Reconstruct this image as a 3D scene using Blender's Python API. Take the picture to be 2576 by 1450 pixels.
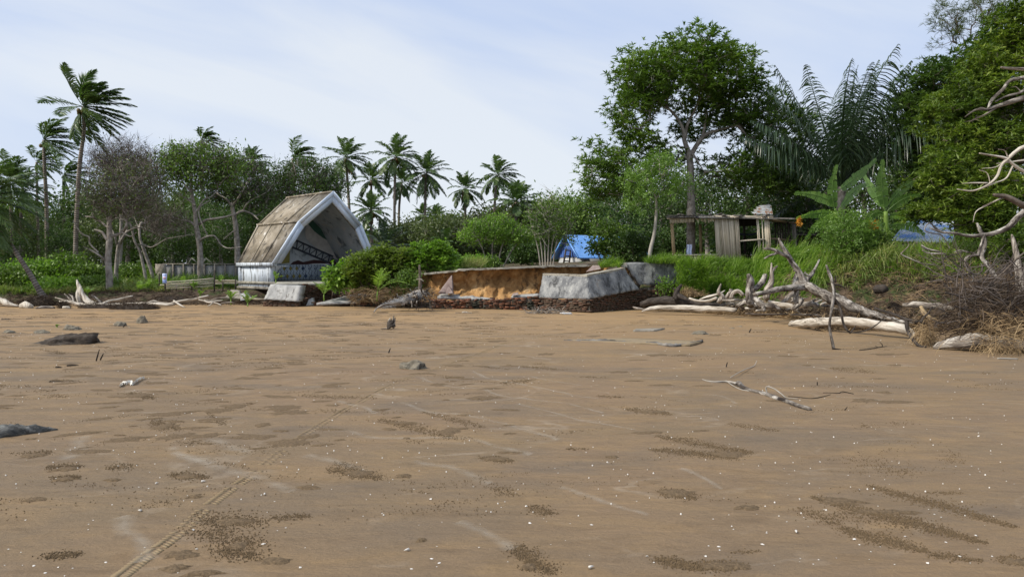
import bpy, math, random
import numpy as np
from mathutils import Vector, Matrix, noise as mnoise

for o in list(bpy.data.objects): bpy.data.objects.remove(o)
S = bpy.context.scene
R = math.radians
EYE, F, CX, CY, HOR = 1.6, 1800.0, 1287.5, 725.0, 668.0
# ---------------------------------------------------------------- camera
cam = bpy.data.cameras.new('camera'); camo = bpy.data.objects.new('camera', cam); S.collection.objects.link(camo)
PITCH = -math.atan((CY - HOR) / F)
camo.location = (0, 0, EYE); camo.rotation_euler = (R(90) + PITCH, 0, 0)
cam.sensor_width = 36; cam.lens = 36 * F / 2575.0; cam.clip_start = 0.05; cam.clip_end = 3000
S.camera = camo
S.render.resolution_x = 1024; S.render.resolution_y = 576
# ---------------------------------------------------------------- world: pale blue sky with thin streaked cloud
SUN_EL, SUN_AZ = R(44), R(-108)      # azimuth measured from +Y towards +X : behind the camera, to the left
w = bpy.data.worlds.new('World'); S.world = w; w.use_nodes = True
nt = w.node_tree; N = nt.nodes; L = nt.links; N.clear()
out = N.new('ShaderNodeOutputWorld'); bg = N.new('ShaderNodeBackground'); bg.inputs[1].default_value = 0.12
sky = N.new('ShaderNodeTexSky'); sky.sky_type = 'NISHITA'; sky.sun_disc = False
sky.sun_elevation = SUN_EL; sky.sun_rotation = SUN_AZ; sky.air_density = 1.0; sky.dust_density = 1.5
tc = N.new('ShaderNodeTexCoord'); mp = N.new('ShaderNodeMapping')
mp.vector_type = 'TEXTURE'; mp.inputs['Rotation'].default_value = (0, R(17), R(0)); mp.inputs['Scale'].default_value = (1.1, 0.9, 0.22)
nz = N.new('ShaderNodeTexNoise'); nz.inputs['Scale'].default_value = 1.5; nz.inputs['Detail'].default_value = 8; nz.inputs['Roughness'].default_value = 0.5
nz.inputs['Distortion'].default_value = 0.5
rp = N.new('ShaderNodeValToRGB'); rp.color_ramp.elements[0].position = 0.36; rp.color_ramp.elements[0].color = (0, 0, 0, 1)
rp.color_ramp.elements[1].position = 0.66; rp.color_ramp.elements[1].color = (1, 1, 1, 1)
cl = N.new('ShaderNodeMix'); cl.data_type = 'RGBA'
cl.inputs[6].default_value = (3.95, 4.75, 6.45, 1); cl.inputs[7].default_value = (5.75, 6.1, 6.6, 1)
mx = N.new('ShaderNodeMix'); mx.data_type = 'RGBA'; mx.inputs[0].default_value = 0.88
L.new(tc.outputs['Generated'], mp.inputs[0]); L.new(mp.outputs[0], nz.inputs[0]); L.new(nz.outputs[0], rp.inputs[0])
sz_ = N.new('ShaderNodeSeparateXYZ'); L.new(tc.outputs['Generated'], sz_.inputs[0]); hz = N.new('ShaderNodeMapRange'); hz.inputs[1].default_value = 0.30; hz.inputs[2].default_value = 0.0
L.new(sz_.outputs[2], hz.inputs[0]); ad = N.new('ShaderNodeMath'); ad.operation = 'MULTIPLY_ADD'; ad.inputs[1].default_value = 0.5; ad.use_clamp = True; L.new(hz.outputs[0], ad.inputs[0]); L.new(rp.outputs[0], ad.inputs[2])
L.new(ad.outputs[0], cl.inputs[0]); L.new(sky.outputs[0], mx.inputs[6]); L.new(cl.outputs[2], mx.inputs[7])
L.new(mx.outputs[2], bg.inputs[0]); L.new(bg.outputs[0], out.inputs[0])
# ---------------------------------------------------------------- sun (veiled by thin cloud)
sl = bpy.data.lights.new('sun', 'SUN'); sl.energy = 3.6; sl.angle = R(7); sl.color = (1.0, 0.93, 0.82)
so = bpy.data.objects.new('sun', sl); S.collection.objects.link(so)
sd = Vector((math.sin(SUN_AZ) * math.cos(SUN_EL), math.cos(SUN_AZ) * math.cos(SUN_EL), math.sin(SUN_EL)))
so.rotation_euler = sd.to_track_quat('Z', 'Y').to_euler(); so.location = (0, 0, 40)
S.view_settings.view_transform = 'Standard'; S.view_settings.look = 'None'; S.view_settings.exposure = 0.27; S.view_settings.gamma = 1

# ---------------------------------------------------------------- measured points -> places in the world
cp, sp_ = math.cos(PITCH), math.sin(PITCH)
def W(px, py, Y):
    u = (px - CX) / F; v = (CY - py) / F
    dx, dy, dz = u, cp - v * sp_, sp_ + v * cp
    k = Y / dy
    return Vector((dx * k, Y, EYE + dz * k))
def Yg(py, z=0.0):
    v = (CY - py) / F
    return (z - EYE) * (cp - v * sp_) / (sp_ + v * cp)
def Gp(px, py, z=0.0): return W(px, py, Yg(py, z))
def cB(x, y): return x * .26634, 450.6 + y * .26634
def cA(x, y): return x * .26634, 96.56 + y * .26634
def cC(x, y): return 547.2 + x * .24421, 450.6 + y * .24421
def cD(x, y): return 1030 + x * .17755, 579.4 + y * .17755
def cE(x, y): return 1287.5 + x * .19992, 579.4 + y * .19992
def cF(x, y): return 1609.4 + x * .26643, 450.6 + y * .26643
def cG(x, y): return 2060 + x * .28851, 547.2 + y * .28851
def cH(x, y): return 1416.2 + x * .35523, 64.4 + y * .35523
def cI(x, y): return 1931.2 + x * .39959, y * .39959
def cJ(x, y): return 643.7 + x * .32487, 289.7 + y * .32487
def cK(x, y): return x * .34986, 740.3 + y * .34986
def cL(x, y): return 836.9 + x * .39984, 740.3 + y * .39984
def cM(x, y): return x * .4998, 1126.6 + y * .4998
def cN(x, y): return 1287.5 + x * .4998, 1126.6 + y * .4998
def cO(x, y): return 1673.7 + x * .22491, 804.7 + y * .22491
def cR(x, y): return x, y

# ---------------------------------------------------------------- objects
ORIG = {}
def tag(o, label=None, cat=None, group=None, kind=None):
    if label: o['label'] = label
    if cat: o['category'] = cat
    if group: o['group'] = group
    if kind: o['kind'] = kind
    return o
def thing(name, label, cat, loc, group=None):
    o = bpy.data.objects.new(name, None); S.collection.objects.link(o)
    o.empty_display_size = 0.2; o.location = loc; ORIG[o.name] = Vector(loc)
    return tag(o, label, cat, group)
def link_mesh(name, me, mat, parent=None, loc=None):
    o = bpy.data.objects.new(name, me); S.collection.objects.link(o)
    if mat:
        for m in (mat if isinstance(mat, (list, tuple)) else [mat]): me.materials.append(m)
    if parent is not None: o.parent = parent; ORIG[o.name] = ORIG[parent.name]
    else: o.location = loc or (0, 0, 0); ORIG[o.name] = Vector(loc or (0, 0, 0))
    return o
def base_of(V):
    V = np.asarray(V); return Vector((float(V[:, 0].mean()), float(V[:, 1].mean()), float(V[:, 2].min())))
def rawmesh(name, V, faces_flat, sizes, uv=None, smooth=False):
    me = bpy.data.meshes.new(name); n = len(V)
    me.vertices.add(n); me.vertices.foreach_set('co', np.asarray(V, dtype=np.float32).ravel())
    ff = np.asarray(faces_flat, dtype=np.int32); sz = np.asarray(sizes, dtype=np.int32)
    me.loops.add(len(ff)); me.loops.foreach_set('vertex_index', ff)
    me.polygons.add(len(sz)); st = np.zeros(len(sz), dtype=np.int32); st[1:] = np.cumsum(sz)[:-1]
    me.polygons.foreach_set('loop_start', st)
    if uv is not None:
        l = me.uv_layers.new(name='UVMap'); l.data.foreach_set('uv', np.asarray(uv, dtype=np.float32).ravel())
    me.update(calc_edges=True)
    if smooth: me.polygons.foreach_set('use_smooth', np.ones(len(sz), dtype=bool))
    me.validate()
    return me

class MB:
    """collects shapes in world coordinates; build() links them as one mesh object"""
    def __init__(s): s.V = []; s.Fc = []; s.U = []
    def add(s, vs, fs, uvs=None):
        b = len(s.V); s.V += [tuple(v) for v in vs]
        for i, f in enumerate(fs):
            s.Fc.append([b + k for k in f]); s.U.append(uvs[i] if uvs else [(0, 0)] * len(f))
        return s
    def box(s, c, sz, rot=None, jit=0.0, rnd=None):
        M = rot if rot is not None else Matrix.Identity(3); vs = []
        for i in (-.5, .5):
            for j in (-.5, .5):
                for k in (-.5, .5):
                    v = Vector((i * sz[0], j * sz[1], k * sz[2]))
                    if jit: v += Vector([rnd.uniform(-jit, jit) for _ in range(3)])
                    vs.append(Vector(c) + M @ v)
        return s.add(vs, [(0, 1, 3, 2), (4, 6, 7, 5), (0, 4, 5, 1), (2, 3, 7, 6), (0, 2, 6, 4), (1, 5, 7, 3)])
    def beam(s, a, b, wd, th=None, up=(0, 0, 1)):
        a, b = Vector(a), Vector(b); d = b - a; l = d.length; d.normalize()
        sd = d.cross(Vector(up));
        if sd.length < 1e-4: sd = d.cross(Vector((0, 1, 0)))
        sd.normalize(); u = sd.cross(d)
        M = Matrix((d, sd, u)).transposed()
        return s.box((a + b) / 2, (l, wd, th or wd), M)
    def tube(s, pts, rad, n=8, jit=0.0, rnd=None, cap=True, u0=0.0):
        pts = [Vector(p) for p in pts]; m = len(pts); vs = []; ref = None; ln = 0.0; lens = []
        for i, p in enumerate(pts):
            t = (pts[min(i + 1, m - 1)] - pts[max(i - 1, 0)])
            t = t.normalized() if t.length > 1e-9 else Vector((0, 0, 1))
            if ref is None:
                ref = t.cross(Vector((0, 0, 1)) if abs(t.z) < .9 else Vector((1, 0, 0))).normalized()
            else:
                ref = (ref - t * ref.dot(t)).normalized()
            bn = t.cross(ref)
            if i: ln += (p - pts[i - 1]).length
            lens.append(ln)
            for k in range(n):
                a = 2 * math.pi * k / n; r = rad[i] * (1 + (rnd.uniform(-jit, jit) if jit else 0))
                vs.append(p + (ref * math.cos(a) + bn * math.sin(a)) * r)
        fs = []; us = []
        for i in range(m - 1):
            for k in range(n):
                k2 = (k + 1) % n
                fs.append((i * n + k, i * n + k2, (i + 1) * n + k2, (i + 1) * n + k))
                c = 2 * math.pi * max(rad[i], .01)
                us.append([(u0 + k / n * c, lens[i]), (u0 + (k + 1) / n * c, lens[i]), (u0 + (k + 1) / n * c, lens[i + 1]), (u0 + k / n * c, lens[i + 1])])
        if cap:
            fs.append(tuple(range(n - 1, -1, -1))); us.append([(0, 0)] * n)
            fs.append(tuple((m - 1) * n + k for k in range(n))); us.append([(0, 0)] * n)
        return s.add(vs, fs, us)
    def grid(s, fn, nu, nv, flip=False):
        vs = [fn(i / nu, j / nv) for j in range(nv + 1) for i in range(nu + 1)]; q = nu + 1; fs = []
        for j in range(nv):
            for i in range(nu):
                f = (j * q + i, j * q + i + 1, (j + 1) * q + i + 1, (j + 1) * q + i)
                fs.append(f[::-1] if flip else f)
        return s.add(vs, fs)
    def build(s, name, mat, parent=None, smooth=False, label=None):
        V = np.array(s.V, dtype=np.float64)
        o0 = ORIG[parent.name] if parent is not None else base_of(V)
        V = V - np.array(o0)[None, :]
        me = rawmesh(name, V, [i for f in s.Fc for i in f], [len(f) for f in s.Fc], [u for f in s.U for u in f], smooth)
        o = link_mesh(name, me, mat, parent, None if parent is not None else o0)
        if label: o['label'] = label
        return o
def copy_thing(o, loc, rz=None, sc=None, label=None, sz=None):
    c = o.copy(); S.collection.objects.link(c); c.location = loc; ORIG[c.name] = Vector(loc)
    if rz is not None: c.rotation_euler = (0, 0, rz)
    if sc is not None: c.scale = (sc, sc, sc * (sz or 1))
    if label: c['label'] = label
    for ch in list(o.children):
        d = ch.copy(); S.collection.objects.link(d); d.parent = c
        for g in list(ch.children):
            e = g.copy(); S.collection.objects.link(e); e.parent = d
    return c
def vnoise(p, sc=1.0, oct=4, seed=0.0):
    v = Vector((p[0] * sc + seed, p[1] * sc - seed, p[2] * sc + seed * .5)); a = 1.0; t = 0.0
    for _ in range(oct): t += a * mnoise.noise(v); v = v * 2.03; a *= .5
    return t
def smooth_path(pts, n=6):
    """Catmull-Rom through (Vector, r) pairs"""
    P = [Vector(p[0]) for p in pts]; r = [p[1] for p in pts]; o = []; ro = []
    if len(P) < 3:
        for i in range(n + 1): o.append(P[0].lerp(P[1], i / n)); ro.append(r[0] + (r[1] - r[0]) * i / n)
        return o, ro
    for i in range(len(P) - 1):
        p0 = P[i - 1] if i else P[i] * 2 - P[i + 1]; p1 = P[i]; p2 = P[i + 1]; p3 = P[i + 2] if i + 2 < len(P) else P[i + 1] * 2 - P[i]
        for k in range(n):
            t = k / n
            o.append(.5 * ((2 * p1) + (p2 - p0) * t + (2 * p0 - 5 * p1 + 4 * p2 - p3) * t * t + (3 * p1 - p0 - 3 * p2 + p3) * t ** 3))
            ro.append(r[i] + (r[i + 1] - r[i]) * t)
    o.append(P[-1]); ro.append(r[-1])
    return o, ro

# ---------------------------------------------------------------- materials
def nmat(name):
    m = bpy.data.materials.new(name); m.use_nodes = True; t = m.node_tree
    b = t.nodes.get('Principled BSDF'); return m, t, b
def ramp(t, cols, pos=None):
    r = t.nodes.new('ShaderNodeValToRGB'); e = r.color_ramp.elements; n = len(cols)
    for i, c in enumerate(cols):
        p = pos[i] if pos else .3 + .4 * i / max(n - 1, 1)
        if i < 2: el = e[i]; el.position = p
        else: el = e.new(p)
        el.color = (c[0], c[1], c[2], 1)
    return r
def nnode(t, sc, det=6, rough=.6, stretch=(1, 1, 1), coord='Object', dist=0.0, rot=(0, 0, 0)):
    c = t.nodes.new('ShaderNodeTexCoord'); m = t.nodes.new('ShaderNodeMapping'); n = t.nodes.new('ShaderNodeTexNoise')
    m.inputs['Scale'].default_value = stretch; m.inputs['Rotation'].default_value = rot
    n.inputs['Scale'].default_value = sc; n.inputs['Detail'].default_value = det; n.inputs['Roughness'].default_value = rough; n.inputs['Distortion'].default_value = dist
    t.links.new(c.outputs[coord], m.inputs[0]); t.links.new(m.outputs[0], n.inputs[0]); return n
def mixc(t, fac, a, b, mode='MIX'):
    m = t.nodes.new('ShaderNodeMix'); m.data_type = 'RGBA'; m.blend_type = mode
    for i, v in ((0, fac), (6, a), (7, b)):
        if isinstance(v, (int, float)): m.inputs[i].default_value = v
        elif isinstance(v, tuple): m.inputs[i].default_value = (v[0], v[1], v[2], 1)
        else: t.links.new(v, m.inputs[i])
    return m.outputs[2]
def bump(t, b, h, st, dist=.02):
    n = t.nodes.new('ShaderNodeBump'); n.inputs['Strength'].default_value = st; n.inputs['Distance'].default_value = dist
    t.links.new(h, n.inputs['Height']); t.links.new(n.outputs[0], b.inputs['Normal']); return n
def pmat(name, cols, sc=3, det=8, stretch=(1, 1, 1), rough=.85, bst=.5, bsc=20, bdist=.02, bstretch=None, coord='Object', pos=None, spots=None, spec=.2, island=None, nrough=.6):
    """spots = (colour, scale, threshold, stretch) : stains with their own shape"""
    m, t, b = nmat(name); n = nnode(t, sc, det, nrough, stretch, coord); r = ramp(t, cols, pos); t.links.new(n.outputs[0], r.inputs[0]); col = r.outputs[0]
    if island:
        g = t.nodes.new('ShaderNodeNewGeometry'); r2 = ramp(t, island, [i / max(len(island) - 1, 1) for i in range(len(island))])
        t.links.new(g.outputs['Random Per Island'], r2.inputs[0]); col = mixc(t, .6, col, r2.outputs[0])
    for s in (spots or []):
        n2 = nnode(t, s[1], 8, .65, s[3] if len(s) > 3 else (1, 1, 1), coord, .4)
        r3 = ramp(t, [(0, 0, 0), (1, 1, 1)], [s[2] - .04, s[2] + .05]); t.links.new(n2.outputs[0], r3.inputs[0])
        col = mixc(t, r3.outputs[0], col, s[0])
    t.links.new(col, b.inputs['Base Color']); b.inputs['Roughness'].default_value = rough; b.inputs['Specular IOR Level'].default_value = spec
    if bst:
        n3 = nnode(t, bsc, 8, .65, bstretch or stretch, coord); bump(t, b, n3.outputs[0], bst, bdist)
    return m
def leafmat(name, cols, tr=.25, tcol=None, rough=.5, sc=.6, spec=.35):
    if name[:4] in ('leaf', 'fron', 'bana') and name != 'frond_dark': cols = [tuple(min(.5, x * (1.6 if name in ('leaf_dark', 'leaf_mid', 'frond') else 1.35)) for x in c) for c in cols]
    m, t, b = nmat(name); g = t.nodes.new('ShaderNodeNewGeometry'); r = ramp(t, cols, [i / (len(cols) - 1) for i in range(len(cols))])
    n = nnode(t, sc, 3, .5); a = t.nodes.new('ShaderNodeMath'); a.operation = 'MULTIPLY_ADD'; a.inputs[1].default_value = .55
    s = t.nodes.new('ShaderNodeMath'); s.operation = 'MULTIPLY_ADD'; s.inputs[1].default_value = 1.5; s.inputs[2].default_value = -.5
    t.links.new(n.outputs[0], s.inputs[0]); t.links.new(g.outputs['Random Per Island'], a.inputs[0]); t.links.new(s.outputs[0], a.inputs[2])
    t.links.new(a.outputs[0], r.inputs[0]); t.links.new(r.outputs[0], b.inputs['Base Color']); b.inputs['Roughness'].default_value = rough; b.inputs['Specular IOR Level'].default_value = spec
    if tr:
        tn = t.nodes.new('ShaderNodeBsdfTranslucent'); c = mixc(t, 1.0, r.outputs[0], tcol or (1.3, 1.5, .6), 'MULTIPLY')
        t.links.new(c, tn.inputs[0]); ms = t.nodes.new('ShaderNodeMixShader'); ms.inputs[0].default_value = tr
        t.links.new(b.outputs[0], ms.inputs[1]); t.links.new(tn.outputs[0], ms.inputs[2])
        t.links.new(ms.outputs[0], t.nodes['Material Output'].inputs[0])
    return m
M = {}
M['leaf_dark'] = leafmat('leaf_dark', [(.016, .032, .008), (.034, .064, .014), (.065, .105, .022)])
M['leaf_mid'] = leafmat('leaf_mid', [(.026, .05, .009), (.06, .105, .016), (.115, .17, .03)])
M['leaf_bright'] = leafmat('leaf_bright', [(.05, .10, .014), (.11, .20, .026), (.20, .30, .05)], .35)
M['leaf_yellow'] = leafmat('leaf_yellow', [(.028, .055, .010), (.085, .13, .02), (.20, .24, .045)], .3)
M['leaf_bush'] = leafmat('leaf_bush', [(.045, .075, .012), (.11, .155, .025), (.19, .235, .045)], .35)
M['leaf_olive'] = leafmat('leaf_olive', [(.03, .045, .015), (.06, .08, .025), (.09, .12, .035)])
M['leaf_brown'] = leafmat('leaf_brown', [(.03, .03, .016), (.055, .052, .028), (.06, .085, .025)], .15, (1.2, 1.1, .8))
M['leaf_feather'] = leafmat('leaf_feather', [(.045, .085, .016), (.09, .16, .03), (.16, .25, .05)], .35)
M['frond'] = leafmat('frond', [(.022, .042, .014), (.045, .078, .024), (.09, .125, .04)], .25, rough=.4, spec=.5)
M['frond_dark'] = leafmat('frond_dark', [(.016, .034, .016), (.03, .058, .026), (.055, .09, .045)], .2, rough=.38, spec=.5)
M['frond_young'] = leafmat('frond_young', [(.10, .17, .03), (.16, .25, .05), (.25, .30, .08)], .35, rough=.45)
M['frond_dead'] = leafmat('frond_dead', [(.10, .06, .03), (.17, .11, .05), (.24, .17, .09)], .15, (1, 1, 1), .7)
M['banana'] = leafmat('banana', [(.07, .13, .035), (.12, .21, .055), (.20, .30, .09)], .4, rough=.35, spec=.5)
M['flower'] = leafmat('flower', [(.45, .16, .02), (.6, .28, .03), (.7, .38, .04)], .3, (1, 1, 1))
M['grass'] = leafmat('grass', [(.06, .10, .018), (.15, .26, .035), (.33, .42, .10)], .45, sc=.9)
M['grass_dry'] = leafmat('grass_dry', [(.09, .15, .03), (.18, .24, .06), (.34, .30, .13)], .3, sc=.9)
M['straw'] = leafmat('straw', [(.05, .036, .022), (.22, .15, .08), (.50, .37, .21)], 0, rough=.85, spec=.1)
M['roots'] = leafmat('roots', [(.03, .022, .017), (.07, .05, .035), (.13, .10, .07)], 0, rough=.9, spec=.1)
M['bark_grey'] = pmat('bark_grey', [(.11, .095, .08), (.27, .24, .21), (.43, .40, .365)], 3.5, 8, (1.5, 1, 1), bst=.8, bsc=14, bstretch=(2.5, .8, 1), coord='UV', spots=[((.40, .38, .34), 2.2, .62), ((.035, .03, .025), 5, .64)])
M['bark_brown'] = pmat('bark_brown', [(.06, .048, .038), (.125, .10, .08), (.22, .185, .15)], 3.5, 8, bst=.8, bsc=14, bstretch=(2.5, .8, 1), coord='UV', spots=[((.30, .27, .23), 3, .66)])
M['twig'] = pmat('twig', [(.07, .058, .05), (.15, .125, .11)], 2, 3, bst=0)
M['twig_pale'] = pmat('twig_pale', [(.24, .215, .18), (.42, .39, .345)], 3, 5, bst=.3, bsc=15)
def trunkmat(name, a, b_, c):
    m, t, b = nmat(name); n = nnode(t, 2.5, 8, .6, (1, 1, 1), 'UV'); r = ramp(t, [a, b_, c]); t.links.new(n.outputs[0], r.inputs[0])
    cc = t.nodes.new('ShaderNodeTexCoord'); wv = t.nodes.new('ShaderNodeTexWave'); wv.bands_direction = 'Y'; wv.inputs['Scale'].default_value = 2.6
    wv.inputs['Distortion'].default_value = 2.2; wv.inputs['Detail'].default_value = 3; wv.inputs['Detail Scale'].default_value = 1.5
    t.links.new(cc.outputs['UV'], wv.inputs[0]); rr = ramp(t, [(.45, .45, .45), (1, 1, 1)], [.05, .45]); t.links.new(wv.outputs[1], rr.inputs[0])
    t.links.new(mixc(t, 1.0, r.outputs[0], rr.outputs[0], 'MULTIPLY'), b.inputs['Base Color']); b.inputs['Roughness'].default_value = .85; bump(t, b, wv.outputs[1], .7, .03); return m
M['palm_trunk'] = trunkmat('palm_trunk', (.12, .09, .07), (.24, .195, .155), (.36, .32, .27))
M['palm_trunk_dark'] = trunkmat('palm_trunk_dark', (.10, .08, .065), (.19, .165, .14), (.28, .255, .22))
M['driftwood'] = pmat('driftwood', [(.06, .048, .04), (.24, .205, .17), (.48, .44, .38)], 2.6, 10, (6, .8, 1), pos=[.38, .5, .6], rough=.8, bst=1, bsc=6, bstretch=(8, .8, 1), bdist=.02, coord='UV', spots=[((.07, .055, .045), 3, .65, (2, .7, 1))])
M['driftwood_pale'] = pmat('driftwood_pale', [(.13, .105, .08), (.42, .37, .30), (.62, .575, .50)], 2.4, 10, (6, .7, 1), pos=[.36, .48, .6], rough=.8, bst=.8, bsc=6, bstretch=(8, .8, 1), coord='UV', spots=[((.12, .095, .075), 2.5, .70, (2, .6, 1))])
M['deadbark'] = pmat('deadbark', [(.05, .04, .034), (.18, .158, .135), (.36, .33, .295)], 3, 9, (2.5, 1, 1), pos=[.38, .5, .62], bst=1, bsc=9, bdist=.03, bstretch=(4, 1.2, 1), coord='UV', spots=[((.52, .49, .44), 4.5, .58, (2.0, .8, 1)), ((.035, .028, .024), 5, .57, (2, .8, 1)), ((.42, .24, .13), 1.2, .70)])
M['wood_dark'] = pmat('wood_dark', [(.02, .017, .015), (.055, .045, .038), (.11, .095, .08)], 4, 8, (4, .8, 1), bst=1, bsc=10, bdist=.03, bstretch=(6, 1, 1), coord='UV')
# ---------------------------------------------------------------- plants: vectorised leaves, blades and fronds
def nrm(a): return a / (np.linalg.norm(a, axis=-1, keepdims=True) + 1e-9)
def blades(base, d, ln, wd, droop=.5, nseg=3, rs=None, side=None, taper=1.0):
    """tapered bending strips; returns V, flat faces, sizes"""
    n = len(base); ln = np.broadcast_to(ln, (n,)).astype(float); wd = np.broadcast_to(wd, (n,)).astype(float); droop = np.broadcast_to(droop, (n,)).astype(float)
    d = nrm(d); p = base.copy()
    if side is None:
        side = np.cross(d, rs.normal(size=(n, 3)))
    side = nrm(side); P = []
    for i in range(nseg + 1):
        t = i / nseg
        if i < nseg:
            k = (wd * (1 - .35 * abs(2 * t - .7)) * taper if i else wd * .45)[:, None] * .5
            P += [p - side * k, p + side * k]
        else: P.append(p)
        p = p + d * (ln / nseg)[:, None]
        d = d + np.array([0, 0, -1.0]) * (droop / nseg)[:, None]; d = nrm(d)
    V = np.stack(P, 1).reshape(-1, 3); q = 2 * nseg + 1; b = (np.arange(n) * q)[:, None]
    f = []
    for i in range(nseg - 1): f.append(b + np.array([2 * i, 2 * i + 1, 2 * i + 3, 2 * i + 2]))
    tri = b + np.array([2 * nseg - 2, 2 * nseg - 1, 2 * nseg])
    Q = np.concatenate(f, 1) if f else np.zeros((n, 0), int)
    flat = np.concatenate([Q, tri], 1).ravel(); sizes = np.tile([4] * (nseg - 1) + [3], n)
    return V, flat, sizes
def leafq(base, d, ln, wd, rs):
    """one diamond-shaped leaf per point"""
    n = len(base); d = nrm(d); sd = nrm(np.cross(d, rs.normal(size=(n, 3)))); up = np.cross(sd, d)
    ln = np.broadcast_to(ln, (n,))[:, None]; wd = np.broadcast_to(wd, (n,))[:, None]
    mid = base + d * ln * .45 - up * wd * .12
    V = np.stack([base, mid + sd * wd * .5, base + d * ln, mid - sd * wd * .5], 1).reshape(-1, 3)
    flat = np.arange(n * 4); return V, flat, np.full(n, 4)
def cat_sets(sets):
    V = []; Fl = []; Sz = []; b = 0
    for v, f, s in sets: V.append(v); Fl.append(f + b); Sz.append(s); b += len(v)
    return np.concatenate(V), np.concatenate(Fl), np.concatenate(Sz)
def put(name, sets, mat, parent=None, loc=None, label=None):
    V, f, s = cat_sets(sets)
    o0 = ORIG[parent.name] if parent is not None else (Vector(loc) if loc is not None else base_of(V))
    me = rawmesh(name, V - np.array(o0), f, s); o = link_mesh(name, me, mat, parent, None if parent is not None else o0)
    if label: o['label'] = label
    return o
def dirs(n, rs, up=0.0, down=0.0):
    v = rs.normal(size=(n, 3)); v = nrm(v); v[:, 2] += up - down; return nrm(v)
def rosettes(sites, k, ln, wd, droop, rs, outw=None, nseg=2):
    n = len(sites); base = np.repeat(sites, k, 0); a = rs.uniform(0, 6.283, n * k); el = rs.uniform(-.25, .9, n * k)
    d = np.stack([np.cos(a) * np.cos(el), np.sin(a) * np.cos(el), np.sin(el)], 1)
    if outw is not None: d = nrm(d + np.repeat(outw, k, 0) * .6)
    sd = np.cross(d, np.array([0, 0, 1.0])) + rs.normal(size=(n * k, 3)) * .35
    return blades(base, d, ln * rs.uniform(.6, 1.15, n * k), wd, droop, nseg, rs, sd)

# ---- branching skeleton grown towards points in the crown
def grow(trunks, crowns, ntips, seed, step=.35, wig=.12, shell=.5, upcurve=.25, low=.35):
    rnd = random.Random(seed); pos = []; par = []; thick = []; tops = []; allowed = []; chains = []
    for tr in trunks:                                       # list of (Vector, radius)
        P, r = smooth_path(tr, 5); c = []
        for i, p in enumerate(P):
            pos.append(p); par.append(len(pos) - 2 if i else -1); thick.append(r[i]); c.append(len(pos) - 1)
            allowed.append(i >= len(P) * low)
        chains.append(c); tops.append(len(pos) - 1)
    tips = []; vol = [c[1].x * c[1].z for c in crowns]; tv = sum(vol)
    for c, v in zip(crowns, vol):
        for _ in range(max(1, int(ntips * v / tv))):
            while True:
                q = Vector((rnd.uniform(-1, 1), rnd.uniform(-1, 1), rnd.uniform(-1, 1)))
                l = q.length
                if l <= 1 and l > shell * rnd.random(): break
            tips.append(Vector((c[0].x + q.x * c[1].x, c[0].y + q.y * c[1].y, c[0].z + q.z * c[1].z)))
    t0 = pos[tops[0]]; tips.sort(key=lambda p: min((p - pos[t]).length for t in tops) + rnd.uniform(0, .8))
    A = np.array([tuple(p) for p in pos]); alw = np.array(allowed); dep = np.zeros(len(pos))
    buf = np.zeros((60000, 3)); ab = np.zeros(60000, bool); db = np.zeros(60000); n = len(pos); buf[:n] = A; ab[:n] = alw
    tipn = []; rnd2 = rnd
    for tp in tips:
        tpa = np.array(tp); d = np.linalg.norm(buf[:n] - tpa, axis=1)
        c = d + db[:n] * .25 + np.maximum(0, buf[:n, 2] - tpa[2] + .1) * .8 + (~ab[:n]) * 1000.0
        j = int(c.argmin()); a = pos[j]; pd = (a - pos[par[j]]).normalized() if par[j] >= 0 else Vector((0, 0, 1))
        dist = (tp - a).length; m = max(2, int(dist / step)); ctl = a + pd * dist * .35 + Vector((0, 0, dist * upcurve)); ch = [j]; prev = j
        for i in range(1, m + 1):
            t = i / m; q = a * (1 - t) ** 2 + ctl * 2 * t * (1 - t) + tp * t * t
            if i < m: q = q + Vector([rnd2.gauss(0, wig * step) for _ in range(3)])
            pos.append(q); par.append(prev); thick.append(None); buf[n] = q; ab[n] = True; db[n] = db[j] + dist * t; prev = n; ch.append(n); n += 1
        chains.append(ch); tipn.append(prev)
        if n > 59000: break
    cnt = [0] * len(pos)
    for t in tipn:
        k = t
        while k >= 0: cnt[k] += 1; k = par[k]
    return pos, par, thick, cnt, chains, tipn
def skeleton_mesh(mb, g, rtip=.012, pw=.5, rmax=9, twig=None, ntr=1, sides=5, minr=0.0, jit=.06, rnd=None):
    pos, par, thick, cnt, chains, tipn = g; rnd = rnd or random.Random(3)
    for ci, ch in enumerate(chains):
        rad = []
        for k in ch:
            rr = thick[k] if thick[k] is not None else min(rmax, rtip * max(cnt[k], 1) ** pw)
            rad.append(rr)
        if ci >= ntr:
            rad[0] = min(rad[0], rad[1] * 1.5); rad[-1] = rtip * .5
        if max(rad) < minr: continue
        big = max(rad) > .05
        mb.tube([pos[k] for k in ch], rad, 9 if ci < ntr else (sides if big else 4), jit, rnd, cap=False, u0=ci * .37)
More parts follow.
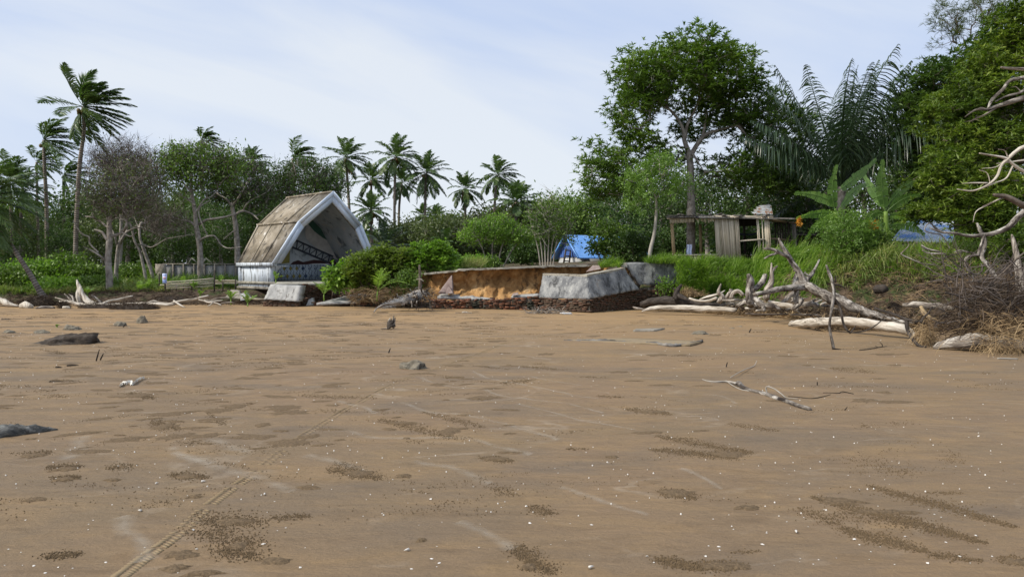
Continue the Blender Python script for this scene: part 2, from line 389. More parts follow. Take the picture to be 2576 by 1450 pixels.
def tree(name, label, cat, trunks, crowns, ntips, seed, leaf='broad', lmat='leaf_mid', bmat='bark_grey', ln=.12, wd=.06, per=14, spread=.35,
         rtip=.012, pw=.5, rmax=.25, wig=.12, step=.35, shell=.5, group=None, sides=5, droop=.6, low=.35, upcurve=.25, extra=1.0, twigs=0, tmat='twig', back=True, minr=0, k=8):
    trunks = [[(Vector(p), r) for p, r in tr] for tr in trunks]; crowns = [(Vector(c), Vector(r)) for c, r in crowns]
    root = thing(name, label, cat, trunks[0][0][0], group); g = grow(trunks, crowns, ntips, seed, step, wig, shell, upcurve, low)
    mb = MB(); skeleton_mesh(mb, g, rtip, pw, rmax, ntr=len(trunks), sides=sides, minr=minr, rnd=random.Random(seed)); mb.build('trunk', M[bmat], root, smooth=True)
    rs = np.random.RandomState(seed); pos, par, thick, cnt, chains, tipn = g
    if twigs:
        idx = rs.choice(tipn, twigs); b = np.array([pos[i] for i in idx]) + rs.normal(size=(twigs, 3)) * .12
        put('twigs', [blades(b, dirs(twigs, rs, .35), rs.uniform(.3, .9, twigs), .018, -.3, 3, rs)], M[tmat], root)
    if per:
        sites = [pos[i] for i in tipn]
        for ch in chains[len(trunks):]:
            for kk in ch[len(ch) // 2:-1]:
                if cnt[kk] <= 2 and rs.rand() < extra * .5: sites.append(pos[kk])
        sites = np.array([tuple(p) for p in sites]); n = len(sites) * per
        c0 = np.repeat(sites, per, 0); off = rs.normal(size=(n, 3)) * spread * np.array([1, 1, .6]); pt = c0 + off
        if leaf == 'broad': st = [leafq(pt, dirs(n, rs, -.1) + nrm(off) * .5, ln * rs.uniform(.4, 1.4, n), wd * rs.uniform(.6, 1.3, n), rs)]
        elif leaf == 'rosette': st = [rosettes(pt, k, ln, wd, droop, rs, nrm(off))]
        elif leaf == 'feather':
            d = dirs(n, rs, .1) + nrm(off) * .7; d = nrm(d); st = []
            for j in range(4):
                b = pt + d * (ln * (j + 1) / 4); sd = nrm(np.cross(d, rs.normal(size=(n, 3))))
                st += [leafq(b, sd + d * .5, ln * .4, wd, rs), leafq(b, -sd + d * .5, ln * .4, wd, rs)]
        put('crown', st, M[lmat], root)
    return root

# ---- palms
def frond_sets(o, d, Lf, rs, wind, droop=.9, npair=34, leafl=.24, lw=.045, hang=.6, nseg=2, stem=.2, wstr=1.0, nst=12, bent=.35):
    p = np.array(o, float); d = nrm(np.array(d, float)); P = [p.copy()]; D = [d.copy()]
    for i in range(nst):
        t = i / nst; p = p + d * Lf / nst; d = nrm(d + np.array([0, 0, -1.0]) * droop * (0.4 + 1.2 * t) / nst + wind * wstr * (.3 + 1.6 * t) / nst)
        P.append(p.copy()); D.append(d.copy())
    P = np.array(P); D = np.array(D); tt = np.linspace(stem, .995, npair); tt = tt + rs.uniform(-.006, .006, npair); x = np.clip(tt, 0, .999) * nst; i = x.astype(int); fr = (x - i)[:, None]
    b = P[i] * (1 - fr) + P[i + 1] * fr; dd = nrm(D[i]); upv = np.array([0, 0, 1.0]); s = nrm(np.cross(dd, upv) + 1e-4); nn = np.cross(s, dd)
    prof = (np.sin(np.clip((tt - stem) / (1 - stem), 0, 1) * 2.6 + .45)); sets = []
    for sg in (-1, 1):
        ang = .65 + .35 * tt[:, None]
        ld = s * sg * np.cos(ang * .9) + dd * np.sin(ang) * .9 + nn * bent + np.array([0, 0, -1.0]) * hang * .5 + wind * wstr * .45 + rs.normal(size=(npair, 3)) * .09
        sets.append(blades(b, ld, Lf * leafl * prof * rs.uniform(.8, 1.1, npair), lw, hang + rs.uniform(0, .3, npair), nseg, rs, np.cross(nrm(ld), nn + .3 * rs.normal(size=(npair, 3)))))
    return P, sets
def palm(label, trunk, nf, Lf, seed, wind=(.5, 0, 0), npair=30, bias=0.0, group=None, emin=-45, emax=85, droop=1.0, hang=.7, mat='frond', tmat='palm_trunk', lw=.05, parts=False, nuts=True, name='coconut_palm',
         leafl=.24, dead=0, bent=.35, wstr=1.0, nseg=2, side_az=None):
    rs = np.random.RandomState(seed); rnd = random.Random(seed); wind = np.array(wind, float)
    pts = [(Vector(p), r) for p, r in trunk]; root = thing(name, label, 'palm tree', pts[0][0], group); P, r = smooth_path(pts, 8)
    r[0] *= 1.45; r[1] *= 1.2
    mb = MB(); mb.tube(P, r, 10, .04, rnd); mb.build('trunk', M[tmat], root, smooth=True); top = P[-1]
    allsets = []; rach = MB(); k = 0
    for i in range(nf):
        az = i * 2.39996 + rs.uniform(-.3, .3); u = (i + .5) / nf; el = R(emax + (emin - emax) * u ** .9 + rs.uniform(-8, 8))
        d = np.array([math.cos(az) * math.cos(el), math.sin(az) * math.cos(el), math.sin(el)]); d = nrm(d + wind * bias)
        ll = Lf * rs.uniform(.85, 1.1) * (.75 + .5 * u if u < .5 else 1.0)
        Pp, st = frond_sets(np.array(top) + d * .08, d, ll, rs, wind, droop * rs.uniform(.7, 1.2), npair, leafl, lw, hang * (.7 + .6 * u), nseg, .17, wstr, bent=bent)
        m2 = rach if not parts else MB()
        m2.tube([Vector(q) for q in Pp], [.035 * Lf / 4 * (1 - .85 * j / 12) for j in range(13)], 4, cap=False)
        if parts:
            V, f, s = cat_sets(st); b0 = len(m2.V); Vr = np.array(m2.V); fl = [x for q in m2.Fc for x in q]; sz = [len(q) for q in m2.Fc]
            put('frond', [(Vr, np.array(fl), np.array(sz))] + st, M[mat], root)
        else: allsets += st
    if not parts:
        Vr = np.array(rach.V); allsets.append((Vr, np.array([x for q in rach.Fc for x in q]), np.array([len(q) for q in rach.Fc])))
        put('crown', allsets, M[mat], root)
    if dead:
        ds = []
        for i in range(dead):
            az = rs.uniform(0, 6.28); d = np.array([math.cos(az) * .45, math.sin(az) * .45, -.8]); ds += frond_sets(np.array(top), d, Lf * .6, rs, wind * .3, .8, 18, .2, lw, 1.2, 2)[1]
        put('dead_frond', ds, M['frond_dead'], root)
    if nuts:
        nb = MB()
        for i in range(7):
            a = rs.uniform(0, 6.28); c = top + Vector((math.cos(a) * .22, math.sin(a) * .22, -.22 - rs.uniform(0, .2))); ball(nb, c, .11, .14)
        nb.build('coconuts', M['coconut'], root, smooth=True)
    return root
def ball(mb, c, r, rz=None, n=7, m=5, jit=0, rnd=None):
    rz = rz or r; vs = [Vector(c) + Vector((0, 0, -rz))]
    for j in range(1, m):
        a = -math.pi / 2 + math.pi * j / m
        for i in range(n):
            b = 2 * math.pi * i / n; k = 1 + (rnd.uniform(-jit, jit) if jit else 0)
            vs.append(Vector(c) + Vector((math.cos(a) * math.cos(b) * r * k, math.cos(a) * math.sin(b) * r * k, math.sin(a) * rz * k)))
    vs.append(Vector(c) + Vector((0, 0, rz))); fs = [(0, 1 + (i + 1) % n, 1 + i) for i in range(n)]
    for j in range(m - 2):
        for i in range(n): i2 = (i + 1) % n; fs.append((1 + j * n + i, 1 + j * n + i2, 1 + (j + 1) * n + i2, 1 + (j + 1) * n + i))
    t = len(vs) - 1; fs += [(1 + (m - 2) * n + i, 1 + (m - 2) * n + (i + 1) % n, t) for i in range(n)]
    mb.add(vs, fs)
M['coconut'] = pmat('coconut', [(.10, .09, .03), (.20, .13, .05)], 3, 3, bst=0, rough=.5)
# ---------------------------------------------------------------- ground
TB = [(-2500, 32, 1.0, .5), (-400, 32, 1.0, .5), (0, 31, 1.0, .42), (300, 30.3, .8, .45), (560, 30.8, .6, .46), (700, 31.6, 1, .60), (850, 30.6, 1.6, .9), (940, 29.2, 1.8, 1.0), (1000, 27.9, 2.0, 1.1), (1085, 27.9, 1.4, 1.2),
      (1300, 28.2, .6, 1.35), (1480, 28.5, .6, 1.45), (1620, 28, .8, 1.6), (1750, 26.6, 2.4, 1.62), (1950, 24.6, 2.6, 1.62), (2100, 22.4, 3.2, 1.66), (2300, 19.3, 4.6, 1.62), (2575, 16.6, 5.6, 1.7), (2900, 15, 6, 1.8), (5200, 15, 6, 1.8)]
TX = np.array([(p - CX) / F * y for p, y, _, _ in TB]); TY = np.array([t[1] for t in TB]); TW = np.array([t[2] for t in TB]); TZ = np.array([t[3] for t in TB])
def landz(x, y):
    yf = float(np.interp(x, TX, TY)); wd = float(np.interp(x, TX, TW)); zt = float(np.interp(x, TX, TZ)); n = mnoise.noise(Vector((x * .55, y * .3, 0))); yf += n * .35
    t = (y - yf) / wd
    if t < 0: return max(-.3, t * .5)
    s = min(t, 1.0); s = s * s * (3 - 2 * s) if wd > 1.5 else s ** .55
    z = zt * s + (min(.45, .02 * max(0, y - yf - wd)))
    return z + mnoise.noise(Vector((x * 1.3, y * 1.3, 3))) * .06 * min(t, 1) + mnoise.noise(Vector((x * 4, y * 4, 7))) * .025
def base(px, Y, dz=-.06):
    p = W(px, 700, Y); p.z = landz(p.x, Y) + dz; return p
def sandz(x, y):
    k = min(1.0, max(0.0, (y - 2) / 6))
    return .030 * k * mnoise.noise(Vector((x * .35 + 4, y * .5, 0))) + .009 * mnoise.noise(Vector((x * 1.6, y * 2.6, 5)))
def axis(a, b, st, far):
    l = list(np.arange(a, b + 1e-6, st)); e = [b * 1.0]; s = st
    out1 = [];
    v = b
    while v < far[1]: s *= 1.7; v += s; out1.append(min(v, far[1]))
    s = st; v = a; out0 = []
    while v > far[0]: s *= 1.7; v -= s; out0.append(max(v, far[0]))
    return out0[::-1] + l + out1
xs = axis(-22, 22, .16, (-500, 500)); ys = axis(2.0, 32, .14, (-60, 900))
V = np.array([(x, y, sandz(x, y) if (-25 < x < 25 and 0 < y < 36) else 0.0) for y in ys for x in xs]); nx = len(xs)
I = np.array([(j * nx + i, j * nx + i + 1, (j + 1) * nx + i + 1, (j + 1) * nx + i) for j in range(len(ys) - 1) for i in range(nx - 1)])
def sandmat():
    m, t, b = nmat('sand')
    def rmp(n, a, b_): r = ramp(t, [(0, 0, 0), (1, 1, 1)], [a, b_]); t.links.new(n.outputs[0], r.inputs[0]); return r.outputs[0]
    n1 = nnode(t, .22, 5, .55, (1, 1.6, 1), dist=.6, rot=(0, 0, .3)); c = mixc(t, rmp(n1, .38, .62), (0.209, 0.151, 0.090), (0.240, 0.165, 0.098))
    n2 = nnode(t, .9, 7, .65, (1, 2.6, 1), dist=.8, rot=(0, 0, -.35)); c = mixc(t, rmp(n2, .45, .75), c, (0.284, 0.192, 0.098))
    nb = nnode(t, .55, 6, .6, (.8, 2.2, 1), dist=.5, rot=(0, 0, .1)); c = mixc(t, rmp(nb, .50, .68), c, (0.185, 0.139, 0.094))
    # the drier, more orange sand near the wall : distance along the beach
    tcn = t.nodes.new('ShaderNodeTexCoord'); sx = t.nodes.new('ShaderNodeSeparateXYZ'); t.links.new(tcn.outputs['Object'], sx.inputs[0])
    mr = t.nodes.new('ShaderNodeMapRange'); mr.inputs[1].default_value = 11; mr.inputs[2].default_value = 22; t.links.new(sx.outputs[1], mr.inputs[0])
    nf = nnode(t, .5, 5, .6, (.35, 2, 1)); mm = t.nodes.new('ShaderNodeMath'); mm.operation = 'MULTIPLY'; t.links.new(mr.outputs[0], mm.inputs[0])
    t.links.new(rmp(nf, .25, .6), mm.inputs[1]); c = mixc(t, mm.outputs[0], c, (0.353, 0.231, 0.113))
    # thin pale salt lines left by the water : narrow contour bands of a slow noise
    ns = nnode(t, .42, 5, .5, (1, 1.5, 1), dist=.7, rot=(0, 0, .55)); rs_ = ramp(t, [(0, 0, 0), (1, 1, 1), (1, 1, 1), (0, 0, 0)], [.484, .4985, .5015, .516]); t.links.new(ns.outputs[0], rs_.inputs[0])
    nk = nnode(t, 1.1, 4, .6); m2 = t.nodes.new('ShaderNodeMath'); m2.operation = 'MULTIPLY'; t.links.new(rs_.outputs[0], m2.inputs[0]); t.links.new(rmp(nk, .48, .68), m2.inputs[1])
    m3 = t.nodes.new('ShaderNodeMath'); m3.operation = 'MULTIPLY'; m3.inputs[1].default_value = .55; t.links.new(m2.outputs[0], m3.inputs[0]); c = mixc(t, m3.outputs[0], c, (0.378, 0.310, 0.231))
    ns = nnode(t, .8, 5, .5, (1, 1.3, 1), dist=.5, rot=(0, 0, .9)); rs_ = ramp(t, [(0, 0, 0), (1, 1, 1), (0, 0, 0)], [.47, .5, .53]); t.links.new(ns.outputs[0], rs_.inputs[0])
    nk = nnode(t, .7, 4, .6, (1, 1, 2)); m2 = t.nodes.new('ShaderNodeMath'); m2.operation = 'MULTIPLY'; t.links.new(rs_.outputs[0], m2.inputs[0]); t.links.new(rmp(nk, .55, .75), m2.inputs[1])
    m3 = t.nodes.new('ShaderNodeMath'); m3.operation = 'MULTIPLY'; m3.inputs[1].default_value = .4; t.links.new(m2.outputs[0], m3.inputs[0]); c = mixc(t, m3.outputs[0], c, (0.353, 0.282, 0.192))
    # dark wet ripples on the left, lower part of the beach
    nr = nnode(t, 1.5, 6, .6, (.55, 1.5, 1), dist=.6); mr2 = t.nodes.new('ShaderNodeMapRange'); mr2.inputs[1].default_value = 1.0; mr2.inputs[2].default_value = -7; t.links.new(sx.outputs[0], mr2.inputs[0])
    mr3 = t.nodes.new('ShaderNodeMapRange'); mr3.inputs[1].default_value = 6.5; mr3.inputs[2].default_value = 11; t.links.new(sx.outputs[1], mr3.inputs[0])
    m4 = t.nodes.new('ShaderNodeMath'); m4.operation = 'MULTIPLY'; t.links.new(mr2.outputs[0], m4.inputs[0]); t.links.new(mr3.outputs[0], m4.inputs[1])
    m5 = t.nodes.new('ShaderNodeMath'); m5.operation = 'MULTIPLY'; t.links.new(m4.outputs[0], m5.inputs[0]); t.links.new(rmp(nr, .54, .60), m5.inputs[1])
    m6 = t.nodes.new('ShaderNodeMath'); m6.operation = 'MULTIPLY'; m6.inputs[1].default_value = .75; t.links.new(m5.outputs[0], m6.inputs[0]); c = mixc(t, m6.outputs[0], c, (0.123, 0.090, 0.057))
    nst = nnode(t, 2.2, 8, .7, (.8, 3.2, 1), dist=.8, rot=(0, 0, -.25)); c = mixc(t, rmp(nst, .5, .72), c, mixc(t, 1.0, c, (.78, .76, .74), 'MULTIPLY'))
    nst = nnode(t, 3.5, 8, .7, (.5, 3.5, 1), dist=.5, rot=(0, 0, .2)); c = mixc(t, rmp(nst, .55, .75), c, mixc(t, 1.0, c, (1.22, 1.2, 1.16), 'MULTIPLY'))
    ng = nnode(t, 60, 3, .7); c = mixc(t, rmp(ng, .35, .7), mixc(t, 1.0, c, (.86, .86, .86), 'MULTIPLY'), c)
    t.links.new(c, b.inputs['Base Color']); b.inputs['Roughness'].default_value = .75; b.inputs['Specular IOR Level'].default_value = .25
    nh = nnode(t, 4, 10, .7, (1, 2.2, 1)); bump(t, b, nh.outputs[0], .8, .06); return m
M['sand'] = sandmat()
o = link_mesh('sand', rawmesh('sand', V, I.ravel(), np.full(len(I), 4), smooth=True), M['sand']); tag(o, kind='structure')

# raised land behind the beach
xs = axis(-26, 24, .3, (-420, 420)); ys = list(np.arange(13.5, 36, .28)); v = ys[-1]; s = .3
while v < 600: s *= 1.22; v += s; ys.append(v)
V = np.array([(x, y, landz(x, y) if y < 90 else 1.2) for y in ys for x in xs]); nx = len(xs)
I = np.array([(j * nx + i, j * nx + i + 1, (j + 1) * nx + i + 1, (j + 1) * nx + i) for j in range(len(ys) - 1) for i in range(nx - 1)
              if max(V[j * nx + i][2], V[(j + 1) * nx + i][2], V[j * nx + i + 1][2], V[(j + 1) * nx + i + 1][2]) > -.25])
M['earth'] = pmat('earth', [(.045, .032, .022), (.10, .072, .048), (.17, .125, .08)], 1.6, 9, bst=1, bsc=7, bdist=.06, spots=[((.045, .065, .02), 1.1, .55)])
o = link_mesh('terrain', rawmesh('terrain', V, I.ravel(), np.full(len(I), 4), smooth=True), M['earth']); tag(o, kind='structure')

# tyre track pressed into the sand
TRK = [cR(290, 1462), cM(610, 640), cM(740, 540), cM(870, 450), cM(1040, 300), cM(1160, 210), cM(1280, 130), cM(1440, 0), (845, 1044), (957, 980), (1029, 948), (1141, 912), (1237, 876), (1289, 860), (1437, 836), (1597, 816), (1760, 806)]
P, _ = smooth_path([(Gp(*q), 1) for q in TRK], 10)
mb = MB(); acc = 0; W2 = .05; sheet = []
for a, b_ in zip(P[:-1], P[1:]):
    d = (b_ - a); l = d.length; d.normalize(); n = Vector((-d.y, d.x, 0)); k = max(1, int(l / .05))
    for i in range(k):
        c = a.lerp(b_, i / k); c.z = sandz(c.x, c.y) + .0012; f = min(1, 12 / c.y)
        if random.Random(int(c.x * 999)).random() < .12 + .5 * max(0, vnoise((c.x * 1.5, c.y * 1.5, 4))): continue
        for sg in (-1, 1):
            mb.beam(c + n * sg * .010, c + n * sg * W2 - d * .025, .020, .0012 * f + .0004)
for p_, q_ in []:
    d = (q_ - p_).normalized(); n = Vector((-d.y, d.x, 0)) * .06; z1 = sandz(p_.x, p_.y) + .004; z2 = sandz(q_.x, q_.y) + .004
    mb.add([(p_.x - n.x, p_.y - n.y, z1), (p_.x + n.x, p_.y + n.y, z1), (q_.x + n.x, q_.y + n.y, z2), (q_.x - n.x, q_.y - n.y, z2)], [(0, 1, 2, 3)])
M['track'] = pmat('track', [(.225, .170, .100), (.255, .190, .110)], 4, 4, bst=.3)
o = mb.build('tyre_track', M['track']); tag(o, kind='structure')

# thin crusts of salt left by the retreating water, in long lines
m, t, b = nmat('salt'); b.inputs['Base Color'].default_value = (.50, .45, .37, 1); b.inputs['Roughness'].default_value = .9
uvn = t.nodes.new('ShaderNodeTexCoord'); sxy = t.nodes.new('ShaderNodeSeparateXYZ'); t.links.new(uvn.outputs['UV'], sxy.inputs[0])
cv = ramp(t, [(0, 0, 0), (1, 1, 1), (0, 0, 0)], [.02, .5, .98]); t.links.new(sxy.outputs[0], cv.inputs[0]); n1 = nnode(t, 5, 9, .75); n2 = nnode(t, .9, 4, .6)
r1 = ramp(t, [(0, 0, 0), (1, 1, 1)], [.36, .56]); t.links.new(n1.outputs[0], r1.inputs[0]); r2 = ramp(t, [(0, 0, 0), (1, 1, 1)], [.24, .44]); t.links.new(n2.outputs[0], r2.inputs[0])
a1 = t.nodes.new('ShaderNodeMath'); a1.operation = 'MULTIPLY'; t.links.new(cv.outputs[0], a1.inputs[0]); t.links.new(r1.outputs[0], a1.inputs[1])
a2 = t.nodes.new('ShaderNodeMath'); a2.operation = 'MULTIPLY'; t.links.new(a1.outputs[0], a2.inputs[0]); t.links.new(r2.outputs[0], a2.inputs[1])
a3 = t.nodes.new('ShaderNodeMath'); a3.operation = 'MULTIPLY'; a3.inputs[1].default_value = .26; t.links.new(a2.outputs[0], a3.inputs[0]); t.links.new(a3.outputs[0], b.inputs['Alpha']); M['salt'] = m
SL = [(cL, .07, (880, 480), (1000, 530), (1160, 565), (1300, 592), (1450, 625), (1680, 655)), (cL, .05, (1230, 515), (1400, 552), (1580, 582)), (cL, .07, (540, 520), (720, 575), (930, 600), (1060, 640), (1280, 668), (1500, 690), (1700, 740)), (cL, .06, (1160, 690), (1350, 730), (1500, 772), (1700, 810), (1900, 850)),
      (cL, .08, (420, 680), (620, 740), (860, 760), (1000, 790), (1200, 850), (1420, 920)), (cL, .10, (20, 850), (240, 900), (560, 905), (860, 910), (1060, 960), (1250, 1010)), (cM, .12, (860, -10), (1000, 70), (1150, 112), (1300, 160), (1470, 225)), (cM, .12, (1540, 35), (1700, 72), (1850, 130)), (cM, .12, (600, 345), (650, 430), (700, 480), (735, 560)),
      (cM, .10, (2290, 375), (2450, 430), (2590, 505)), (cN, .07, (240, 190), (380, 240), (520, 290), (700, 345)), (cN, .06, (840, 105), (940, 150), (1060, 210)), (cM, .10, (2080, 60), (2300, 110), (2480, 180)), (cO, .06, (430, 830), (620, 850), (800, 930)), (cO, .06, (230, 1065), (400, 1070), (600, 1130)), (cO, .05, (1900, 860), (2200, 890), (2560, 930)), (cO, .05, (1560, 320), (1800, 390), (2150, 440), (2560, 500)),
      (cK, .10, (2420, 760), (2560, 800), (2700, 860)), (cK, .12, (1500, 1040), (1650, 1090), (1800, 1130)), (cK, .12, (1260, 1130), (1400, 1170), (1500, 1230)), (cK, .05, (1700, 580), (1900, 570), (2200, 540), (2560, 500)), (cL, .04, (1000, 330), (1250, 290), (1500, 265), (1800, 235)), (cM, .16, (330, 60), (380, 10), (420, -60))]
mb = MB()
for cv_, wd_, *pp in SL:
    P, _ = smooth_path([(Gp(*cv_(*q)), 1) for q in pp], 14); n = len(P)
    for i in range(n): P[i] = P[i] + Vector((.03 * vnoise(P[i], 2.5, 3), .05 * vnoise(P[i] + Vector((7, 0, 0)), 2.5, 3), 0))
    vs = []; fs = []; us = []
    for i, p in enumerate(P):
        d = (P[min(i + 1, n - 1)] - P[max(i - 1, 0)]).normalized(); nn = Vector((-d.y, d.x, 0)) * wd_ * .62 * (.6 + .5 * vnoise(p, 3, 2) + .5) * (1 if 0 < i < n - 1 else .1)
        for s_ in (-1, 1): q = p + nn * s_; vs.append((q.x, q.y, sandz(q.x, q.y) + .004))
        if i: a = 2 * i; fs.append((a - 2, a - 1, a + 1, a)); us.append([(0, i), (1, i), (1, i + 1), (0, i + 1)])
    mb.add(vs, fs, us)
o = mb.build('salt_lines', M['salt']); tag(o, kind='structure')

# crab casts : little balls of dug-out sand, in sprays, and low heaps
def balls_at(P, r, rs, n=5):
    k = len(P); th = rs.uniform(0, 6.28, k); vs = []
    for j in range(n):
        a = th + 6.2832 * j / n; vs.append(P + np.stack([np.cos(a) * r, np.sin(a) * r, np.zeros(k) - .002], 1))
    for j in range(n):
        a = th + 6.2832 * (j + .5) / n; vs.append(P + np.stack([np.cos(a) * r * .8, np.sin(a) * r * .8, r * 1.0], 1))
    vs.append(P + np.stack([np.zeros(k), np.zeros(k), r * 1.6], 1)); V = np.stack(vs, 1).reshape(-1, 3); q = 2 * n + 1; f = []
    for j in range(n):
        j2 = (j + 1) % n; f.append((j, j2, n + j)); f.append((j2, n + j2, n + j)); f.append((n + j, n + j2, 2 * n))
    Fc = ((np.arange(k) * q)[:, None] + np.array(f).ravel()[None, :]).ravel(); return V, Fc, np.full(k * len(f), 3)
rs = np.random.RandomState(11)
PT = [(520, 1310, 640, 1310, 22, 420), (520, 1340, 630, 1370, 26, 420), (560, 1385, 640, 1400, 16, 240), (690, 1302, 772, 1296, 10, 140), (385, 1060, 445, 1078, 12, 260), (830, 1180, 955, 1200, 12, 420), (850, 1165, 905, 1185, 8, 160),
      (955, 1055, 1140, 1100, 8, 460), (1060, 1035, 1220, 1075, 6, 260), (1650, 1098, 1880, 1138, 7, 520), (1630, 1130, 1850, 1155, 7, 520), (1800, 1140, 1885, 1140, 10, 220), (2040, 1252, 2480, 1365, 9, 1100), (2110, 1330, 2330, 1385, 11, 620),
      (2180, 1222, 2555, 1325, 8, 800), (2010, 1280, 2110, 1320, 12, 170), (2330, 1390, 2470, 1410, 8, 160), (1665, 1235, 1745, 1255, 10, 300), (430, 1195, 520, 1202, 9, 260), (120, 1175, 205, 1172, 8, 220), (130, 1205, 200, 1200, 6, 160),
      (325, 985, 385, 1000, 7, 200), (60, 1145, 125, 1135, 6, 140), (275, 1180, 335, 1168, 10, 120), (750, 990, 950, 1000, 5, 220), (1260, 965, 1345, 955, 6, 170), (1310, 920, 1400, 928, 4, 140), (1570, 1025, 1690, 1040, 6, 260),
      (1210, 1152, 1290, 1160, 6, 220), (1340, 1272, 1385, 1290, 9, 150), (1250, 1225, 1290, 1245, 9, 90), (1300, 1370, 1335, 1410, 12, 260), (1335, 1410, 1385, 1440, 12, 230), (1655, 1405, 1750, 1430, 11, 360), (1740, 1425, 1860, 1425, 12, 420),
      (2140, 1150, 2290, 1195, 18, 170), (2380, 1135, 2400, 1160, 14, 60), (110, 1400, 200, 1390, 9, 190), (640, 1010, 520, 1040, 5, 180), (1840, 1390, 1915, 1385, 4, 30), (2100, 1290, 2330, 1330, 20, 220), (530, 1045, 560, 1070, 6, 90),
      (1830, 1065, 1960, 1085, 5, 140), (1500, 995, 1570, 1000, 3, 70), (2090, 925, 2200, 935, 6, 200), (2330, 1240, 2420, 1240, 4, 60), (2520, 1400, 2575, 1415, 9, 160), (1000, 1230, 1090, 1240, 3, 20), (1420, 1130, 1480, 1130, 3, 50)]
pl = []
for x0, y0, x1, y1, sp, n in PT:
    for _ in range(int(n * 1.9)):
        t = min(1, max(0, rs.beta(1.3, 1.3))); s2 = sp * (0.5 + math.sin(math.pi * t)) * .8; px = x0 + (x1 - x0) * t + rs.normal() * s2 * 1.6; py = y0 + (y1 - y0) * t + rs.normal() * s2 * .55; pl.append(Gp(px, max(py, 850)))
for _ in range(300):
    Y = 4.5 + 20 * rs.rand() ** .9; x = rs.uniform(-.76, .76) * Y
    if rs.rand() < .45 and x > 0: x = -x
    n = int(rs.uniform(10, 110)); a = rs.uniform(-.6, .6); l = rs.uniform(.05, .35)
    for _ in range(n): q = rs.normal() * l; pl.append(Vector((x + q * math.cos(a) + rs.normal() * .04, Y + q * math.sin(a) + rs.normal() * .05, 0)))
pl = np.array([(p.x, p.y, sandz(p.x, p.y)) for p in pl])
M['cast'] = pmat('cast', [(.085, .060, .034), (.155, .108, .060)], 30, 3, bst=.4, bsc=90, rough=.9)
o = put('sand_pellets', [balls_at(pl, rs.uniform(.0018, .0052, len(pl)) * (1 + np.clip(pl[:, 1] - 6, 0, 14) * .05), rs)], M['cast']); tag(o, 'tiny dark balls of sand thrown out by crabs in sprays across the beach', 'crab pellets', kind='stuff')
def heap(mb, c, a, b_, ang, h, rnd, seed):
    n = 20; vs = [Vector((c.x, c.y, sandz(c.x, c.y) + h))]; ca, sa = math.cos(ang), math.sin(ang)
    for ring, (k, hh) in enumerate(((.6, .75), (1, 0.0))):
        for i in range(n):
            t = 2 * math.pi * i / n; r = k * (1 + .8 * mnoise.noise(Vector((math.cos(t) * 2.2 + seed, math.sin(t) * 2.2, seed)))) * rnd.uniform(.82, 1.15)
            x = math.cos(t) * a * r; y = math.sin(t) * b_ * r; X = c.x + x * ca - y * sa; Yy = c.y + x * sa + y * ca
            vs.append(Vector((X, Yy, sandz(X, Yy) + h * hh + (.003 if ring else .003) - (.0025 if ring else 0))))
    fs = [(0, 1 + i, 1 + (i + 1) % n) for i in range(n)] + [(1 + i, 1 + n + i, 1 + n + (i + 1) % n, 1 + (i + 1) % n) for i in range(n)]; mb.add(vs, fs)
rnd = random.Random(5); mb = MB()
HP = [(590, 1310, 50, 10), (600, 1372, 22, 12), (415, 1072, 26, 10), (1130, 1084, 28, 9), (1010, 1065, 40, 4), (1830, 1145, 50, 10), (2110, 1262, 60, 10), (2230, 1290, 90, 7), (1700, 1243, 45, 12), (285, 1208, 24, 5), (90, 1144, 32, 8), (85, 1256, 28, 8), (590, 1020, 34, 7), (550, 1032, 40, 6),
      (775, 1228, 28, 7), (1015, 1196, 22, 6), (490, 1250, 20, 5), (1060, 1358, 13, 6), (1880, 1281, 32, 7), (455, 1395, 48, 11), (440, 1428, 34, 13), (510, 1443, 48, 9), (695, 1410, 38, 11), (1330, 1425, 22, 10), (1810, 1425, 55, 12), (2560, 1412, 34, 12), (700, 1030, 30, 4), (660, 1070, 20, 6), (1540, 1150, 18, 4),
      (165, 1180, 34, 7), (165, 1206, 32, 6), (470, 1200, 34, 6), (1250, 1155, 40, 5), (350, 992, 28, 8), (900, 1190, 40, 8), (1640, 1034, 34, 5), (1100, 965, 20, 4), (1855, 1425, 40, 10), (240, 1260, 0, 0)]
for i, (px, py, a, b_) in enumerate(HP):
    if a: c = Gp(px, py); sc = c.y / 1800; heap(mb, c, a * sc, b_ * sc * c.y / 1.6 * .9, rnd.uniform(-.1, .1), .010, rnd, i)
for i in range(420):
    Y = 6 + 19 * rnd.random(); x = rnd.uniform(-.76, .55) * Y
    if x > 0 and rnd.random() < .6: x = -x
    a = rnd.uniform(.04, .22); heap(mb, Vector((x, Y, 0)), a, a * rnd.uniform(.2, .7), rnd.uniform(-.3, .6), .006, rnd, i + 50)
M['cast_heap'] = pmat('cast_heap', [(.085, .060, .036), (.205, .145, .085)], 55, 4, bst=1, bsc=90, bdist=.012, rough=.95)
o = mb.build('sand_casts', M['cast_heap']); tag(o, 'low dark heaps of dug out sand scattered over the beach', 'sand heaps', kind='stuff')

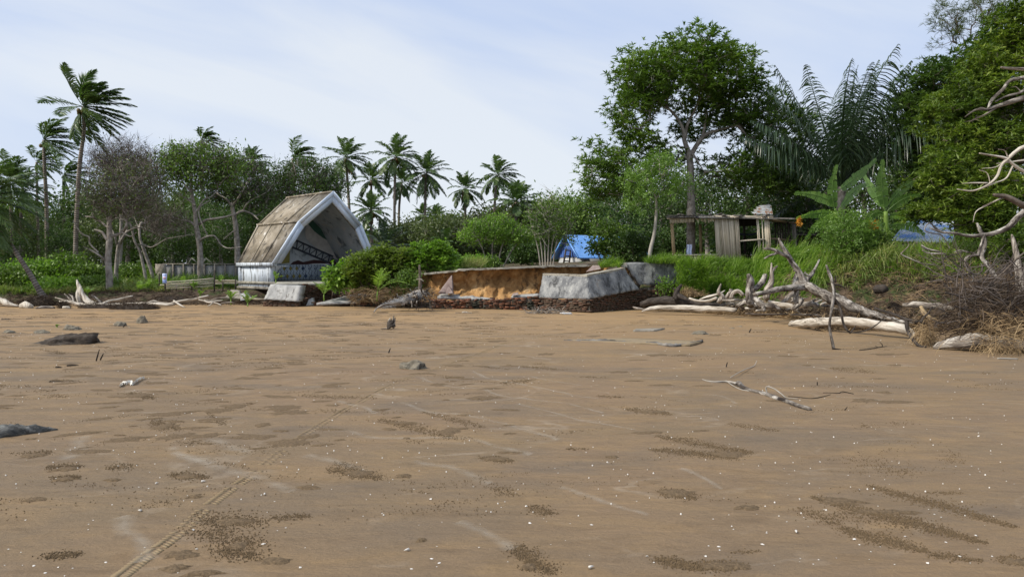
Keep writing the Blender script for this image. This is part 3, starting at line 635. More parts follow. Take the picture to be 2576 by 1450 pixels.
# shells
M['shell'] = pmat('shell', [(.55, .52, .47), (.78, .76, .72)], 30, 2, bst=0, rough=.5)
def shell(kind):
    mb = MB()
    if kind == 0:
        n = 8; vs = [Vector((0, 0, .006))] + [Vector((math.cos(6.283 * i / n) * .011 * (1 + .2 * math.sin(i * 2.1)), math.sin(6.283 * i / n) * .008, .001)) for i in range(n)]
        mb.add(vs, [(0, 1 + i, 1 + (i + 1) % n) for i in range(n)])
    elif kind == 1: mb.tube([(0, 0, .003), (.014, .003, .004), (.03, .004, .003)], [.0075, .005, .0008], 7)
    else: mb.grid(lambda u, v: Vector(((u - .5) * .02 * (1 - .3 * v), (v - .5) * .014, .002 + .006 * math.sin(u * 3.14) * (1 - .4 * v))), 4, 3)
    return mb
SHL = 'small white shell fragment lying on the brown sand'
protos = []; rnd = random.Random(77)
near = [(Gp(px, py)) for px, py in [cN(1430, 430), cN(1722, 458), cN(72, 292), cN(90, 373), cN(400, 385), cN(1366, 108), cN(1745, 212), cN(972, 548), cN(680, 546), cN(1040, 498), cM(970, 412), cM(1325, 483), cM(2167, 258), cM(2045, 518), cM(2172, 557), cM(2210, 578), cM(1512, 597), cM(228, 628), cM(170, 590), cM(532, 573), cM(1330, 240), cM(702, 320), cM(790, 180), cM(1025, 174), cM(2070, 604), cN(2334, 440), cN(2090, 578), cN(1260, 484), cN(400, 604), cN(1548, 72)]]
while len(near) < 270:
    px = rnd.uniform(0, 2575); py = 1450 - 500 * rnd.random() ** .8; near.append(Gp(px, py))
for i, c in enumerate(near):
    c.z = sandz(c.x, c.y) + .002; k = i if i < 3 else rnd.choice((0, 0, 2, 2, 1 if i < 60 else 0))
    if i < 3:
        k = (1, 0, 2)[i]; o = shell(k).build('shell', M['shell']); o.location = c; protos.append((k, o)); tag(o, SHL, 'shell', 'white shell fragments scattered on the sand'); ORIG[o.name] = c
    else:
        src = [q for kk, q in protos if kk == k][0]; o = src.copy(); S.collection.objects.link(o); o.location = c
    s = (rnd.uniform(.75, 1.15) if i < 30 else rnd.uniform(.28, .62)); o.scale = (s, s, s); o.rotation_euler = (0, 0, rnd.uniform(0, 6.28))
n = 800; Yv = 4.5 + 17 * rs.rand(n) ** 1.1; X = rs.uniform(-.74, .74, n) * Yv; P = np.array([(x, y, sandz(x, y)) for x, y in zip(X, Yv)])
o = put('shell_grit', [balls_at(P, rs.uniform(.0025, .006, n) * (1 + Yv * .02), rs, 5)], M['shell']); tag(o, 'fine white shell grit sprinkled all over the sand', 'shell grit', kind='stuff')
M['rooftrash'] = pmat('rooftrash', [(.05, .045, .04), (.13, .12, .11), (.30, .28, .25)], 3, 6, bst=.6, bsc=8)
# ---------------------------------------------------------------- broken concrete, plaster, bricks
M['plaster'] = pmat('plaster', [(.07, .073, .078), (.155, .16, .165), (.27, .275, .27), (.40, .40, .38)], 1.5, 10, (1.2, 1.2, .9), bst=.7, bsc=9, bdist=.03, pos=[.34, .45, .55, .66], nrough=.68, spots=[((.06, .062, .062), 2.2, .58, (1.2, 1.2, .8)), ((.58, .58, .54), 6, .64, (2.6, 2.6, .3)), ((.30, .25, .19), 1.5, .66)])
M['plaster_pale'] = pmat('plaster_pale', [(.20, .20, .195), (.33, .33, .32), (.43, .43, .41)], 2, 9, (2.5, 2.5, .6), bst=.5, bsc=9, spots=[((.15, .14, .13), 3, .63, (2, 2, .5))])
M['concrete'] = pmat('concrete', [(.15, .135, .11), (.26, .235, .195), (.36, .335, .285)], 2.5, 9, bst=.7, bsc=12, spots=[((.12, .105, .085), 3, .6)])
M['concrete_top'] = pmat('concrete_top', [(.27, .255, .21), (.40, .38, .32)], 2.5, 9, bst=.6, bsc=12, spots=[((.14, .125, .10), 4, .58)])
M['brick'] = pmat('brick', [(.06, .040, .028), (.15, .075, .048), (.26, .125, .075)], 6, 6, bst=.8, bsc=30, island=[(.06, .052, .040), (.17, .072, .042), (.30, .125, .065), (.10, .082, .058), (.22, .085, .05), (.07, .06, .045)], spots=[((.045, .046, .034), 2.0, .53)])
M['brick_dark'] = pmat('brick_dark', [(.05, .042, .032), (.11, .078, .055), (.19, .115, .075)], 6, 6, bst=.7, bsc=30, island=[(.05, .045, .035), (.14, .065, .04), (.08, .07, .05)])
M['mortar'] = pmat('mortar', [(.05, .045, .035), (.12, .105, .085), (.20, .18, .15)], 6, 8, bst=1, bsc=12, bdist=.05)
M['cliff'] = pmat('cliff', [(.16, .085, .034), (.38, .215, .085), (.52, .33, .15)], 2.0, 10, (1, 1, .8), rough=.95, bst=1, bsc=5, bdist=.08, spots=[((.15, .085, .04), 3.2, .60, (1, 1, .45)), ((.62, .42, .22), 2.2, .63)])
M['pinkstone'] = pmat('pinkstone', [(.15, .105, .095), (.26, .20, .18), (.34, .29, .27)], 4, 8, bst=.8, bsc=14)
def slab(mb, quad, th, nu=12, nv=8, amp=.015, edge=.03, seed=0, esc=3, wavy=0):
    """broken plate: quad = bottom left, bottom right, top right, top left; th = thickness vector pointing away from the viewer"""
    bl, br, tr, tl = [Vector(q) for q in quad]; n = (br - bl).cross(tl - bl).normalized(); th = Vector(th); q = nu + 1; vs = []
    for side in (0, 1):
        for j in range(nv + 1):
            for i in range(nu + 1):
                u, v = i / nu, j / nv; p = bl * (1 - u) * (1 - v) + br * u * (1 - v) + tr * u * v + tl * (1 - u) * v
                ed = (i in (0, nu)) or (j in (0, nv)); c = (bl + tr) / 2
                if ed: p = p + (p - c).normalized() * (vnoise((u * esc * 3, v * esc * 3, seed), 1, 4) * edge)
                p = p + n * amp * vnoise((p.x, p.y, p.z), 2.2, 4, seed)
                if side: p = p + th
                vs.append(p)
    fs = []; o = (nu + 1) * (nv + 1)
    for j in range(nv):
        for i in range(nu): a = j * q + i; fs.append((a, a + 1, a + q + 1, a + q)); fs.append((o + a + q, o + a + q + 1, o + a + 1, o + a))
    for i in range(nu): fs.append((i + 1, i, o + i, o + i + 1)); a = nv * q + i; fs.append((a, a + 1, o + a + 1, o + a))
    for j in range(nv): a = j * q; fs.append((a, a + q, o + a + q, o + a)); a = j * q + nu; fs.append((a + q, a, o + a, o + a + q))
    return mb.add(vs, fs)
def bricks(mb, A, B, h0, h1, z0, seed, out=None, L_=.215, H=.062, D=.105, jit=.010, miss=.05, batter=0.0, core=None, ang=.02):
    """courses of single bricks from A to B (plan points), height h0 at A to h1 at B"""
    rnd = random.Random(seed); A = Vector(A); B = Vector(B); d = B - A; d.z = 0; ln = d.length; d.normalize(); n = Vector((-d.y, d.x, 0)); k = int(max(h0, h1) / H)
    for j in range(k):
        x = -(.5 if j % 2 else 0) * L_
        while x < ln:
            l = L_ * rnd.choice((1, 1, 1, .5, .8)); xm = x + l / 2; t = min(1, max(0, xm / ln)); hh = h0 + (h1 - h0) * t + .12 * vnoise((xm, seed, 0), 1.8, 3)
            z = j * H
            if z < hh and 0 < xm < ln and rnd.random() > miss * (2.5 if z > hh - .15 else .6):
                off = rnd.gauss(0, jit) + batter * z + .05 * vnoise((xm, z * 2, seed), 2.2, 3)
                c = A + d * xm + n * (D / 2 + off); c.z = z0 + z + H / 2 + rnd.gauss(0, .003)
                M3 = (Matrix.Rotation(rnd.gauss(0, ang), 3, 'Z') @ Matrix.Rotation(rnd.gauss(0, ang), 3, n) @ Matrix((d, n, Vector((0, 0, 1)))).transposed())
                mb.box(c, (l * rnd.uniform(.85, .95), D, H * rnd.uniform(.72, .86)), M3, .006, rnd)
            x += l
    if core is not None:
        a = A + n * .055; b_ = B + n * .055; t = n * .42; z = z0 - .1
        core.grid(lambda u, v: (lambda p, hh: Vector((p.x, p.y, z0 - .1 + (hh + .06) * v)) + n * (.035 * vnoise((p.x * 5, p.y * 5, v * 3), 1, 3) + batter * hh * v))(a.lerp(b_, u), (h0 + (h1 - h0) * u)), 24, 5)
        core.grid(lambda u, v: (lambda p, hh: Vector((p.x, p.y, z0 - .04 + hh + .03 * vnoise((p.x * 4, p.y * 4, v * 3), 1, 3) - .05 * v)) + t * v + n * (batter * hh))(a.lerp(b_, u), (h0 + (h1 - h0) * u)), 24, 4)
def rubble_bricks(mb, A, B, spread, n, seed, z0):
    rnd = random.Random(seed); A, B = Vector(A), Vector(B)
    for _ in range(n):
        c = A.lerp(B, rnd.random()) + Vector((rnd.gauss(0, .05), rnd.gauss(0, spread), 0)); c.z = z0 + rnd.uniform(0, .03)
        M3 = Matrix.Rotation(rnd.uniform(0, 6.28), 3, 'Z') @ Matrix.Rotation(rnd.gauss(0, .25), 3, 'X') @ Matrix.Rotation(rnd.gauss(0, .25), 3, 'Y')
        mb.box(c, (.2 * rnd.uniform(.4, 1), .1, .05), M3, .008, rnd)

# --- eroded platform with its slab edge
LIP = [(1068, 686, 27.7), (1110, 682, 27.5), (1150.7, 678.5, 27.3), (1151, 675.5, 27.2), (1264, 671.7, 27.2), (1367, 666.9, 27.2), (1480.6, 665.2, 27.35)]
root = thing('eroded_platform', 'thin concrete platform slab overhanging a washed out orange earth bank', 'platform', W(1280, 740, 27.5))
top = [W(*q) for q in LIP]
def lerp_poly(P, u):
    d = [0]; 
    for a, b_ in zip(P[:-1], P[1:]): d.append(d[-1] + (b_ - a).length)
    s = u * d[-1]
    for i in range(len(P) - 1):
        if s <= d[i + 1] or i == len(P) - 2: return P[i].lerp(P[i + 1], (s - d[i]) / max(1e-6, d[i + 1] - d[i]))
mb = MB(); nU = 60
def liptop(u, v, dz=0):
    p = lerp_poly(top, u).copy(); j = .05 * vnoise((p.x, 0, 5), 2.2, 4) if v < .01 else 0
    p.y += v * 4.5 + j - .12; p.z += dz + (.02 * vnoise((p.x * 3, 1, 2), 1, 3) if v < .01 else -.03 * v); return p
mb.grid(lambda u, v: liptop(u, v), nU, 6)
mb.grid(lambda u, v: liptop(u, 0, -.075 * v - (0.02 * vnoise((u * 40, 3, 1), 1, 2) * v)), nU, 1, True)
mb.grid(lambda u, v: liptop(u, v, -.075), nU, 3, True)
mb.grid(lambda u, v: liptop(0, v, -.075 * u), 1, 4); mb.build('floor_slab', M['concrete_top'], root)
mb = MB()
CL = [W(1062, 700, 28.4), W(1088, 700, 27.75), W(1180, 700, 27.55), W(1330, 700, 27.6), W(1480, 700, 27.7), W(1580, 700, 27.6)]
def cliff(u, v):
    p = lerp_poly(CL, u); zt = (lerp_poly(top, min(1, max(0, (u - .03) / .82))).z if u < .87 else 1.62) - .06; z = .25 + (zt - .25) * v
    t = vnoise((p.x * .8, 0, z * .9), 1, 5, 3) * .34 + .22 * abs(vnoise((p.x * 2.2, 1, z * .9), 1, 5)) + .09 * vnoise((p.x * 6, 3, z * 5), 1, 3)
    y = p.y - t - .75 * (1 - v) ** 2.6 + .13 * math.sin(v * 3.1) ** 2
    return Vector((p.x + .12 * vnoise((p.x * 2, z * 3, 7), 1, 3), y, z + .04 * vnoise((p.x * 5, y, z * 4), 1, 2)))
mb.grid(cliff, 150, 34); mb.build('earth_bank', M['cliff'], root, smooth=True)

# --- leaning corner of the retaining wall
root = thing('retaining_wall', 'big tilted plaster corner block of retaining wall on a red brick footing', 'wall', Gp(1483, 786))
a0, c0, r0 = Gp(1352, 779.5), Gp(1483, 786.3), Gp(1609, 776)
pl_bl, pl_c, pl_br = W(1354.5, 750, 25.95), W(1483, 751.5, 24.45), W(1608, 728, 26.55)
pt_l, pt_c, pt_r = W(1365, 690, 26.25), W(1477, 693.5, 24.95), W(1571.5, 676, 26.4)
mb = MB(); slab(mb, (pl_bl, pl_c, pt_c, pt_l), Vector((.12, .42, 0)), 20, 12, .02, .035, 1); 
mb.build('plaster_face', M['plaster'], root, label='left plaster face with white drip streaks')
mb = MB(); slab(mb, (pl_c, pl_br, pt_r, pt_c), Vector((-.16, .40, 0)), 24, 12, .02, .05, 2); mb.build('plaster_face', M['plaster'], root, label='right plaster face of darker grey blotches')
mb = MB()
for (A, B, C_, D_) in ((pt_l, pt_c, Vector((.12, .42, 0)), 0), (pt_c, pt_r, Vector((-.16, .40, 0)), 1)):
    up = Vector((0, 0, .012)); mb.grid(lambda u, v: A.lerp(B, u) + C_ * (v * 1.1 - .04) + up + Vector((0, 0, .03 + .012 * vnoise((u * 9, v * 3, D_), 1, 3))), 24, 3)
    mb.grid(lambda u, v: A.lerp(B, u) + C_ * -.04 + Vector((0, 0, -.03 * (1 - v) + .042 * v + (.012 * v - .02 * (1 - v)) * vnoise((u * 9, 0, D_), 1, 3))), 24, 1)
mb.build('coping', M['concrete_top'], root)
mb = MB(); core = MB(); inw = Vector((.03, .12, 0))
bricks(mb, a0 + inw, c0 + Vector((-.02, .10, 0)), .40, .46, 0.02, 21, core=core, jit=.02, batter=.05); bricks(mb, c0 + Vector((0.0, .10, 0)), r0 + Vector((-.03, .1, 0)), .46, .70, .02, 22, core=core, jit=.02, batter=.05)
mb.build('brick_footing', M['brick_dark'], root); core.build('mortar', M['mortar'], root)

# --- wall behind and right, half hidden by grass
root = thing('retaining_wall', 'upright plaster wall with a dark jagged crack, grass growing over its top', 'wall', W(1660, 775, 27.5))
mb = MB(); slab(mb, (W(1609, 716, 27.3), W(1752, 716, 27.9), W(1745, 660, 27.9), W(1566, 659.6, 27.3)), Vector((0, .3, 0)), 22, 10, .02, .05, 4); mb.build('plaster_face', M['plaster'], root)
mb = MB(); core = MB(); bricks(mb, W(1600, 775, 27.15), W(1760, 775, 27.7), .80, .82, .0, 23, core=core, jit=.03, miss=.15); mb.build('brick_footing', M['brick_dark'], root); core.build('mortar', M['mortar'], root)
mb = MB(); slab(mb, (W(1545, 720, 27.75), W(1600, 745, 27.75), W(1625, 680, 27.75), W(1560, 662, 27.75)), Vector((0, .3, 0)), 10, 10, .08, .05, 9); mb.build('rubble_core', M['mortar'], root)

# --- small slab on its broken brick base, left
root = thing('wall_fragment', 'pale plaster slab leaning on a broken brick base below the bandshell', 'wall fragment', Gp(700, 771))
mb = MB(); slab(mb, (W(663, 752.5, 28.15), W(748.7, 758.5, 27.75), W(757.5, 718.5, 28.1), W(680.5, 714.5, 28.5)), Vector((.1, .32, 0)), 14, 8, .02, .04, 6); mb.build('plaster_face', M['plaster_pale'], root)
mb = MB(); core = MB(); bricks(mb, Gp(661, 770), Gp(752, 771.5) + Vector((0, .05, 0)), .30, .20, 0, 31, core=core, jit=.02); bricks(mb, Gp(752, 771.5) + Vector((0, .05, 0)), Gp(776, 767) + Vector((0, .4, 0)), .22, .35, 0, 32, core=core, jit=.03)
mb.build('brick_footing', M['brick_dark'], root); core.build('mortar', M['mortar'], root)
# --- brick plinth in front of the stage
root = thing('brick_plinth', 'dark brick plinth wall under the front of the stage, behind the coconut seedling', 'wall', W(800, 765, 30))
mb = MB(); core = MB(); bricks(mb, W(757, 760, 29.2), W(835, 760, 30.4), .88, .80, 0.0, 33, core=core, jit=.03, miss=.12); bricks(mb, W(835, 760, 30.4), W(900, 760, 29.6), .75, .6, 0.0, 34, core=core, jit=.04, miss=.2)
mb.build('brick_courses', M['brick_dark'], root); core.build('mortar', M['mortar'], root)
mb = MB(); slab(mb, (W(688, 713.5, 29.0), W(835, 712, 30.1), W(838, 707.5, 30.9), W(700, 708.5, 30.2)), Vector((0, 0, -.09)), 20, 4, .01, .03, 8); mb.build('concrete_cap', M['concrete_top'], root)
# --- tilted slab and brick bits
root = thing('fallen_slab', 'flat pale concrete slab sloping up from low bricks left of the driftwood root', 'concrete slab', Gp(860, 770))
mb = MB(); slab(mb, (W(795, 762, 27.9), W(905, 757.5, 28.0), W(934, 736.5, 29.2), W(878, 741.5, 29.3)), Vector((0, .02, -.09)), 16, 6, .012, .05, 12); mb.build('plate', M['plaster_pale'], root)
mb = MB(); core = MB(); bricks(mb, Gp(782, 770.5), Gp(885, 769), .10, .24, 0, 41, core=core, jit=.03, ang=.06); mb.build('brick_footing', M['brick'], root); core.build('mortar', M['mortar'], root)
def brickrun(label, A, B, h0, h1, seed, n=22):
    root = thing('brick_wall_stub', label, 'brick wall', (Vector(A) + Vector(B)) / 2); mb = MB(); core = MB(); bricks(mb, A, B, h0, h1, 0, seed, core=core, jit=.03, ang=.05, miss=.08)
    for k in range(3): bricks(mb, Vector(A) + Vector((.02, .11 * (k + 1), 0)), Vector(B) + Vector((0, .11 * (k + 1), 0)), h0, h1, 0, seed + k + 1, jit=.02, ang=.05, miss=.3)
    rubble_bricks(mb, Vector(A) + Vector((0, .25, 0)), Vector(B) + Vector((0, .25, 0)), .12, n, seed, min(h0, h1) + .01)
    mb.build('brick_courses', M['brick'], root); core.build('mortar', M['mortar'], root); return root
brickrun('low run of orange bricks left of the netted driftwood root', Gp(882, 770.5), Gp(1030, 771), .20, .22, 51, 12)
brickrun('low red brick wall stub right beside the netted driftwood root', Gp(1078, 777), Gp(1213, 777.5), .34, .30, 55, 26)
brickrun('crumbled brick wall stub rising to the plaster corner block', Gp(1214, 778), Gp(1352, 779), .28, .50, 60, 26)
# --- plates lying at the foot of the bank
M['plankwood'] = pmat('plankwood', [(.21, .165, .105), (.30, .235, .15)], 3, 9, (1, 3, 1), bst=.8, bsc=10, spots=[((.10, .085, .065), 3, .66, (.6, 3, 1))])
def plate(label, q, th, mat, seed, name='concrete_chunk', amp=.012, edge=.04, cat='concrete chunk', nu=10):
    mb = MB(); slab(mb, q, th, nu, 6, amp, edge, seed); o = mb.build(name, M[mat]); return tag(o, label, cat)
plate('flat whitish slab covered in gravel at the foot of the orange bank', (W(1100, 745, 26.9), W(1195, 747, 26.9), W(1190, 739, 27.4), W(1110, 738, 27.4)), (0, 0, -.1), 'plaster_pale', 3)
plate('pale slab wedged between the two brick stubs', (W(1185, 748.5, 26.75), W(1240, 751, 26.7), W(1238, 745, 27.2), W(1190, 742, 27.3)), (0, 0, -.1), 'plaster_pale', 5)
plate('long thin pale slab against the bank beside the plaster block', (W(1285, 745, 26.75), W(1356, 742, 26.6), W(1356, 736.5, 27.0), W(1292, 740.5, 27.1)), (0, 0, -.08), 'plaster_pale', 7)
plate('pinkish broken slab standing upright against the orange bank', (W(1101, 738, 26.95), W(1139, 739, 26.9), W(1135.5, 692, 27.25), W(1131, 697, 27.25)), (.03, .1, 0), 'pinkstone', 9)
plate('small pink shard below the upright pink slab', (W(1119, 739, 26.8), W(1140, 738, 26.75), W(1131, 722, 26.9), W(1126, 722, 26.9)), (.02, .08, 0), 'pinkstone', 11)
plate('small pink stone wedge on the crumbled brick stub', (W(1286, 742, 26.6), W(1303, 741, 26.6), W(1303, 735, 26.8), W(1292, 736, 26.8)), (0, .12, 0), 'pinkstone', 13)
plate('pink broken slab on top of the bank left of the grass tuft', (W(1474, 684, 26.75), W(1512, 676, 26.7), W(1508, 667, 27.1), W(1492, 667, 27.1)), (0, .15, 0), 'pinkstone', 15)
plate('pink broken slab between the grass tuft and the crack', (W(1527, 677, 26.7), W(1555, 673, 26.7), W(1546, 665.5, 27.0), W(1539, 666, 27.0)), (0, .15, 0), 'pinkstone', 17)

plate('rough brown concrete lump on the wall top above the crack', (W(1553, 672, 26.9), W(1580, 673, 27.0), W(1574, 660, 27.2), W(1562, 661, 27.2)), (0, .2, 0), 'concrete', 18)
plate('grey concrete piece lying under the left corner of the bandshell', (W(565, 749, 30.2), W(608, 752, 30.0), W(600, 730, 30.4), W(580, 728, 30.5)), (0, .2, 0), 'concrete', 19)
plate('pale triangular concrete piece leaning below the bandshell wall', (W(604, 756, 29.6), W(632, 752, 29.7), W(620, 735, 30.1), W(604, 738, 30.1)), (0, .2, 0), 'plaster_pale', 21)
plate('small white plaster lump between the plaster slab and sloping slab', (W(770, 768.5, 28.2), W(789, 766, 28.2), W(786, 749, 28.4), W(776, 753, 28.4)), (0, .22, 0), 'plaster_pale', 23)
root = thing('plank', 'large flat weathered board sunk in the sand with a dark splintered front edge', 'plank', Gp(1590, 858)); mb = MB()
slab(mb, (Gp(1422, 854, .03), Gp(1735, 866, .03), Gp(1765, 857, .03), Gp(1540, 848, .004)), (0, 0, -.05), 24, 6, .005, .04, 25); mb.build('board', M['plankwood'], root)
mb = MB(); Pe = [Gp(*q, .012) for q in ((1418, 856), (1470, 857.5), (1530, 858), (1590, 861), (1640, 863), (1690, 869), (1730, 864), (1766, 857))]; P, r = smooth_path([(p, .02 + .014 * ((i * 7) % 3)) for i, p in enumerate(Pe)], 8); mb.tube(P, r, 6, .5, random.Random(2)); mb.build('splintered_edge', M['rooftrash'], root)
plate('smooth pale flat stone half sunk in the sand before the plaster block', (Gp(1592, 829.5, .04), Gp(1648, 829, .04), Gp(1671, 824, .05), Gp(1600, 825.5, .04)), (0, 0, -.07), 'concrete', 27, 'flat_stone', .01, .02, 'stone')

# --- bandshell : leaning polygonal concrete shell
S0 = Vector((-10.38, 31.0, 0)); Wd = Vector((.695, .719, 0)); Dd = Vector((-.719, .695, 0)); ZE = 1.71
def BS(c, e, z): return S0 + Wd * c - Dd * e + Vector((0, 0, z))
PO = [(0, 1.71), (1.09, 3.53), (2.70, 4.94), (4.31, 3.53), (5.40, 1.71)]
def efr(z): return .16 * (z - ZE)
def ebk(z): return -3.28 - .11 * (z - ZE)
def inset(P, k):
    out = []; n = len(P)
    for i in range(n):
        def nn(a, b_): d = Vector((b_[0] - a[0], b_[1] - a[1])).normalized(); return Vector((d.y, -d.x))
        n1 = nn(P[i - 1], P[i]) if i else nn(P[0], P[1]); n2 = nn(P[i], P[i + 1]) if i < n - 1 else n1
        m = (n1 + n2).normalized(); s = k / max(.3, m.dot(n1)); out.append((P[i][0] + m.x * s, P[i][1] + m.y * s))
    out[0] = (k / math.sin(math.atan2(1.82, 1.09)), P[0][1]); out[-1] = (5.4 - out[0][0], P[-1][1]); return out
M['roofcon'] = pmat('roofcon', [(.17, .145, .105), (.29, .25, .19), (.39, .35, .285)], 1.6, 10, bst=.6, bsc=10, spots=[((.60, .58, .54), 4.2, .62, (1, 1, .6)), ((.10, .088, .07), 2.6, .57, (1, 1, .5))])
M['bluewhite'] = pmat('bluewhite', [(.46, .54, .65), (.60, .68, .79), (.68, .75, .84)], 2, 8, (1, 1, .5), bst=.3, bsc=15, spots=[((.22, .22, .21), 5, .70, (2.2, 2.2, .5))], rough=.6)
M['peelwhite'] = pmat('peelwhite', [(.50, .56, .63), (.64, .69, .74)], 2, 8, (1, 1, .4), bst=.5, bsc=15, spots=[((.10, .10, .095), 4.5, .565, (2.6, 2.6, .3)), ((.30, .29, .26), 2.0, .63, (1, 1, .6))], rough=.65)
M['innerwall'] = pmat('innerwall', [(.34, .39, .43), (.50, .54, .57), (.60, .62, .63)], 1.2, 9, bst=.3, bsc=10, spots=[((.16, .18, .20), 1.6, .58), ((.56, .54, .50), 1.3, .6)])
M['tile'] = pmat('tile', [(.42, .50, .60), (.52, .60, .68)], 5, 4, bst=0, rough=.35, spec=.5)
def pm(name, c, r=.8): return pmat(name, [tuple(x * .8 for x in c), tuple(x * 1.15 for x in c)], 4, 6, bst=.2, rough=r)
M['p_dark'] = pm('p_dark', (.06, .07, .09)); M['p_brown'] = pm('p_brown', (.06, .03, .03)); M['p_green'] = pm('p_green', (.05, .12, .09)); M['p_pink'] = pm('p_pink', (.50, .48, .46)); M['p_yel'] = pm('p_yel', (.30, .26, .08)); M['p_navy'] = pm('p_navy', (.05, .08, .15)); M['p_white'] = pm('p_white', (.7, .72, .74))
root = thing('bandshell', 'leaning pale blue bandshell with an angular concrete shell roof', 'bandshell', BS(2.7, -1.6, .6))
mb = MB(); PI_ = inset(PO, .13)
for a in range(4):
    (c1, z1), (c2, z2) = PO[a], PO[a + 1]; (i1, y1), (i2, y2) = PI_[a], PI_[a + 1]
    o4 = [BS(c1, efr(z1), z1), BS(c2, efr(z2), z2), BS(c2, ebk(z2), z2), BS(c1, ebk(z1), z1)]; n4 = [BS(i1, efr(y1), y1), BS(i2, efr(y2), y2), BS(i2, ebk(y2), y2), BS(i1, ebk(y1), y1)]
    mb.add(o4 + n4, [(0, 1, 2, 3), (7, 6, 5, 4), (0, 4, 5, 1), (1, 5, 6, 2), (2, 6, 7, 3), (3, 7, 4, 0)])
mb.build('roof', M['roofcon'], root)
def on_roof(a, u, e_frac, off=0.0):
    (c1, z1), (c2, z2) = PO[a], PO[a + 1]; c = c1 + (c2 - c1) * u; z = z1 + (z2 - z1) * u; e = efr(z) + (ebk(z) - efr(z)) * e_frac
    n = (Vector((c2 - c1, z2 - z1)).normalized()); return BS(c - n.y * off, e, z + n.x * off)
for a in range(4):                                           # raised ribs on the shell
    for ef in (.30, .965):
        mb = MB(); mb.beam(on_roof(a, .0, ef, .02), on_roof(a, 1, ef, .02), .10, .07, up=(on_roof(a, .5, ef, 1) - on_roof(a, .5, ef, 0))); mb.build('roof_rib', M['roofcon'], root)
    if a == 0: mb = MB(); mb.beam(on_roof(a, .03, .62, .015), on_roof(a, .97, .62, .015), .05, .05, up=(on_roof(a, .5, .5, 1) - on_roof(a, .5, .5, 0))); mb.build('roof_rib', M['roofcon'], root)
for z, c in ((3.53, 1.09), (3.53, 4.31)): mb = MB(); mb.beam(BS(c, efr(z) + .0, z + .01), BS(c, ebk(z), z + .01), .13, .09); mb.build('roof_rib', M['roofcon'], root)
mb = MB(); mb.beam(BS(2.7, .5, 4.95), BS(2.7, ebk(4.94), 4.95), .14, .08); mb.build('ridge', M['roofcon'], root)
def band(k0, k1, e0, e1):
    mb = MB(); A = inset(PO, k0) if k0 else PO; B = inset(PO, k1)
    for a in range(4):
        q = []
        for e in (e1, e0):
            for P_, j in ((A, a), (A, a + 1), (B, a + 1), (B, a)): q.append(BS(P_[j][0], efr(P_[j][1]) + e, P_[j][1]))
        mb.add(q, [(0, 3, 2, 1), (4, 5, 6, 7), (0, 1, 5, 4), (2, 3, 7, 6), (1, 2, 6, 5), (0, 4, 7, 3)])
    return mb
band(-.03, .12, .003, .10).build('fascia_rim', M['bluewhite'], root); band(.12, .34, .003, .06).build('fascia', M['bluewhite'], root); band(.34, .37, -.05, .04).build('fascia_lip', M['concrete_top'], root)
# side walls, left one in sight
for cc, sgn in ((0, 1), (5.4, -1)):
    mb = MB(); c1 = cc + .02 * sgn
    def bx(c0, c1_, e0, e1, z0, z1, m=mb):
        q = [BS(c, e, z) for c in (c0, c1_) for e in (e0, e1) for z in (z0, z1)]; m.add(q, [(0, 1, 3, 2), (4, 6, 7, 5), (0, 4, 5, 1), (2, 3, 7, 6), (0, 2, 6, 4), (1, 5, 7, 3)])
    w_ = thing  # noqa
    bx(cc + .04 * sgn, cc + .16 * sgn, -.30, -3.2, .72, 1.60)
    bx(cc, cc + .2 * sgn, -.28, -.50, .70, 1.60); bx(cc, cc + .2 * sgn, -3.02, -3.26, .70, 1.60); bx(cc + .01 * sgn, cc + .2 * sgn, -.28, -3.26, .66, .78)
    mb.build('side_wall', M['peelwhite'], root)
    mb = MB(); bx(cc - .07 * sgn, cc + .22 * sgn, .02, -3.33, 1.58, 1.735, mb); mb.build('eave_beam', M['peelwhite'], root)
# front stub with a quarter circle cut
mb = MB(); arc = [(.0, .70), (.22, .70), (.22, 1.05)] + [(.22 + .55 * (1 - math.cos(t)), 1.05 + .5 * math.sin(t)) for t in [R(x) for x in (15, 30, 45, 60, 75, 90)]] + [(.9, 1.56), (.9, 1.62), (0, 1.62)]
q = [BS(c, -.24, z) for c, z in arc] + [BS(c, -.42, z) for c, z in arc]; n = len(arc)
mb.add(q, [tuple(range(n - 1, -1, -1)), tuple(range(n, 2 * n))] + [(i, (i + 1) % n, n + (i + 1) % n, n + i) for i in range(n)]); mb.build('bracket', M['peelwhite'], root)
mb = MB(); bx(-.05, 5.45, .0, -3.35, .78, .90, mb); mb.build('stage_floor', M['concrete_top'], root)
mb = MB(); bx(-.06, 5.46, -.04, -3.3, .55, .665, mb); mb.build('ground_beam', M['concrete'], root)
mb = MB(); bx(.5, 5.2, -.4, -3.1, -.1, .78, mb); mb.build('foundation', M['mortar'], root)
mb = MB(); pts = inset(PO, .14); e_ = -3.0
poly = [(pts[0][0], .9)] + pts + [(pts[-1][0], .9)]; q = [BS(c, e_, z) for c, z in poly] + [BS(c, e_ - .15, z) for c, z in poly]; n = len(poly)
mb.add(q, [tuple(range(n - 1, -1, -1)), tuple(range(n, 2 * n))] + [(i, (i + 1) % n, n + (i + 1) % n, n + i) for i in range(n)]); bw = mb.build('back_wall', M['innerwall'], root)
mb = MB()
for a in range(4):                                           # painted lining of the shell inside
    P_ = inset(PO, .135); q = [BS(P_[a][0], efr(P_[a][1]) - .02, P_[a][1]), BS(P_[a + 1][0], efr(P_[a + 1][1]) - .02, P_[a + 1][1]), BS(P_[a + 1][0], e_, P_[a + 1][1]), BS(P_[a][0], e_, P_[a][1])]; mb.add(q, [(3, 2, 1, 0)])
mb.build('inner_lining', M['innerwall'], root)
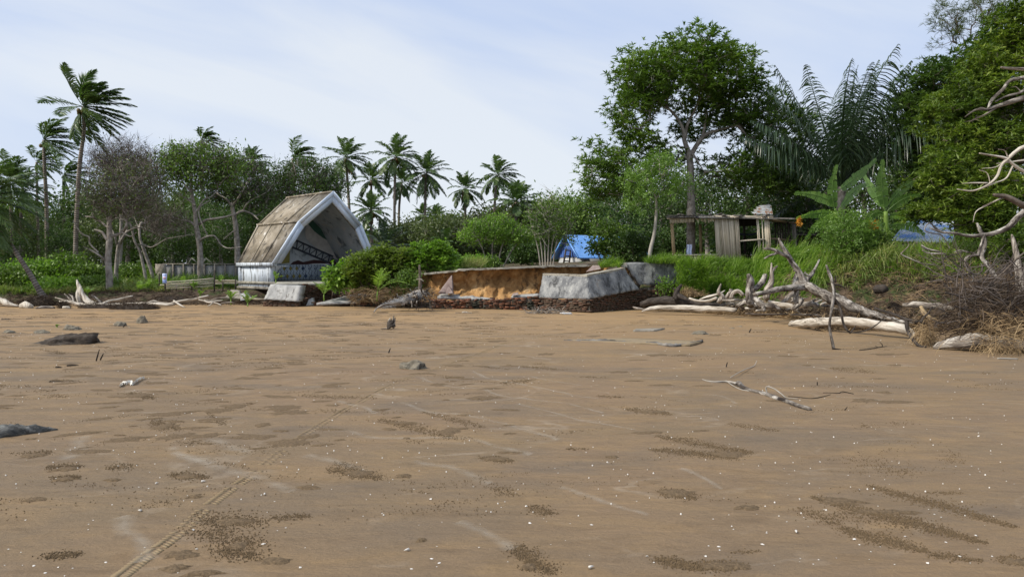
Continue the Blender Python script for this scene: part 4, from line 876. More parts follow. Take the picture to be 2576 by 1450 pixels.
def BWp(cx, cy, ee=2.996):
    px, py = cC(cx, cy); dr = W(px, py, 1.0) - Vector((0, 0, EYE)); o_ = Vector((0, 0, EYE)) - Vector((S0.x, S0.y, 0)); t = (ee - o_.dot(Dd)) / dr.dot(Dd); return Vector((0, 0, EYE)) + dr * t
def paint(name, mat, polys, ee=2.996, par=bw):
    mb = MB()
    for P_ in polys:
        q = [BWp(x, y, ee) for x, y in P_]; n = len(q); q2 = [p + Dd * -.004 for p in q]
        mb.add(q2, [tuple(range(n))]); 
    return mb.build(name, M[mat], par)
paint('painted_cloud', 'p_pink', [[(900, 520), (930, 470), (1010, 430), (1060, 395), (1120, 400), (1130, 540), (1200, 590), (1215, 660), (1330, 700), (1390, 760), (1330, 800), (1250, 840), (1100, 760), (1010, 700), (940, 640), (905, 600)]], 2.990)
paint('painted_leaf', 'p_green', [[(925, 455), (985, 415), (1060, 500), (1120, 560), (1145, 600), (1140, 635), (1080, 600), (1000, 540)]], 2.984)
br = []
def ln(a, b_, w_): d = Vector((b_[0] - a[0], b_[1] - a[1])); n = Vector((-d.y, d.x)).normalized() * w_; br.append([(a[0] - n.x, a[1] - n.y), (a[0] + n.x, a[1] + n.y), (b_[0] + n.x, b_[1] + n.y), (b_[0] - n.x, b_[1] - n.y)])
T = lambda t: (790 + 400 * t, 620 + 175 * t); B_ = lambda t: (745 + 390 * t, 688 + 165 * t)
ln(T(0), T(1), 9); ln(B_(0), B_(1), 10)
for k in range(6): ln(T(k / 6 + .08), B_(k / 6 + .17), 6); ln(B_(k / 6 + .02), T(k / 6 + .07), 4)
paint('painted_bridge', 'p_dark', br, 2.980)
paint('painted_hill', 'p_brown', [[(738, 888), (775, 850), (830, 832), (880, 852), (990, 828), (1060, 835), (1130, 858), (1180, 825), (1215, 850), (1255, 888)], [(1335, 800), (1345, 765), (1375, 760), (1400, 790), (1370, 830)]], 2.986)
paint('painted_tree', 'p_yel', [[(650, 870), (660, 760), (715, 690), (745, 730), (740, 860)]], 2.988)
paint('painted_stripe', 'p_white', [[(760 + k * 26, 897), (774 + k * 26, 897), (774 + k * 26, 906), (760 + k * 26, 906)] for k in range(18)] + [[(800, 892), (1000, 868), (1150, 868), (1160, 876), (1040, 882), (860, 893)]], 2.978)
mb = MB(); bx(.15, 5.25, -2.93, -2.99, .905, 1.66, mb); tp = mb.build('tile_panel', M['tile'], root)
mb = MB(); my = MB(); cw = .33; hh = .37
for i in range(16):
    for ph in (0, 1):
        prev = None
        for k in range(17):
            z = .91 + k / 16 * hh * 2; x = .16 + i * cw + (cw * .5) * (1 - math.cos((k / 8 + ph) * math.pi)) * .5 * 1.0 + .03 * math.sin(k * math.pi / 2)
            if prev and x < 5.2:
                a, b_ = prev; s = .014; mb.add([BS(a - s, -2.925, b_), BS(a + s, -2.925, b_), BS(x + s, -2.925, z), BS(x - s, -2.925, z)], [(3, 2, 1, 0)])
            prev = (x, z)
    for r_ in range(2):
        cxx = .16 + i * cw + (cw / 2 if r_ == 0 else 0); zz = .91 + hh * (.5 + r_)
        d_ = .085 if i < 10 else .04
        if .2 < cxx < 5.1: (my if i < 9 else mb).add([BS(cxx - d_, -2.922, zz), BS(cxx, -2.922, zz + d_ * 1.4), BS(cxx + d_, -2.922, zz), BS(cxx, -2.922, zz - d_ * 1.4)], [(3, 2, 1, 0)])
mb.build('tile_pattern', M['p_navy'], tp); my.build('tile_pattern', M['p_yel'], tp, label='yellow diamond tile motifs')

# --- grey panel wall behind, left
M['panelgrey'] = pmat('panelgrey', [(.13, .135, .135), (.22, .225, .225), (.31, .31, .305)], 1.5, 9, (1, 1, .5), bst=.4, bsc=8, island=[(.16, .165, .165), (.30, .30, .295), (.22, .23, .23)], spots=[((.08, .08, .075), 2.5, .62, (1.5, 1.5, .5))])
root = thing('panel_wall', 'grey precast panel wall behind the bamboo fence, left of the bandshell', 'wall', W(500, 706, 41)); 
mb = MB(); mb.box(W(404, 685, 39.6) + Vector((0, 0, -.1)), (.52, .16, 1.15)); mb.build('pillar', M['concrete'], root)
X0 = W(411, 690, 40).x; X1 = W(640, 690, 40).x; k = 0; x = X0
while x < X1:
    mb = MB(); wd = .58; mb.box((x + wd / 2, 40 + .01 * (k % 2), 1.13 - .0), (wd - .05, .07, 1.02 - .04 * ((k * 7) % 3))); mb.build('wall_panel', M['panelgrey'], root)
    if k % 1 == 0: mb = MB(); mb.box((x, 39.97, 1.13), (.07, .12, 1.12)); mb.build('wall_post', M['concrete'], root)
    x += wd; k += 1
mb = MB(); mb.box(((X0 + X1) / 2, 40.0, 1.70), (X1 - X0, .16, .06)); mb.build('coping', M['concrete'], root)
for px in (482, 518, 534):
    mb = MB(); a = W(px - 8, 662, 39.9); b_ = W(px, 648.5, 39.9); c_ = W(px + 14, 661, 39.9); mb.beam(a, b_, .04); mb.beam(b_, c_, .045)
    if px != 534: mb.build('bracket', M['concrete_top'], root)

# --- split bamboo fence
M['bamboo'] = pmat('bamboo', [(.42, .34, .25), (.62, .54, .42), (.74, .68, .56)], 2, 6, (4, .5, 1), coord='UV', bst=.3, island=[(.20, .15, .10), (.58, .49, .36), (.76, .69, .57), (.42, .33, .22), (.66, .57, .44)])
M['bamboo_old'] = pmat('bamboo_old', [(.14, .10, .06), (.26, .20, .13)], 2, 6, (4, .5, 1), coord='UV', bst=.3, island=[(.13, .10, .06), (.27, .22, .15)])
root = thing('bamboo_fence', 'low woven bamboo rail fence behind the coconut seedlings', 'fence', W(520, 728, 32)); rnd = random.Random(4)
mb = MB()
for k in range(8):
    for (a, b_, ya, yb, Y1, Y2) in ((402, 538, 727 - k * 2.6, 719 - k * 2.9, 31.4, 32.2),):
        p1 = W(a + rnd.uniform(-3, 16), ya, Y1); p2 = W(b_ + rnd.uniform(-3, 2), yb, Y2); mid = p1.lerp(p2, .5) + Vector((0, .1, rnd.uniform(-.03, .03))); P_, r_ = smooth_path([(p1, .017), (mid, .016), (p2, .013)], 5); mb.tube(P_, r_, 5, .1, rnd)
for k in range(4): p1 = W(538, 714 - k * 3.0, 32.1); p2 = W(597, 712.5 - k * 2.6, 32.2); P_, r_ = smooth_path([(p1, .017), (p1.lerp(p2, .5) + Vector((0, 0, .02)), .015), (p2, .013)], 5); mb.tube(P_, r_, 5, .1, rnd)
mb.build('rails', M['bamboo'], root)
for px, y1, h in ((400, 735, 47), (417, 737, 32), (443, 731, 16), (460, 730, 14), (482, 728, 14), (539, 726, 46), (560, 724, 16), (592, 722, 20)):
    mb = MB(); b_ = W(px, y1, 31.9); t = W(px + .5, y1 - h, 31.95); mb.tube([b_ - Vector((0, 0, .2)), t], [.035, .028], 6); mb.build('post', M['wood_dark'], root)
# --- notice on a stick
root = thing('notice_sign', 'small blue and white notice board on a post before the grey wall', 'sign', W(415, 738, 31.4)); 
M['signblue'] = pm('signblue', (.22, .34, .72), .5); M['signlight'] = pm('signlight', (.55, .62, .85), .5); M['signpink'] = pm('signpink', (.62, .42, .50), .5)
a, b_ = W(409, 712.5, 31.3), W(419, 687.5, 31.3); cx_, cz_ = (a.x + b_.x) / 2, (a.z + b_.z) / 2; w_, h_ = b_.x - a.x, b_.z - a.z
mb = MB(); mb.box((cx_, 31.3, cz_), (w_, .02, h_)); mb.build('board', M['signlight'], root)
mb = MB(); 
for k, (zz, ww) in enumerate(((.42, .7), (.34, .8), (.24, .5), (-.05, .0), (-.18, .8), (-.25, .7), (-.32, .8), (-.40, .6))): 
    if ww: mb.box((cx_ + .01 * (k % 2), 31.288, cz_ + zz * h_), (w_ * ww, .004, h_ * .035))
mb.build('text_line', M['signblue'], root); mb = MB(); mb.box((cx_, 31.288, cz_ + .06 * h_), (w_ * .7, .004, h_ * .22)); mb.build('picture_patch', M['signpink'], root)
mb = MB(); mb.beam((cx_, 31.33, cz_ - h_ * .5 - .55), (cx_, 31.33, cz_ + h_ * .3), .05); mb.build('post', M['wood_dark'], root)

# --- blue roofed hut
M['blueroof'] = pmat('blueroof', [(.10, .27, .68), (.15, .36, .78), (.26, .46, .82)], .9, 6, bst=0, rough=.45, spec=.4)
M['bluesheet'] = pmat('bluesheet', [(.07, .15, .44), (.11, .21, .52)], 2, 5, bst=0, rough=.5)
M['whitewash'] = pmat('whitewash', [(.55, .57, .58), (.68, .69, .69)], 1.5, 7, bst=.2, spots=[((.38, .37, .34), 3, .64)])
root = thing('small_house', 'small whitewashed house with a bright blue metal roof', 'house', W(1460, 666, 44))
FL, FR = W(1404.5, 668, 47.3), W(1457.5, 668, 44); zb = 1.45; ze = W(1404.5, 645, 47.3).z; zw = ze; AP = (FL + FR) / 2; zr = W(1430, 591, 45.7).z
dw = (FR - FL); dw.z = 0; dn = Vector((dw.y, -dw.x, 0)).normalized(); back = -dn if dn.y < 0 else dn; back = Vector((abs(dw.y), -dw.x, 0)).normalized(); back = Vector((.80, .62, 0)).normalized()
def HP_(u, dpt, z): p = FL.lerp(FR, u); return Vector((p.x + back.x * dpt, p.y + back.y * dpt, z))
mb = MB(); D8 = 6.0
q = [HP_(0, 0, zb), HP_(1, 0, zb), HP_(1, 0, zw), HP_(0, 0, zw), HP_(0, D8, zb), HP_(1, D8, zb), HP_(1, D8, zw), HP_(0, D8, zw)]
mb.add(q, [(0, 1, 2, 3), (1, 5, 6, 2), (5, 4, 7, 6), (4, 0, 3, 7)]); mb.build('wall', M['whitewash'], root)
mb = MB(); nS = 22
for i in range(nS):
    u0, u1 = i / nS, (i + 1) / nS
    def zt(u): return zw + (zr - zw) * (1 - abs(2 * u - 1)) - .05
    off = .03 * (i % 2); mb.add([HP_(u0, -.05 - off, zw - .05), HP_(u1, -.05 - off, zw - .05), HP_(u1, -.05 - off, zt(u1)), HP_(u0, -.05 - off, zt(u0))], [(0, 1, 2, 3)])
    mb.add([HP_(u1, -.05, zw - .05), HP_(u1, -.08, zw - .05), HP_(u1, -.08, zt(u1)), HP_(u1, -.05, zt(u1))], [(0, 1, 2, 3)])
mb.build('gable', M['bluesheet'], root)
mb = MB()
for (ua, ub) in ((.5, 1.12), (.5, -.12)):
    za = zr + .02; zb2 = zw - .12
    for sgn in (0, 1):
        q = [HP_(ua, -.35, za - .05 * sgn), HP_(ub, -.35, zb2 - .05 * sgn), HP_(ub, D8 + .3, zb2 - .05 * sgn), HP_(ua, D8 + .3, za - .05 * sgn)]; mb.add(q, [(0, 1, 2, 3) if (ub > 1) ^ bool(sgn) else (3, 2, 1, 0)])
mb.build('roof', M['blueroof'], root); mb = MB(); mb.beam(HP_(1.12, -.36, zw - .13), HP_(.5, -.36, zr + .01), .06, .12); mb.beam(HP_(-.12, -.36, zw - .13), HP_(.5, -.36, zr + .01), .06, .12); mb.build('bargeboard', M['blueroof'], root)
root = thing('ladder', 'dark wooden ladder leaning on the white gable of the blue-roofed house', 'ladder', W(1425, 668, 44.6)); mb = MB()
for a, b_ in (((1417, 664), (1423, 627)), ((1431, 664), (1435, 630))): mb.beam(W(*a, 44.4), W(*b_, 44.9), .09)
mb.build('rail', M['wood_dark'], root); mb = MB()
for a, b_ in (((1418.5, 656), (1432, 656.5)), ((1419.5, 643), (1434, 644)), ((1422, 629), (1436, 630))): mb.beam(W(*a, 44.55), W(*b_, 44.55), .07)
mb.build('rung', M['wood_dark'], root)

# --- house under blue and white sheets, far right
M['tarp'] = pmat('tarp', [(.62, .67, .73), (.46, .56, .72), (.16, .32, .66)], .8, 7, (1, 2, 1), bst=.3, bsc=3, bdist=.04, rough=.5, pos=[.40, .52, .60])
root = thing('small_house', 'low house roofed with faded blue and white sheets behind the banana plants', 'house', W(2350, 650, 33))
A, B, C_, D_ = W(2240, 605, 31.5), W(2400, 611, 31.5), W(2462, 575, 34), W(2290, 545, 34.5)
mb = MB(); n_ = (B - A).cross(D_ - A).normalized() * .05
mb.grid(lambda u, v: A * (1 - u) * (1 - v) + B * u * (1 - v) + C_ * u * v + D_ * (1 - u) * v + n_ * (.5 * math.sin(u * 110)), 110, 6); mb.build('roof', M['tarp'], root)
mb = MB(); E1, E2 = W(2400, 611, 31.5), W(2500, 600, 32.5); mb.grid(lambda u, v: E1.lerp(E2, u).lerp(W(2465, 574, 34).lerp(W(2560, 590, 34), u), v) + n_ * .5 * math.sin(u * 60), 60, 4); mb.build('roof', M['tarp'], root)
mb = MB(); mb.box(((A.x + B.x) / 2 + .8, 33.2, 2.0), (4.6, 2.6, 1.1)); mb.build('wall', M['whitewash'], root)
# --- dark shed to the right of the bamboo hut
root = thing('dark_shed', 'dark plank shed in the shade between bamboo hut and banana plants', 'shed', W(2060, 650, 35)); rnd = random.Random(9)
mb = MB(); x = W(2010, 640, 35).x
while x < W(2180, 640, 35).x: mb.box((x, 35 + rnd.uniform(-.01, .01), 2.55), (.16, .03, 1.35)); x += .175
mb.build('plank_wall', M['wood_dark'], root); mb = MB(); p = W(2095, 590, 35); mb.box((p.x, 34.9, p.z), (3.6, .9, .04), Matrix.Rotation(R(4), 3, 'X')); mb.build('roof', M['concrete'], root)
for px in (2072, 2088): mb = MB(); mb.tube([W(px, 655, 33.4), W(px - 3, 598, 33.4)], [.06, .05], 6, .1, rnd); mb.build('post', M['bark_grey'], root)

# --- bamboo hut
HY = 31.0
M['rustsheet'] = pmat('rustsheet', [(.40, .44, .46), (.55, .58, .60)], 2, 6, bst=.2, rough=.45, spots=[((.30, .14, .06), 5, .54)])
root = thing('bamboo_hut', 'ruined bamboo slat hut with open sides leaning above the grass bank', 'hut', W(1800, 655, HY)); rnd = random.Random(8)
def hp(cx, cy, Y=HY): return W(*cF(cx, cy), Y)
def slats(x0t, x1t, x0b, x1b, yt, yb, n, Y, name='slat_panel', m='bamboo', yj=6, r=.024, skip=()):
    mb = MB()
    for i in range(n):
        if i in skip: continue
        u = (i + .5) / n; yt_ = yt(u) if callable(yt) else yt; yb_ = yb(u) if callable(yb) else yb
        a = hp(x0t + (x1t - x0t) * u + rnd.uniform(-1.5, 1.5), yt_ + rnd.uniform(-yj, yj) * .4, Y + rnd.uniform(-.012, .012)); b = hp(x0b + (x1b - x0b) * u + rnd.uniform(-2, 2), yb_ + rnd.uniform(-yj, yj), Y + rnd.uniform(-.012, .012)); mb.tube([a, a.lerp(b, .5) + Vector((rnd.uniform(-.01, .01), 0, 0)), b], [r * rnd.uniform(.8, 1.1)] * 3, 6, u0=rnd.random())
    return mb.build(name, M[m], root, smooth=True)
slats(705, 930, 745, 955, 362, 775, 21, HY, r=.0245)
slats(282, 510, 282, 512, 354, lambda u: 416 - 12 * u, 30, HY - .02, 'fascia', r=.019, yj=3); slats(530, 705, 530, 705, 352, lambda u: 395 + 8 * u, 20, HY - .02, 'fascia', r=.020, yj=14, skip=(3, 4, 11))
slats(335, 755, 335, 770, 716, 795, 46, HY, 'low_wall', r=.021)
slats(1095, 1120, 1125, 1148, 362, 720, 2, HY, 'slat_panel', r=.032); slats(1140, 1158, 1160, 1180, 362, 735, 1, HY, 'slat_panel', r=.032); slats(1170, 1218, 1190, 1245, 358, 740, 5, HY, 'slat_panel', r=.026)
def bm(name, a, b, w_, m='bamboo', Y=HY, Y2=None, th=None): mb = MB(); mb.beam(hp(*a, Y), hp(*b, Y2 or Y), w_, th); return mb.build(name, M[m], root)
bm('beam', (258, 368), (710, 356), .09, 'bamboo', HY + .06); bm('beam', (700, 352), (1255, 358), .09, 'bamboo', HY + .06); bm('sill', (325, 716), (757, 711), .07, 'bamboo', HY - .05, th=.05)
bm('rail', (945, 582), (1175, 566), .09, 'bamboo', HY - .03, th=.06)
M['rawpost'] = pmat('rawpost', [(.30, .22, .12), (.42, .32, .19)], 2, 5, bst=.3, coord='UV')
bm('post', (301, 420), (322, 740), .12, 'rawpost', HY + .05); bm('post', (568, 425), (576, 730), .11, 'rawpost', HY + 2.2); bm('post', (980, 372), (990, 700), .09, 'wood_dark', HY + 2.2); bm('post', (708, 356), (735, 780), .07, 'bamboo', HY + .07)
bm('post', (1448, 405), (1470, 720), .13, 'bark_grey', HY + 2.0); bm('post', (1410, 410), (1425, 640), .06, 'wood_dark', HY + 1.8)
bm('beam', (1222, 388), (1465, 412), .09, 'bamboo_old', HY + .1, HY + 2.0); bm('rail', (1240, 560), (1465, 578), .07, 'bamboo_old', HY + .1, HY + 2.0); bm('rail', (1240, 520), (1450, 500), .04, 'concrete_top', HY + 2.4)
for cx in (1275, 1300, 1320, 1345, 1370, 1395): bm('stud', (cx, 400), (cx + 8, 640), .05, 'wood_dark', HY + 1.2)
mb = MB(); slab(mb, (hp(250, 352, HY - .25), hp(1465, 372, HY - .1), hp(1465, 362, HY + 2.6), hp(300, 345, HY + 2.6)), (0, 0, -.05), 30, 6, .02, .06, 3); mb.build('roof', M['rooftrash'], root)
mb = MB(); slab(mb, (hp(900, 375, HY + 2.3), hp(1110, 375, HY + 2.3), hp(1110, 440, HY + 2.3), hp(900, 445, HY + 2.3)), (0, .02, 0), 4, 4, .01, .02, 3); mb.build('rear_board', M['wood_dark'], root)
mb = MB()
for _ in range(60):
    c = hp(rnd.uniform(250, 1230), rnd.uniform(340, 350), HY + rnd.uniform(-.2, 1.2)); mb.box(c, (rnd.uniform(.1, .5), rnd.uniform(.05, .2), rnd.uniform(.01, .06)), Matrix.Rotation(rnd.uniform(0, 3.1), 3, 'Z') @ Matrix.Rotation(rnd.gauss(0, .2), 3, 'Y'), .01, rnd)
o = mb.build('roof_debris', M['rooftrash'], root)
mb = MB()
for k in range(6):
    a = hp(1068 + k * 11 + (k % 2) * 12, 326 - k * 12, HY + .6 + k * .12); b = hp(1255 - k * 3, 328 - k * 15, HY + .7 + k * .12); d = Vector((0, .28, .10)); mb.grid(lambda u, v: a.lerp(b, u) + d * v + Vector((0, 0, .006 * math.sin(u * 70) + .006)), 60, 1)
    mb.add([a, b, b - Vector((0, 0, .03)), a - Vector((0, 0, .03))], [(3, 2, 1, 0)])
o = mb.build('metal_sheet_stack', M['rustsheet']); tag(o, 'stack of grey rust-edged corrugated sheets on the bamboo hut roof', 'metal sheets')
mb = MB(); mb.grid(lambda u, v: hp(935 + 190 * u, 505 + 18 * v + 8 * math.sin(u * 4), HY + 1.8 - .5 * v) + Vector((0, 0, .04 * vnoise((u * 4, v * 4, 1)))), 16, 6); o = mb.build('tarpaulin', M['p_dark']); tag(o, 'dark tarpaulin draped inside the bamboo hut', 'tarpaulin')
mb = MB(); mb.grid(lambda u, v: hp(440 + 48 * u + 3 * math.sin(v * 7), 615 + 100 * v, HY + .5) + Vector((0, .02 * math.sin(u * 12), 0)), 10, 12); o = mb.build('hanging_cloth', M['signlight']); tag(o, 'pale blue cloth hanging against the tree trunk inside the hut', 'cloth')
# ---------------------------------------------------------------- the trees and plants where they stand
def el(px, py, rx, ry, Y, rd=None): s = Y / 1800; return (W(px, py, Y), Vector((rx * s, rd or (rx + ry) * .5 * s, ry * s)))
def tr(pts, Y, conv=cR, gnd=True):
    """pts (x, y, radius px[, Y]) ; first point is put on the ground"""
    o = []
    for i, p in enumerate(pts):
        y = p[3] if len(p) > 3 else Y; c = conv(p[0], p[1]); s = .26643 if conv is not cR else 1
        q = W(c[0], c[1], y); 
        if i == 0 and gnd: q.z = min(q.z, landz(q.x, q.y)) - .1
        o.append((q, p[2] * (s if conv is cR else .33) * y / 1800))
    return o
PG = 'coconut palms along the shore'
def pm_(label, pts, Y, nf, Lpx, seed, **k): return palm(label, tr(pts, Y), int(nf * 1.35), Lpx * 1.18 * Y / 1800, seed, group=PG, **dict(dict(bias=.8, leafl=.30), **k))
wl = (1.05, .15, .12)
pm_('tallest coconut palm, wind swept, with long bare trunk at far left', [(190, 712, 6), (191, 600, 5.5), (199, 430, 5), (211, 330, 4.2), (209, 268, 4)], 40, 24, 100, 101, wind=wl, npair=54, droop=.75, hang=.5, parts=True, emin=-60, lw=.075, bent=.25, bias=.5)
pm_('second tallest palm left of the tallest, brown straight trunk', [(118, 668, 5), (117, 520, 4.5), (112, 420, 4), (110, 352, 3.5)], 46, 20, 75, 102, wind=wl, npair=30, lw=.075)
pm_('slim coconut palm between the two tall palms', [(158, 650, 4), (160, 540, 3.4), (160, 440, 3)], 52, 20, 62, 103, wind=wl, npair=28, lw=.08, nuts=False)
pm_('ragged coconut palm at left of the second tallest palm', [(98, 660, 3.5), (94, 520, 3), (92, 408, 2.8)], 56, 18, 55, 104, wind=wl, npair=26, lw=.085, nuts=False)
pm_('coconut palm with wide crown at the left frame edge', [(28, 665, 5), (30, 560, 4.5), (22, 455, 4)], 44, 22, 75, 105, wind=(.4, 0, 0), npair=30, lw=.075, nuts=False)
pm_('low coconut palm crown behind the leaning trunk', [(48, 668, 4), (52, 560, 4), (58, 480, 3.5)], 50, 20, 70, 106, wind=(.3, 0, 0), npair=28, lw=.08, nuts=False, tmat='palm_trunk_dark')
r_ = pm_('leaning coconut palm rooted on the bank, crown beyond the left frame edge', [(116, 752, 10, 31), (98, 728, 7, 31), (70, 680, 6, 31), (30, 620, 5.5, 31), (0, 575, 5, 31), (-45, 500, 5, 31)], 31, 20, 135, 107, wind=(.5, 0, 0), npair=50, lw=.06, emin=-70, dead=2, tmat='palm_trunk_dark')
pm_('palm crown poking above the green topped tree', [(508, 668, 4), (507, 480, 3.4), (506, 352, 3)], 58, 20, 44, 108, wind=wl, npair=26, lw=.09, nuts=False)
pm_('palm crown behind the pale-trunked trees, left of the umbrella tree', [(640, 668, 4), (638, 480, 3.4), (632, 408, 3)], 60, 20, 45, 109, wind=(.4, 0, 0), npair=26, lw=.09, nuts=False)
pm_('palm above the flat topped tree behind the bandshell', [(742, 668, 4), (740, 500, 3.4), (736, 398, 3)], 56, 20, 60, 110, wind=wl, npair=28, lw=.08, nuts=False)
pm_('palm right behind the bandshell apex, first of the skyline row', [(888, 660, 4), (878, 520, 3.4), (870, 398, 3.2)], 54, 22, 60, 111, wind=(.35, 0, 0), npair=30, lw=.08, dead=3)
pm_('slim palm leaning left, second of the skyline row', [(940, 640, 3.6), (933, 540, 3), (934, 452, 2.8)], 58, 20, 52, 112, wind=(.3, 0, 0), npair=28, lw=.085)
pm_('tall palm standing highest in the middle of the skyline row', [(993, 640, 4), (992, 540, 3.4), (994, 395, 3)], 54, 24, 62, 113, wind=(.4, 0, 0), npair=30, lw=.08, droop=1.2)
pm_('palm with drooping dark crown close behind the tall middle palm', [(1004, 640, 3.4), (1003, 540, 3), (1010, 458, 2.6)], 60, 20, 46, 114, wind=(.2, 0, 0), npair=26, lw=.085, emin=-70, nuts=False)
pm_('palm with spread crown right of the tall middle palm', [(1066, 640, 3.6), (1069, 520, 3.2), (1071, 435, 3)], 54, 24, 62, 115, wind=(.2, 0, 0), npair=30, lw=.08, emin=-60)
pm_('smaller palm with dead skirt, left of the far right skyline palm', [(1170, 640, 3.4), (1170, 540, 3), (1169, 475, 2.8)], 58, 22, 46, 116, wind=(.2, 0, 0), npair=26, lw=.085, dead=5, emin=-60)
pm_('last tall palm of the skyline row at right', [(1244, 640, 3.6), (1244, 520, 3.2), (1250, 440, 3)], 56, 22, 55, 117, wind=(.35, 0, 0), npair=28, lw=.085)
pm_('bushy low palm right of the skyline row', [(1296, 640, 4.5), (1297, 560, 4), (1298, 508, 3.5)], 50, 24, 62, 118, wind=(.1, 0, 0), npair=30, lw=.08, emax=80, emin=-30, droop=.8)
pm_('short palm below the slim leaning palm, beside the bandshell', [(934, 640, 4), (933, 580, 3.5), (932, 530, 3)], 50, 22, 52, 119, wind=(.0, 0, 0), npair=28, lw=.08, dead=3)
pm_('small far palm below the spread crown palm, left one', [(1068, 640, 2.6), (1066, 580, 2.4), (1062, 542, 2.2)], 70, 16, 34, 120, wind=(.1, 0, 0), npair=20, lw=.1, nuts=False, emin=-20)
pm_('small far palm below the spread crown palm, right one', [(1098, 640, 2.6), (1098, 580, 2.4), (1096, 545, 2.2)], 70, 16, 36, 121, wind=(.1, 0, 0), npair=20, lw=.1, nuts=False, emin=-20)
pm_('tiny far palm tip between the small palms and the drooping palm', [(1128, 640, 2.4), (1128, 590, 2.2), (1128, 560, 2)], 76, 14, 24, 122, wind=(.1, 0, 0), npair=18, lw=.11, nuts=False, emin=-10)
palm('young trunkless palm clump with big fronds right of the bandshell', tr([(968, 632, 5), (968, 622, 5)], 40), 18, 85 * 40 / 1800, 123, wind=(.2, 0, 0), npair=36, lw=.055, emax=80, emin=5, droop=1.1, nuts=False, mat='frond_dark', name='young_palm')
palm('young trunkless palm clump left of the round crowned tree', tr([(1120, 640, 5), (1120, 620, 5)], 46), 16, 66 * 46 / 1800, 124, wind=(.2, 0, 0), npair=30, lw=.06, emax=80, emin=5, droop=1.1, nuts=False, name='young_palm')
palm('big dark palm with upright fronds behind the banana plants', tr([(2112, 640, 12), (2113, 560, 11), (2116, 470, 10)], 31), 26, 350 * 31 / 1800, 125, wind=(.16, 0, 0), npair=66, lw=.05, emax=87, emin=34, droop=.7, hang=1.6, nuts=False, parts=True, mat='frond_dark', tmat='bark_grey', bent=.2, leafl=.25, nseg=4, name='feather_palm')
palm('dark palm partly hidden between the bamboo hut and the feather palm', tr([(2040, 650, 9), (2035, 560, 8), (2028, 500, 7)], 36), 18, 130 * 36 / 1800, 126, wind=(.05, 0, 0), npair=40, lw=.06, emax=70, emin=-40, droop=1.2, hang=1.0, nuts=False, mat='frond_dark', name='feather_palm')

G1 = 'shore trees left of the bandshell'
def limbs(Y, *L): return [tr([(x, y, r * .26643 / .33) for x, y, r in l], Y, cB)[0:0] or [(W(*cB(x, y), Y + .25 * math.sin(k + x)), r * .26643 * Y / 1800) for k, (x, y, r) in enumerate(l)] for l in L]
tree('broadleaf_tree', 'thick grey trunked tree nearest the bank at left, crown half bare', 'tree', [tr([(276, 740, 9.5), (275, 690, 8), (272, 650, 7.5), (276, 600, 7.5), (275, 560, 5.5), (279, 545, 4.5)], 33)] +
     limbs(33, [(1040, 540, 16), (1150, 505, 14), (1190, 440, 11), (1200, 380, 7)], [(1015, 570, 15), (960, 500, 12), (890, 475, 6)], [(1020, 790, 11), (940, 720, 10), (860, 670, 7), (785, 635, 4)], [(930, 690, 8), (850, 610, 7), (840, 545, 7), (780, 520, 6), (730, 460, 5), (690, 385, 3)], [(1030, 460, 12), (930, 390, 10), (870, 360, 8), (805, 350, 4)], [(1040, 400, 12), (1100, 330, 10), (1110, 270, 8), (1150, 190, 4)], [(1030, 430, 11), (1000, 320, 9), (1000, 220, 5)], [(1150, 500, 8), (1230, 540, 7), (1290, 500, 4)]),
     [el(330, 455, 90, 60, 33), el(255, 480, 45, 50, 33), el(330, 520, 100, 30, 33)], 210, 201, lmat='leaf_olive', ln=.13, wd=.06, per=13, spread=.32, rtip=.012, pw=.46, rmax=.10, low=.25, group=G1, twigs=2200, wig=.25, upcurve=.12)
tree('broadleaf_tree', 'second grey tree just right of the thick trunk at left', 'tree', [tr([(291, 720, 5.5), (293, 670, 5), (298, 622, 4.6), (306, 600, 4)], 36)] + limbs(36, [(1120, 640, 15), (1160, 550, 12), (1200, 480, 10), (1190, 400, 7)], [(1120, 660, 12), (1090, 560, 10), (1060, 480, 6)], [(1190, 500, 8), (1280, 460, 6), (1380, 470, 4)]),
     [el(350, 430, 90, 55, 38), el(300, 410, 60, 40, 38)], 170, 202, lmat='leaf_brown', ln=.13, wd=.06, per=18, spread=.4, rtip=.012, pw=.46, rmax=.09, group=G1, twigs=2600, wig=.25)
tree('bare_tree', 'leafless twiggy tree rising above the brown crowns at left', 'tree', [tr([(300, 690, 5), (305, 560, 4), (300, 450, 3)], 42)],
     [el(300, 385, 70, 48, 42), el(250, 430, 35, 40, 42)], 150, 203, lmat='leaf_brown', ln=.14, wd=.07, per=1, spread=.3, rtip=.010, pw=.40, rmax=.08, twigs=900, wig=.25, upcurve=.3)
